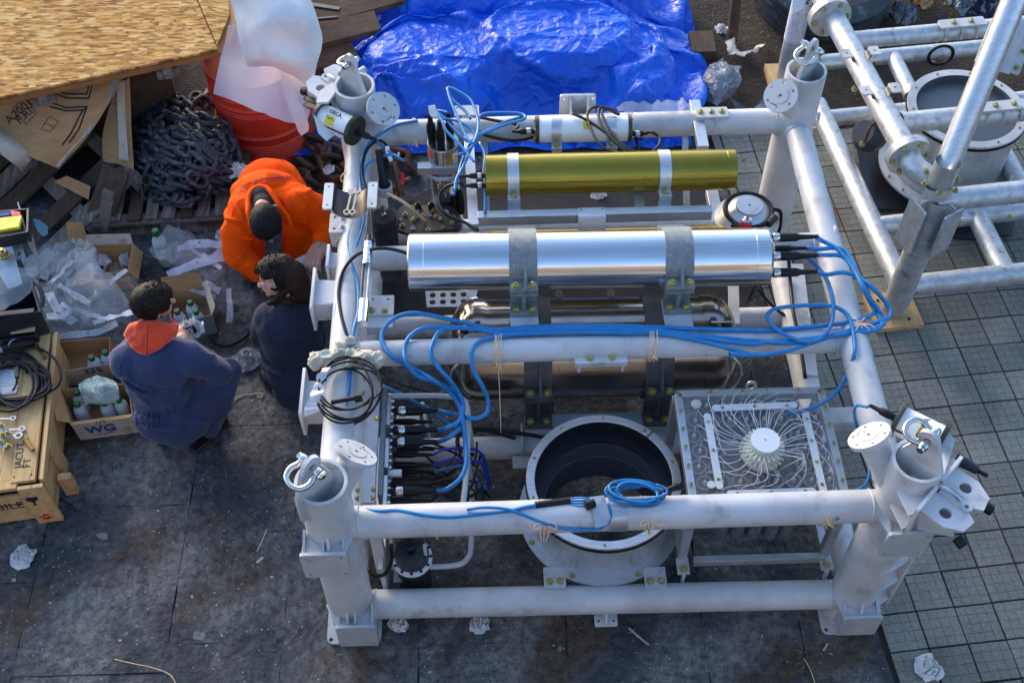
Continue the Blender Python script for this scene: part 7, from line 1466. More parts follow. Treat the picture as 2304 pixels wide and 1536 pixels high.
def carton(name,label,base4,z0,h,mat_out,mat_in,flaps=(),th=.004,lean=.0):
    """open carton from four ground-level pixel corners (front-left, front-right, back-right, back-left)"""
    b=[at(x,y,z0) for x,y in base4]; t=thing(name,label,'cardboard box',sum(b,V((0,0,0)))/4); cen_=sum(b,V((0,0,0)))/4
    tp=[p+Z*h+(p-cen_)*lean for p in b]
    for i in range(4):
        j=(i+1)%4; n=(b[j]-b[i]).cross(Z).normalized(); n=n if n.dot(cen_-b[i])>0 else -n
        m=M().prism([b[i],b[j],tp[j],tp[i]],n*th); m.out('carton_wall',mat_out if (i==0) else mat_in,t,smooth=0)
    M().prism([p+Z*.002 for p in b],Z*.003).out('carton_floor',mat_in,t,smooth=0)
    for i,l,dz,mt in flaps:
        j=(i+1)%4; n=(b[j]-b[i]).cross(Z).normalized(); n=-n if n.dot(cen_-b[i])>0 else n
        a,c_=tp[i],tp[j]; m=M().prism([a,c_,c_.lerp(a,.03)+n*l+Z*dz,a.lerp(c_,.03)+n*l+Z*dz],Z*.004); m.out('carton_flap',mt,t,smooth=0)
    return t,b,tp
BOTT=mk('milky_bottle_plastic',(.62,.68,.72),(.56,.62,.66),6,rough=.3,sub=.1)
def bottle(p,label,r=.036,h=.17,mat=BOTT,label_band=False,grp='milky bottles with green caps',sc_=1):
    t=thing('bottle',label,'bottle',p,grp); M().lathe([(r*.92,0),(r,.008),(r,h*.68),(r*.85,h*.80),(r*.42,h*.90),(r*.40,h*.94)],p,Z,28).out('bottle_body',mat,t,smooth=50)
    M().lathe([(r*.48,h*.93),(r*.50,h*.95),(r*.48,h*1.08),(r*.40,h*1.10),(0,h*1.10)],p,Z,20,False).out('bottle_cap',GREENCAP,t,smooth=40)
    if label_band:
        M().lathe([(r*1.01,h*.20),(r*1.01,h*.62)],p,Z,24,False).out('label',mk('pale_green_label',(.45,.62,.52),(.35,.5,.42),40,rough=.5),t)
        for z in (.23,.40,.43,.60): M().lathe([(r*1.025,h*z),(r*1.025,h*(z+.014))],p,Z,24,False).out('label_stripe',GREENCAP,t)
    return t
tA,bA,_=carton('carton','open brown carton of bottles marked 3,5% beside the tool crate',[(158,868),(262,850),(262,790),(150,800)],.0,.13,CARDW,CARD,flaps=((3,.02,.05,CARD),))
f0,f1=bA[0],bA[1]; ef=(f1-f0).normalized(); nf=Z.cross(ef)*-1; text('3,5%',.05,f0.lerp(f1,.62)-Z.cross(ef)*.006+Z*.100,ef,Z,INK,'handwriting',tA)
for k,(px,py,lab) in enumerate(((206,805,'left bottle in the carton marked 3,5%'),(237,793,'middle bottle in the carton marked 3,5%'),(258,806,'bottle nearest the man in the carton marked 3,5%'))): q=at(px,py,.16); bottle(V((q.x,q.y,.005)),lab,.036,.155)
tB,bB,tpB=carton('carton','white carton printed WG holding a green-white bag in front of the tool crate',[(182,990),(315,972),(305,905),(160,918)],.0,.17,CARDW,CARD,flaps=((0,.022,.004,CARD),(3,.05,.04,CARD)),lean=.04)
f0,f1=bB[0],bB[1]; ef=(f1-f0).normalized(); fn=ef.cross(Z); text('WG',.085,f0.lerp(f1,.42)+fn*.0045+Z*.085+fn*.004,ef,Z,INKB,'printed_text',tB,bold=.002)
M().tube([f0.lerp(f1,.27)+fn*.010+Z*.045,f0.lerp(f1,.36)+fn*.010+Z*.045,f0.lerp(f1,.39)+fn*.010+Z*.035,f0.lerp(f1,.42)+fn*.010+Z*.05,f0.lerp(f1,.45)+fn*.010+Z*.035,f0.lerp(f1,.48)+fn*.010+Z*.047,f0.lerp(f1,.6)+fn*.010+Z*.047],.0016,5,1).out('logo_line',INKB,tB)
text('3,5%',.030,tpB[0].lerp(tpB[1],.5)+fn*.03+Z*.012,ef,-fn,INK,'handwriting',tB)
for px,py,lab in ((172,882,'upper left bottle in the carton printed WG'),(173,908,'lower left bottle in the carton printed WG'),(234,905,'bottle in front of the bag in the carton printed WG'),(266,898,'right bottle beside the navy coverall in the carton printed WG')): q=at(px,py,.165); bottle(V((q.x,q.y,.004)),lab,.034,.155)
GBAG=mk('pale_green_bag',(.50,.62,.56),(.42,.54,.48),5,rough=.35,bump=.2,bs=22,bd=.004,crease=((9,.04,1),(24,.015,.8)))
o=sheet('plastic_bag',[[(182,870,.17),(215,850,.21),(262,858,.17)],[(180,880,.20),(220,872,.25),(266,880,.20)],[(186,898,.17),(225,898,.21),(266,892,.18)],[(192,918,.13),(225,910,.16),(262,905,.15)]],GBAG,7,.022,10,5); tag(o,'pale green crumpled bag filling the white carton','plastic bag')
tC,bC,_=carton('carton','open brown carton with crumpled tissues near the pallets',[(190,652),(300,650),(310,590),(215,592)],.0,.15,CARD,CARD,flaps=((2,.03,.05,CARDW),(1,.04,-.07,CARD)),lean=.08)
paper(232,595,.05,5,'crumpled tissue with black stain in the open brown carton',z=.04,h=.05); paper(285,590,.04,7,'white tissue in the right of the open brown carton',z=.04,h=.05)
o=M().ball(at(222,602,.06),.03,8,(1,.7,.5)).out('black_cloth',BLACK,None); tag(o,'black oily rag in the open brown carton','rag')
sheet('tissue_tail',[[(285,605,.17),(292,610,.17)],[(258,625,.17),(262,634,.17)],[(245,640,.12),(250,645,.12)]],PAPER,4,.01,12,3)
bpy.context.scene.objects['tissue_tail'].name='paper_strip'; tag(bpy.context.scene.objects['paper_strip'],'long twisted paper strip over the edge of the open brown carton','paper')
tD,bD,_=carton('carton','grey and brown carton with bottles between the man and the woman',[(405,770),(490,748),(470,688),(385,700)],.0,.16,mk('grey_carton',(.20,.23,.24),None,rough=.8),CARD,flaps=((1,.03,.06,CARDW),(2,.03,.09,CARD)),lean=.03)
for px,py,lab in ((427,680,'tall bottle in the grey carton by the navy man'),(440,700,'second bottle in the grey carton, nearer the woman'),(398,700,'bottle lying low in the grey carton beside the man')): q=at(px,py,.17); bottle(V((q.x,q.y,.004)),lab,.034,.16)
p=at(372,582,.03); t=bottle(V((p.x,p.y,.0)),'tall bottle with green-lined label standing alone before the pallet',.042,.25,mat=mk('half_clear_bottle',(.55,.62,.66),None,rough=.25,alpha=.9),label_band=True)
paper(555,812,.085,41,'soiled crumpled cloth on the paving between the two navy figures',mat=mk('soiled_cloth',(.45,.43,.42),(.25,.23,.22),30,rough=.9),h=.03)
cable('black_cable',[at(475,762,.05),at(490,775,.02),at(520,776,.02),at(555,755,.02),at(578,725,.05),at(600,700,.1)],.010,BLACK,'thick black hose on the ground between the cartons and the woman')
cable('black_cable',[at(520,610,.03),at(500,660,.03),at(490,690,.03),at(480,715,.03),at(470,740,.03)],.006,mk('grey_hose',(.12,.12,.13),None,rough=.5),'grey hose behind the clear film near the grey carton')
t=thing('bottle_lid','dark round jar lid inside the small clear bag','lid',at(528,695,.06)); M().lathe([(.024,0),(.026,.004),(.026,.016),(.020,.018),(0,.012)],at(528,695,.06),V((.1,-.3,1)),20).out('lid_disc',BLACK,t)
paper(505,530,.05,43,'torn white label on the ground under the orange sleeve')
# ================================================================ gloves and wrap on the left rail
# ================================================================ people
class Blob:
    def __init__(s): s.m=M()
    def cap(s,a,b,ra,rb=None,n=14):
        a=V(a); b=V(b); rb=ra if rb is None else rb; L=(b-a).length; pr=[]
        for i in range(6): q=PI/2*i/5; pr.append((max(1e-4,ra*math.sin(q)),-ra*math.cos(q)))
        for i in range(6): q=PI/2*i/5; pr.append((max(1e-4,rb*math.cos(q)),L+rb*math.sin(q)))
        s.m.lathe(pr,a,(b-a) if L>1e-5 else Z,n,True); return s
    def path(s,pts,rs):
        for i in range(len(pts)-1): s.cap(pts[i],pts[i+1],rs[i],rs[i+1])
        return s
    def ell(s,c,fr,r,n=10):
        o=len(s.m.v); s.m.ball((0,0,0),1,n); c=V(c)
        for i in range(o,len(s.m.v)): q=s.m.v[i]; s.m.v[i]=c+fr[0]*(q.x*r[0])+fr[1]*(q.y*r[1])+fr[2]*(q.z*r[2])
        return s
    def out(s,name,mat,par,vox=.01,it=6,disp=0,ds=.12,seed=0):
        o=s.m.out(name,mat,par,smooth=180); o.data.materials.clear(); o.data.materials.append(mat)
        r=o.modifiers.new('remesh','REMESH'); r.mode='VOXEL'; r.voxel_size=vox; r.use_smooth_shade=True
        sm=o.modifiers.new('smooth','SMOOTH'); sm.iterations=it; sm.factor=.5
        if disp:
            tx=bpy.data.textures.new('fold','MUSGRAVE'); tx.musgrave_type='RIDGED_MULTIFRACTAL'; tx.noise_scale=ds*1.3; tx.octaves=2.2; tx.lacunarity=2.1; tx.dimension_max=1; d=o.modifiers.new('fold','DISPLACE'); d.texture=tx; d.strength=disp; d.mid_level=.75; d.texture_coords='LOCAL'
        return o
def limbfolds(B,pts,rs,n,seed,w_=.010):
    rr_=random.Random(seed)
    for _ in range(n):
        k=rr_.randrange(len(pts)-1); a,b=V(pts[k]),V(pts[k+1]); t0=rr_.uniform(.08,.92); d=(b-a).normalized(); x=d.orthogonal().normalized(); y=d.cross(x); ph=rr_.uniform(0,6.28); sw=rr_.uniform(1.0,2.3); dr=rr_.uniform(-.06,.06); P=[]
        for i in range(7):
            u=i/6; an=ph+sw*u; r=rs[k]+(rs[k+1]-rs[k])*t0; P.append(a.lerp(b,t0)+d*(dr*u)+(x*math.cos(an)+y*math.sin(an))*(r-.001))
        for i in range(6): q=math.sin(PI*(i+.5)/6); B.cap(P[i],P[i+1],w_*(.35+.65*q),w_*(.35+.65*q),8)
def evhit(o):
    from mathutils.bvhtree import BVHTree
    dg=bpy.context.evaluated_depsgraph_get(); ob=o.evaluated_get(dg); me=ob.to_mesh(); w0=wloc(o); bv=BVHTree.FromPolygons([v.co+w0 for v in me.vertices],[tuple(p.vertices) for p in me.polygons]); ob.to_mesh_clear()
    def f(x,y,off=.001):
        r=(CF+CR*((x-1152)/FOC)-CU*((y-768)/FOC)).normalized(); h=bv.ray_cast(CP,r); return h[0]+h[1]*off if h[0] else None
    return f
def traced(par,hf,lines,r,mat,name,off=.001):
    for pl in lines:
        P=[]
        for i in range(len(pl)-1):
            for k in range(5): h=hf(pl[i][0]+(pl[i+1][0]-pl[i][0])*k/5,pl[i][1]+(pl[i+1][1]-pl[i][1])*k/5,off); P+=[h] if h else []
        P=[p for i,p in enumerate(P) if i==0 or (p-P[i-1]).length<.05]
        if len(P)>2: M().tube(P,lambda u:r*(.3+.7*math.sin(PI*min(1,max(0,u)))),6,2).out(name,mat,par,smooth=180)
def frame(fw,up):
    fw=V(fw).normalized(); up=V(up); up=(up-fw*up.dot(fw)).normalized(); rt=fw.cross(up); return rt,fw,up   # right, forward, up
def head(B,c,fr,s_=1.0,fem=False):
    rt,fw,up=fr; c=V(c)
    B.ell(c+up*.018*s_-fw*.008*s_,fr,(.072*s_,.090*s_,.082*s_),12)
    B.ell(c-up*.030*s_+fw*.022*s_,fr,(.056*s_,.064*s_,.068*s_),10)
    B.ell(c-up*.078*s_+fw*.060*s_,fr,(.024*s_,.022*s_,.020*s_),8)          # chin
    B.cap(c+fw*.078*s_+up*.002*s_,c+fw*.100*s_-up*.026*s_,.009*s_,.0135*s_)     # nose
    B.ell(c+fw*.078*s_-up*.054*s_,fr,(.024*s_,.014*s_,.008*s_),8)           # lips
    B.ell(c+fw*.070*s_+up*.016*s_,fr,(.048*s_,.016*s_,.010*s_),8)           # brow
    for k in(-1,1):
        B.ell(c+rt*.073*s_*k-up*.010*s_-fw*.008*s_,fr,(.010*s_,.020*s_,.031*s_),8); B.ell(c+rt*.040*s_*k+fw*.060*s_-up*.022*s_,fr,(.020*s_,.018*s_,.018*s_),8)
mk('eye_white',(.45,.42,.40),None,rough=.3)
def face_bits(par,c,fr,s_=1.0,lipmat=None):
    rt,fw,up=fr
    for k in(-1,1):
        e=c+rt*.031*k*s_+fw*.0765*s_-up*.002*s_; M().ball(e-fw*.002,.0085*s_,8,(1,1,.6)).out('eye',MATS['eye_white'],par); M().ball(e+fw*.0035*s_,.0062*s_,6).out('iris',BLACK,par)
        M().tube([c+rt*k*x*s_+fw*(.090-.25*abs(x-.03))*s_+up*z*s_ for x,z in ((.012,.017),(.03,.023),(.048,.017))],.0030*s_,5,3).out('eyebrow',HAIR,par)
    M().tube([c+rt*x*s_+fw*(.0935-.5*abs(x))*s_-up*(.053)*s_ for x in (-.022,-.01,0,.01,.022)],.0050*s_,6,3).out('lips',lipmat or mk('lips',(.36,.10,.08),None,rough=.5),par)
def hair(par,c,fr,s_,mat,front=.035,low=-.055,long=None,seed=1,thick=1.10):
    """hair cap: ellipsoid shell over the cranium, cut at a hairline"""
    rt,fw,up=fr; n=26; k=40; vs_=[]; keep={}; fs=[]
    for i in range(n+1):
        th=PI*i/n
        for j in range(k):
            ph=2*PI*j/k; d=V((math.sin(th)*math.cos(ph),math.sin(th)*math.sin(ph),math.cos(th)))
            rr_=thick+.035*noise.noise(V((d.x*7,d.y*7,d.z*7+seed)))+.02*noise.noise(V((d.x*20,d.y*20,d.z*4+seed)))
            x,y,z=d.x*.074*rr_,d.y*.092*rr_-.008,d.z*.084*rr_+.018; ok=not (y>front+.25*max(0,z-.03) and z<.062) and z>low and not(abs(x)>.055 and y>-.02 and z<.012) and not (y>front-.03 and z<-.01)
            keep[i,j]=ok; vs_.append(c+(rt*x+fw*y+up*z)*s_)
    for i in range(n):
        for j in range(k):
            q=(j+1)%k
            if keep[i,j] or keep[i+1,q]: fs.append((i*k+j,i*k+q,(i+1)*k+q,(i+1)*k+j))
    o=M().add(vs_,fs).out('hair',mat,par,smooth=180); s2=o.modifiers.new('solid','SOLIDIFY'); s2.thickness=.008*s_; s2.offset=-1
    # short strands lying away from the crown whorl
    rr_=random.Random(seed); m=M(); cw=(up*.9-fw*.45+rt*.1).normalized(); L_=(.030 if thick>1.06 else .020)*s_
    for _ in range(3600):
        d=V((rr_.gauss(0,1),rr_.gauss(0,1),rr_.gauss(0,1))).normalized(); x,y,z=d.x*.074*thick,d.y*.092*thick-.008,d.z*.084*thick+.018
        if (y>front+.25*max(0,z-.03) and z<.062) or z<low or (abs(x)>.055 and y>-.02 and z<.012) or (y>front-.03 and z<-.01): continue
        w_=rt*d.x+fw*d.y+up*d.z; p=c+(rt*x+fw*y+up*z)*s_; fl=(w_-cw); fl=fl-w_*fl.dot(w_)
        if fl.length<1e-3: continue
        fl=(fl.normalized()+V((rr_.uniform(-.4,.4),rr_.uniform(-.4,.4),rr_.uniform(-.4,.4)))).normalized(); sd=w_.cross(fl).normalized()*.0011; l=L_*rr_.uniform(.6,1.3)
        m.add([p-sd,p+sd,p+fl*l*.6+w_*.0045+sd*.7,p+fl*l+w_*.002],[(0,1,2,3)])
    stuff(m.out('hair_strands',mat,par,smooth=0)); return o
def hand(B,wr,d,pn,side,curl=.7,s_=.92,spread=.0,tc=.5):
    """wrist, direction, palm normal, side of thumb (+1/-1), curl"""
    d=V(d).normalized(); pn=V(pn); pn=(pn-d*pn.dot(d)).normalized(); st=d.cross(pn)*side
    B.cap(wr,wr+d*.03*s_,.024*s_,.026*s_)
    for k in range(4):
        u=(.030-.020*k)*s_; B.cap(wr+d*.022*s_+st*u*.8,wr+d*.082*s_+st*u,.0145*s_,.0130*s_)
    L=[.068,.075,.070,.056]
    for k in range(4):
        u=(.031-.0205*k)*s_; p=wr+d*.086*s_+st*u; a=curl*.45; dd=(d+st*spread*(1.5-k)).normalized()
        for j in range(3):
            v=(dd*math.cos(a)+pn*math.sin(a)); q=p+v*L[k]*s_*(.46,.32,.24)[j]; B.cap(p,q,(.0098-.0009*j)*s_*1.02,(.0092-.001*j)*s_*1.02,10); p=q; a+=curl*.75
    p=wr+d*.020*s_+st*.028*s_; v=(d*.72+st*.62+pn*.25*tc).normalized(); q=p+v*.042*s_; B.cap(p,q,.0155*s_,.0125*s_); v=(d*.85+st*.15+pn*.45*tc).normalized(); r_=q+v*.034*s_; B.cap(q,r_,.0118*s_,.0108*s_); v=(d*.8-st*.15+pn*.6*tc).normalized(); B.cap(r_,r_+v*.026*s_,.0105*s_,.009*s_)
def shoe(par,heel,toe,up=Z):
    d=(V(toe)-V(heel)).normalized(); b=Blob(); h=V(heel); L=(V(toe)-h).length; b.cap(h+Z*.045,h+d*.03+Z*.10,.040,.042); b.cap(h+Z*.035,h+d*L*.55+Z*.038,.038,.040); b.cap(h+d*L*.5+Z*.036,V(toe)+Z*.03,.042,.032); b.out('shoe',BLACK,par,.009,4); s_=Z.cross(d)
    M().prism([h-d*.035-s_*.035,h+d*L*.5-s_*.045,V(toe)+d*.02-s_*.032,V(toe)+d*.035,V(toe)+d*.02+s_*.032,h+d*L*.5+s_*.045,h-d*.035+s_*.035],Z*.018).out('shoe_sole',BLACKM,par,bevel=.004)
# ---------------- man in navy coverall, squatting, seen from behind
HC=at(346,681,.87); fw=V((.86,.48,-.20)); fr=frame(fw,Z)
t=thing('person','man squatting in navy coverall with orange hood, back to the viewer','person',at(430,960,0))
hip=at(378,935,.25); ch=at(352,850,.50); nk=at(338,765,.725); shL=at(283,812,.655); shR=at(428,805,.655); kR=at(508,838,.43); kL=at(420,800,.43); aR=V(at(474,962,.10)); aL=at(360,960,.10); elR=at(492,838,.50); elL=at(300,840,.47); wR=at(425,768,.52)+V((-.02,.0,0)); wL=at(395,760,.50); hR=at(400,738,.52)
b=Blob(); head(b,HC,fr,.95); b.cap(HC-fr[2]*.06-fr[1]*.02,nk-Z*.02,.050,.055); b.path([nk-Z*.03,ch,hip],[.07,.08,.08]); b.path([nk-Z*.06,shR,elR,wR],[.05,.045,.040,.027]); b.path([nk-Z*.06,shL,elL,wL],[.05,.045,.040,.027]); b.path([hip,kR,aR],[.07,.05,.04]); b.path([hip,kL,aL],[.07,.05,.04])
dR=(hR-wR).normalized(); hand(b,wR,V((-.55,.65,.10)),V((-.2,.3,-1)),-1,.75,.92); hand(b,wL,V((.5,.6,0)),V((.3,.3,-1)),1,.9)
b.out('body',SKIN,t,.0065,3)
c=Blob(); rt=(shR-shL).normalized(); fwd=Z.cross(rt)*-1 if 0 else rt.cross(Z)*-1
bf=frame(V((.35,.93,0)),Z); 
c.ell(ch.lerp(nk,.42)-bf[1]*.01,frame(bf[1],(nk-ch)),(.185,.125,.16)); c.ell(ch.lerp(hip,.15),frame(bf[1],(ch-hip)),(.170,.135,.17)); c.ell(hip+Z*.01,bf,(.172,.15,.135)); c.ell(hip.lerp(ch,.35),bf,(.165,.135,.12))
c.path([nk-Z*.05,shR-Z*.005,shR.lerp(elR,.5),elR,elR.lerp(wR,.9)],[.085,.082,.070,.066,.042]); c.path([nk-Z*.05,shL-Z*.005,elL,elL.lerp(wL,.9)],[.085,.082,.066,.042])
c.path([hip+rt*.09,hip.lerp(kR,.5)+V((.03,0,.0)),kR,kR.lerp(aR,.55),aR+Z*.02],[.120,.105,.082,.075,.062]); c.path([hip-rt*.06,kL,aL],[.115,.082,.06]); c.cap(at(400,968,.22),at(430,950,.24),.095,.09)
limbfolds(c,[nk-Z*.05,shR,elR,elR.lerp(wR,.9)],[.085,.078,.066,.042],16,3); limbfolds(c,[nk-Z*.05,shL,elL,elL.lerp(wL,.9)],[.085,.078,.066,.042],10,4); limbfolds(c,[hip+rt*.09,kR,aR],[.120,.082,.062],14,5,.012); limbfolds(c,[ch.lerp(nk,.3),ch,hip],[.15,.155,.165],12,6,.012)
o=c.out('coverall',NAVY,t,.0075,3,.010,.10); hf=evhit(o)
traced(o,hf,[[(427,772),(434,805),(428,845),(418,860)],[(282,790),(270,820),(272,850)],[(350,815),(352,860),(350,900)],[(470,905),(500,870),(518,840)]],.0022,NAVY,'seam'); traced(o,hf,[[(284+11.5*k,918+.30*k*(k<8)*4-(k>8)*3*(k-8)+8*math.sin(k*.4)),(286+11.2*k,950+.30*k*(k<8)*4-(k>8)*4*(k-8)+8*math.sin(k*.4)+5*(k%3))] for k in range(14)],.0055,NAVY,'waist_gather'); traced(o,hf,[[(385,992),(402,990),(424,976)],[(300,870),(330,905),(345,925)],[(420,870),(400,905),(380,930)],[(440,880),(430,920),(412,945)]],.004,NAVY,'crease')
wb=[at(x,y,z) for x,y,z in ((268,905,.36),(300,945,.34),(345,962,.33),(395,958,.33),(440,930,.33))]
for k in range(13):
    u=k/12; P_=spline(wb,6); p=P_[int(u*(len(P_)-1))]; M().tube([p+Z*.018-Y*.002,p-Z*.02-Y*.006],.0035,5,1).out('waist_pleat',NAVY,o) if 0 else None
h=Blob(); h.path([at(293,752,.77),at(312,775,.76),at(332,787,.74),at(354,775,.76),at(378,752,.77)],[.030,.034,.030,.034,.030]); h.path([at(294,748,.79),at(306,738,.81),at(335,733,.82),at(368,738,.81),at(385,748,.79)],[.030,.030,.030,.028,.028]); h.ell(at(335,757,.775),frame(V((.2,.8,.2)),V((0,-.5,.8))),(.088,.05,.055)); h.cap(at(335,762,.77),at(331,792,.72),.045,.020); h.path([at(385,748,.79),at(393,738,.79),at(388,728,.78)],[.026,.022,.018])
ho=h.out('hood',HOOD,t,.008,4,.010,.05); M().tube([at(333,730,.86),at(331,750,.845),at(331,775,.815),at(331,798,.745)],.0026,6,4).out('hood_seam',mk('hood_seam_dark',(.30,.02,.006),None,rough=.9),t,smooth=180)
hair(t,HC,fr,.95,HAIR,front=.050,low=-.062,thick=1.10,seed=2); 
shoe(t,at(442,1003,.0),at(500,948,.0)); shoe(t,at(372,990,.0),at(420,940,.0))
paper(433,742,.06,51,'white tissue held by the man in navy',z=.50,h=.05)
for ob in [COL.objects[-1]]:
    for v in ob.data.vertices: pass
o=M().tube([at(418,740,.54),at(426,734,.55),at(436,738,.55),at(440,748,.53)],.009,8).out('dark_tube',BLACK,None); tag(o,'short dark tube held with the tissue by the man in navy','tube')
# ---------------- woman in dark navy fleece
HC=at(620,622,.80); fw=V((-.95,-.10,-.22)); fr=frame(fw,V((-.05,.62,.78)))
t=thing('person','dark-haired woman crouching in a dark navy fleece, face in profile to the left','person',at(660,870,0))
hip=at(672,840,.24); ch=at(655,765,.46); nk=at(648,690,.665); shL=at(603,712,.60); shR=at(708,700,.60)
b=Blob(); head(b,HC,fr,.90,True); b.cap(HC-fr[2]*.05-fr[1]*.02,nk-Z*.02,.046,.05); b.path([nk-Z*.04,ch,hip],[.06,.08,.08]); kL=at(620,790,.38); kR=at(700,760,.38); aL=at(615,850,.08); aR=at(690,870,.08); elL=at(590,755,.40); wL=at(618,725,.34); elR=at(700,720,.40); wR=at(650,660,.36)
b.path([hip,kL,aL],[.09,.055,.038]); b.path([hip,kR,aR],[.09,.055,.038]); b.path([shL,elL,wL],[.05,.04,.026]); b.path([shR,elR,wR],[.05,.04,.026]); hand(b,wL,V((.2,1,0)),V((.3,0,-1)),1,.7,.85); hand(b,wR,V((-.3,1,0)),V((-.3,0,-1)),-1,.7,.85)
b.out('body',SKINP,t,.0055,3)
face_bits(t,HC,fr,.90)
c=Blob(); bf=frame(V((-.15,1,0)),Z); c.ell(ch.lerp(nk,.40),frame(bf[1],(nk-ch)),(.165,.12,.15)); c.ell(ch-Z*.01,bf,(.155,.135,.16)); c.ell(hip+Z*.03,bf,(.160,.15,.15)); c.path([nk-Z*.05,shL,elL,elL.lerp(wL,.85)],[.075,.075,.06,.04]); c.path([nk-Z*.05,shR,elR,elR.lerp(wR,.85)],[.075,.075,.06,.04]); c.path([hip,kL,aL+Z*.02],[.11,.075,.05]); c.path([hip,kR,aR+Z*.02],[.11,.075,.05]); c.cap(nk-Z*.03,nk+Z*.005,.065,.058); c.ell(hip+V((.0,-.04,-.06)),bf,(.14,.12,.13))
limbfolds(c,[nk-Z*.05,ch,hip],[.13,.15,.155],10,8,.012); limbfolds(c,[nk-Z*.05,shL,elL],[.075,.075,.06],6,9)
o=c.out('fleece_jacket',FLEECE,t,.008,5,.008,.12)
M().tube([at(582,770,.46),at(588,800,.38),at(600,840,.30),at(612,870,.22)],.003,6,4).out('jacket_piping',mk('blue_piping',(.03,.10,.28),None,rough=.7),t,smooth=180)
hair(t,HC,fr,.90,HAIR,front=.048,low=-.075,thick=1.15,seed=5)
hr=Blob(); hr.path([HC+fr[2]*.03-fr[1]*.05,HC-fr[1]*.075-fr[2]*.02,at(672,650,.74),at(690,668,.70)],[.070,.066,.058,.040]); hr.path([HC-fr[1]*.03+fr[2]*.045,HC-fr[1]*.09+fr[2]*.0,at(680,640,.74)],[.05,.06,.045]); hr.path([at(612,668,.72),at(625,680,.70),at(650,678,.71)],[.018,.028,.035]); hr.path([at(640,655,.78),at(622,676,.72),at(604,682,.70)],[.020,.020,.010]); hr.out('long_hair',mk('brown_hair_ends',(.010,.006,.005),(.022,.010,.008),40,rough=.6,spec=.25,bump=.7,bs=60,stretch=(1,3,1),bd=.006),t,.006,3,.006,.05)
for k in range(5): M().tube([HC+fr[1]*(.05-.012*k)+fr[2]*(.055-.004*k)+fr[0]*.045,HC+fr[1]*(.045-.014*k)+fr[2]*.01+fr[0]*.07,HC+fr[1]*(.02-.012*k)-fr[2]*(.05)+fr[0]*.066],.0018,5,4).out('hair_strand',HAIR,t,smooth=180)
shoe(t,at(625,880,0),at(598,850,0)); shoe(t,at(700,895,0),at(690,850,0))
# ---------------- man in orange coverall bending over
HC=at(600,502,.80); fw=V((.12,-.62,-.80)); fr=frame(fw,V((0,-.72,.62)))
t=thing('person','man in bright orange coverall crouching forward with his head bowed','person',at(600,600,0))
hip=at(618,440,.34); ch=at(602,432,.58); nk=at(594,462,.745); shL=at(545,478,.66); shR=at(675,462,.66); elL=at(535,572,.47); wL=at(590,622,.38); elR=at(738,500,.55); wR=at(724,545,.54); hR=at(702,588,.53)
kR=at(672,505,.44); kL=at(556,540,.40); aR=at(665,600,.08); aL=at(570,620,.08)
b=Blob(); head(b,HC,fr,.95); b.cap(HC-fr[1]*.03-fr[2]*.06,nk,.052,.055); b.cap(HC-fr[1]*.06-fr[2]*.02,at(590,466,.84),.044,.040); b.path([nk,ch,hip],[.06,.08,.08]); b.path([shR,elR,wR],[.05,.044,.033]); b.path([shL,elL,wL],[.05,.044,.03]); b.path([hip,kR,aR],[.1,.06,.04]); b.path([hip,kL,aL],[.1,.06,.04])
hand(b,wR,(hR-wR),V((.25,.1,-1)),1,.75,1.2,.05,.6); hand(b,wL,V((.6,-.3,-.2)),V((0,.2,-1)),-1,.6,.9)
b.out('body',SKIN,t,.006,3)
c=Blob(); bf=frame(V((.05,-1,0)),Z)
c.ell(ch.lerp(nk,.35)+V((0,.03,-.01)),frame(V((0,-.75,-.6)),V((0,-.6,.8))),(.20,.13,.15)); c.ell(ch.lerp(hip,.5)+V((0,.03,.02)),bf,(.185,.16,.17)); c.ell(hip,bf,(.18,.17,.14)); c.cap(shL.lerp(ch,.2)+V((0,.02,.0)),shR.lerp(ch,.2)+V((0,.02,.0)),.105,.100)
c.path([shL+V((.02,.01,0)),shL.lerp(elL,.5)+V((-.02,0,.0)),elL,elL.lerp(wL,.92)],[.098,.084,.076,.052]); c.path([shR,shR.lerp(elR,.5)+V((0,.02,.02)),elR,elR.lerp(wR,.80)],[.098,.086,.075,.056])
c.path([hip+X*.08,kR,kR.lerp(aR,.5),aR+Z*.04],[.12,.092,.085,.06]); c.path([hip-X*.08,kL,kL.lerp(aL,.5),aL+Z*.04],[.12,.092,.085,.06])
limbfolds(c,[shR,shR.lerp(elR,.5)+V((0,.02,.02)),elR,elR.lerp(wR,.8)],[.098,.086,.075,.056],18,11,.009); limbfolds(c,[shL,elL,elL.lerp(wL,.9)],[.098,.076,.052],16,12,.009); limbfolds(c,[hip+X*.08,kR,aR],[.12,.092,.06],10,13); limbfolds(c,[hip-X*.08,kL,aL],[.12,.092,.06],10,14); limbfolds(c,[shL.lerp(ch,.2),shR.lerp(ch,.2)],[.105,.1],8,15,.008)
o=c.out('coverall',ORANGE,t,.007,3,.007,.09); hf=evhit(o)
traced(o,hf,[[(625,430),(650,470),(655,500)],[(640,425),(662,455),(668,480)],[(665,430),(690,450),(700,480)],[(700,440),(722,465),(728,495)],[(540,470),(560,500),(575,520)],[(525,500),(548,520),(565,535)],[(520,540),(545,545),(560,550)],[(530,450),(545,480),(550,500)],[(690,490),(715,500),(740,495)],[(700,515),(722,520),(738,512)],[(525,585),(545,575),(560,580)],[(530,610),(550,600),(565,605)]],.006,ORANGE,'crease'); traced(o,hf,[[(540,425),(560,412),(590,402),(630,398),(660,405)],[(668,410),(690,430),(700,455)],[(520,450),(525,470),(520,500)]],.002,ORANGE,'seam')
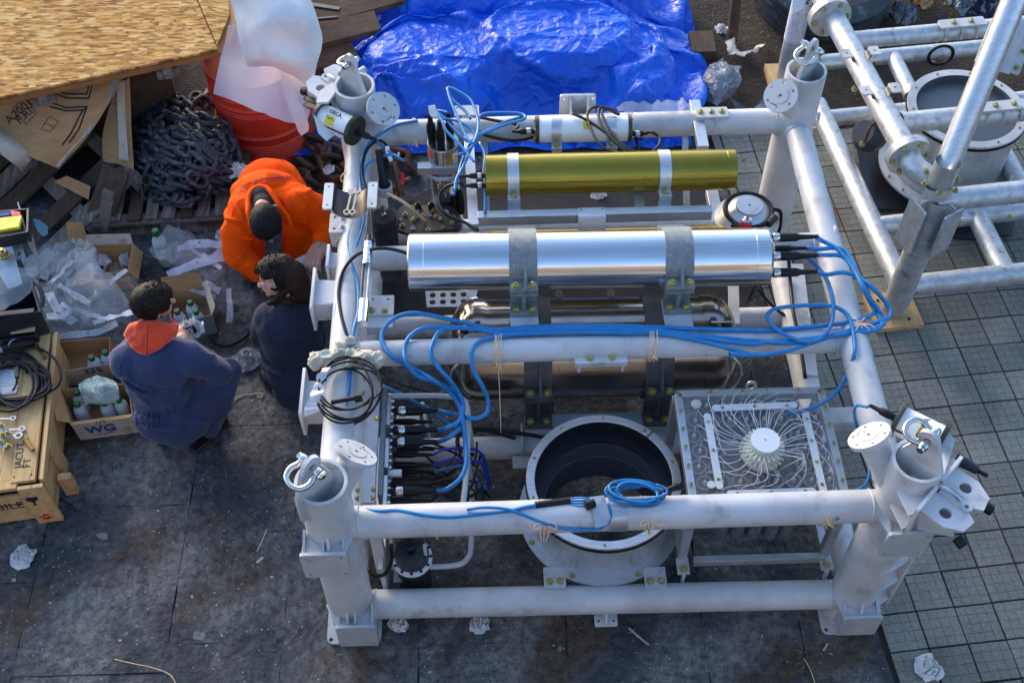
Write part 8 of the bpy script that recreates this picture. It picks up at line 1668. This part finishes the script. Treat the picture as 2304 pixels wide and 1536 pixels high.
# collar opening: dark undershirt and raised collar
u=Blob(); u.ell(at(588,450,.79),frame(V((0,-.8,-.5)),V((0,-.5,.8))),(.078,.075,.045)); u.cap(at(592,462,.79),at(594,470,.79),.060,.058); u.out('undershirt',mk('black_undershirt',(.012,.013,.022),None,rough=.9,bump=.2,bs=30),t,.008,4)
cl_=[at(x,y,z) for x,y,z in ((568,512,.80),(558,475,.83),(560,440,.83),(576,422,.83),(598,422,.835),(614,440,.83),(632,468,.81),(648,490,.77),(652,505,.73))]
M().tube(cl_,.013,10,5).out('collar_edge',ORANGE,t,smooth=180); M().tube([HC-fr[1]*.075+fr[0]*x-fr[2]*(.045-.3*abs(x)) for x in (-.06,-.03,0,.03,.06)],.007,8,4).out('neckband',mk('pale_neckband',(.25,.30,.33),None,rough=.8),t,smooth=180)
hair(t,HC,fr,.95,HAIRB,front=.055,low=-.05,thick=1.05,seed=9)
CROWN=mk('thinning_crown',(.10,.065,.055),(.03,.022,.02),60,rough=.7); M().ball(HC+fr[2]*.092-fr[1]*.028,.016,6,(1.1,1,.35)).out('thin_crown',CROWN,t) if 0 else None
# lettering over the shoulders
mk('purple_print',(.10,.01,.10),None,rough=.8)
pth=[hf(x,y,.003) for x,y in [(p.x,p.y) for p in spline([V((x,y,0)) for x,y in ((640,402),(622,399),(602,401),(582,407),(562,416),(545,428),(532,440))],4)]]; pth=[p for p in pth if p]
for i,chh in enumerate('*CORISTIA PUS'):
    k=int(i*(len(pth)-2)/12.5); a=pth[k]; d=(pth[k+1]-pth[k]).normalized()
    if chh!=' ': text(chh,.032,a+Z*.004,d,(V((0,-.75,-.25))+Z*.5),MATS['purple_print'],'back_lettering',t,bold=.0006)
shoe(t,at(690,560,0),at(665,610,0)); shoe(t,at(590,590,0),at(560,640,0))
a,b_=at(652,605,.44),at(738,562,.46); d=(b_-a).normalized(); t=thing('bottle','white translucent bottle gripped by the man in orange','bottle',a.lerp(b_,.5)); M().lathe([(.030,0),(.034,.01),(.034,.13),(.026,.155),(.018,.17)],a,d,28).out('bottle_body',mk('clear_bottle',(.55,.62,.68),None,rough=.25,alpha=.9),t,smooth=50)
# ---------------- gloves on the left rail
g_=thing('work_gloves','pair of cream leather work gloves with red cuffs on the left rail','gloves',at(775,800,1.0))
def glove(wr,d,pn,side,cuff,s_,curl):
    b=Blob(); hand(b,wr,d,pn,side,curl,s_,.12,.3); b.cap(wr-V(d).normalized()*.05,wr+V(d).normalized()*.03,.040*s_,.036*s_); b.cap(wr-V(d).normalized()*.07,wr-V(d).normalized()*.02,.045*s_,.040*s_); o=b.out('glove',GLOVE,g_,.006,3,.016,.03)
glove(at(812,806,1.015),V((-1,.15,-.05)),V((0,-.1,-1)),1,0,.86,.3); glove(at(748,803,1.01),V((1,.25,.05)),V((0,0,-1)),-1,0,.86,.3)
g2=Blob(); g2.cap(at(765,776,1.02),at(795,766,1.02),.022,.016); g2.cap(at(770,795,1.02),at(815,812,1.01),.026,.022); g2.out('glove_fold',GLOVE,g_,.007,3,.02,.03)
M().tube([at(838,786,1.05),at(846,800,1.03),at(843,820,1.0),at(838,828,.98)],.0055,6,4).out('red_cuff',RED,g_,smooth=180); M().tube([at(728,790,1.03),at(713,800,1.02),at(722,812,1.0),at(716,820,.99),at(724,828,.97)],.0055,6,4).out('red_cuff',RED,g_,smooth=180)
o=sheet('plastic_wrap',[[(725,835,1.05),(735,830,1.06)],[(708,870,1.04),(728,868,1.06)],[(692,905,1.02),(735,900,1.05)],[(688,935,.98),(728,932,1.0)]],mk('crinkled_clear_wrap',(.72,.74,.78),(.6,.62,.66),20,rough=.2,bump=.8,bs=50,alpha=.75,bd=.008),7,.03,22,5); tag(o,'crinkled clear plastic wrap bunched at the coil on the left rail','plastic wrap')
o=sheet('plastic_wrap',[[(1385,245,1.06),(1440,238,1.08),(1520,232,1.07),(1560,240,1.06)],[(1390,256,1.03),(1440,258,1.05),(1520,262,1.04),(1555,265,1.03)]],mk('clear_wrap_far',(.72,.68,.66),None,rough=.2,bump=.8,bs=50,alpha=.5,bd=.008),7,.03,20,8); tag(o,'clear plastic wrap stretched along the far rail by the white unit','plastic wrap')
o=sheet('plastic_wrap',[[(965,240,1.22),(980,238,1.23)],[(968,262,1.20),(986,262,1.2)],[(975,272,1.17),(988,270,1.17)]],PAPER,5,.008,20,8); tag(o,'white tape scrap wrapped on the leftmost canister boot','tape')
o=paper(1808,712,.03,61,'small clear plastic scrap tied to the right channel',mat=FILM2,z=.25)
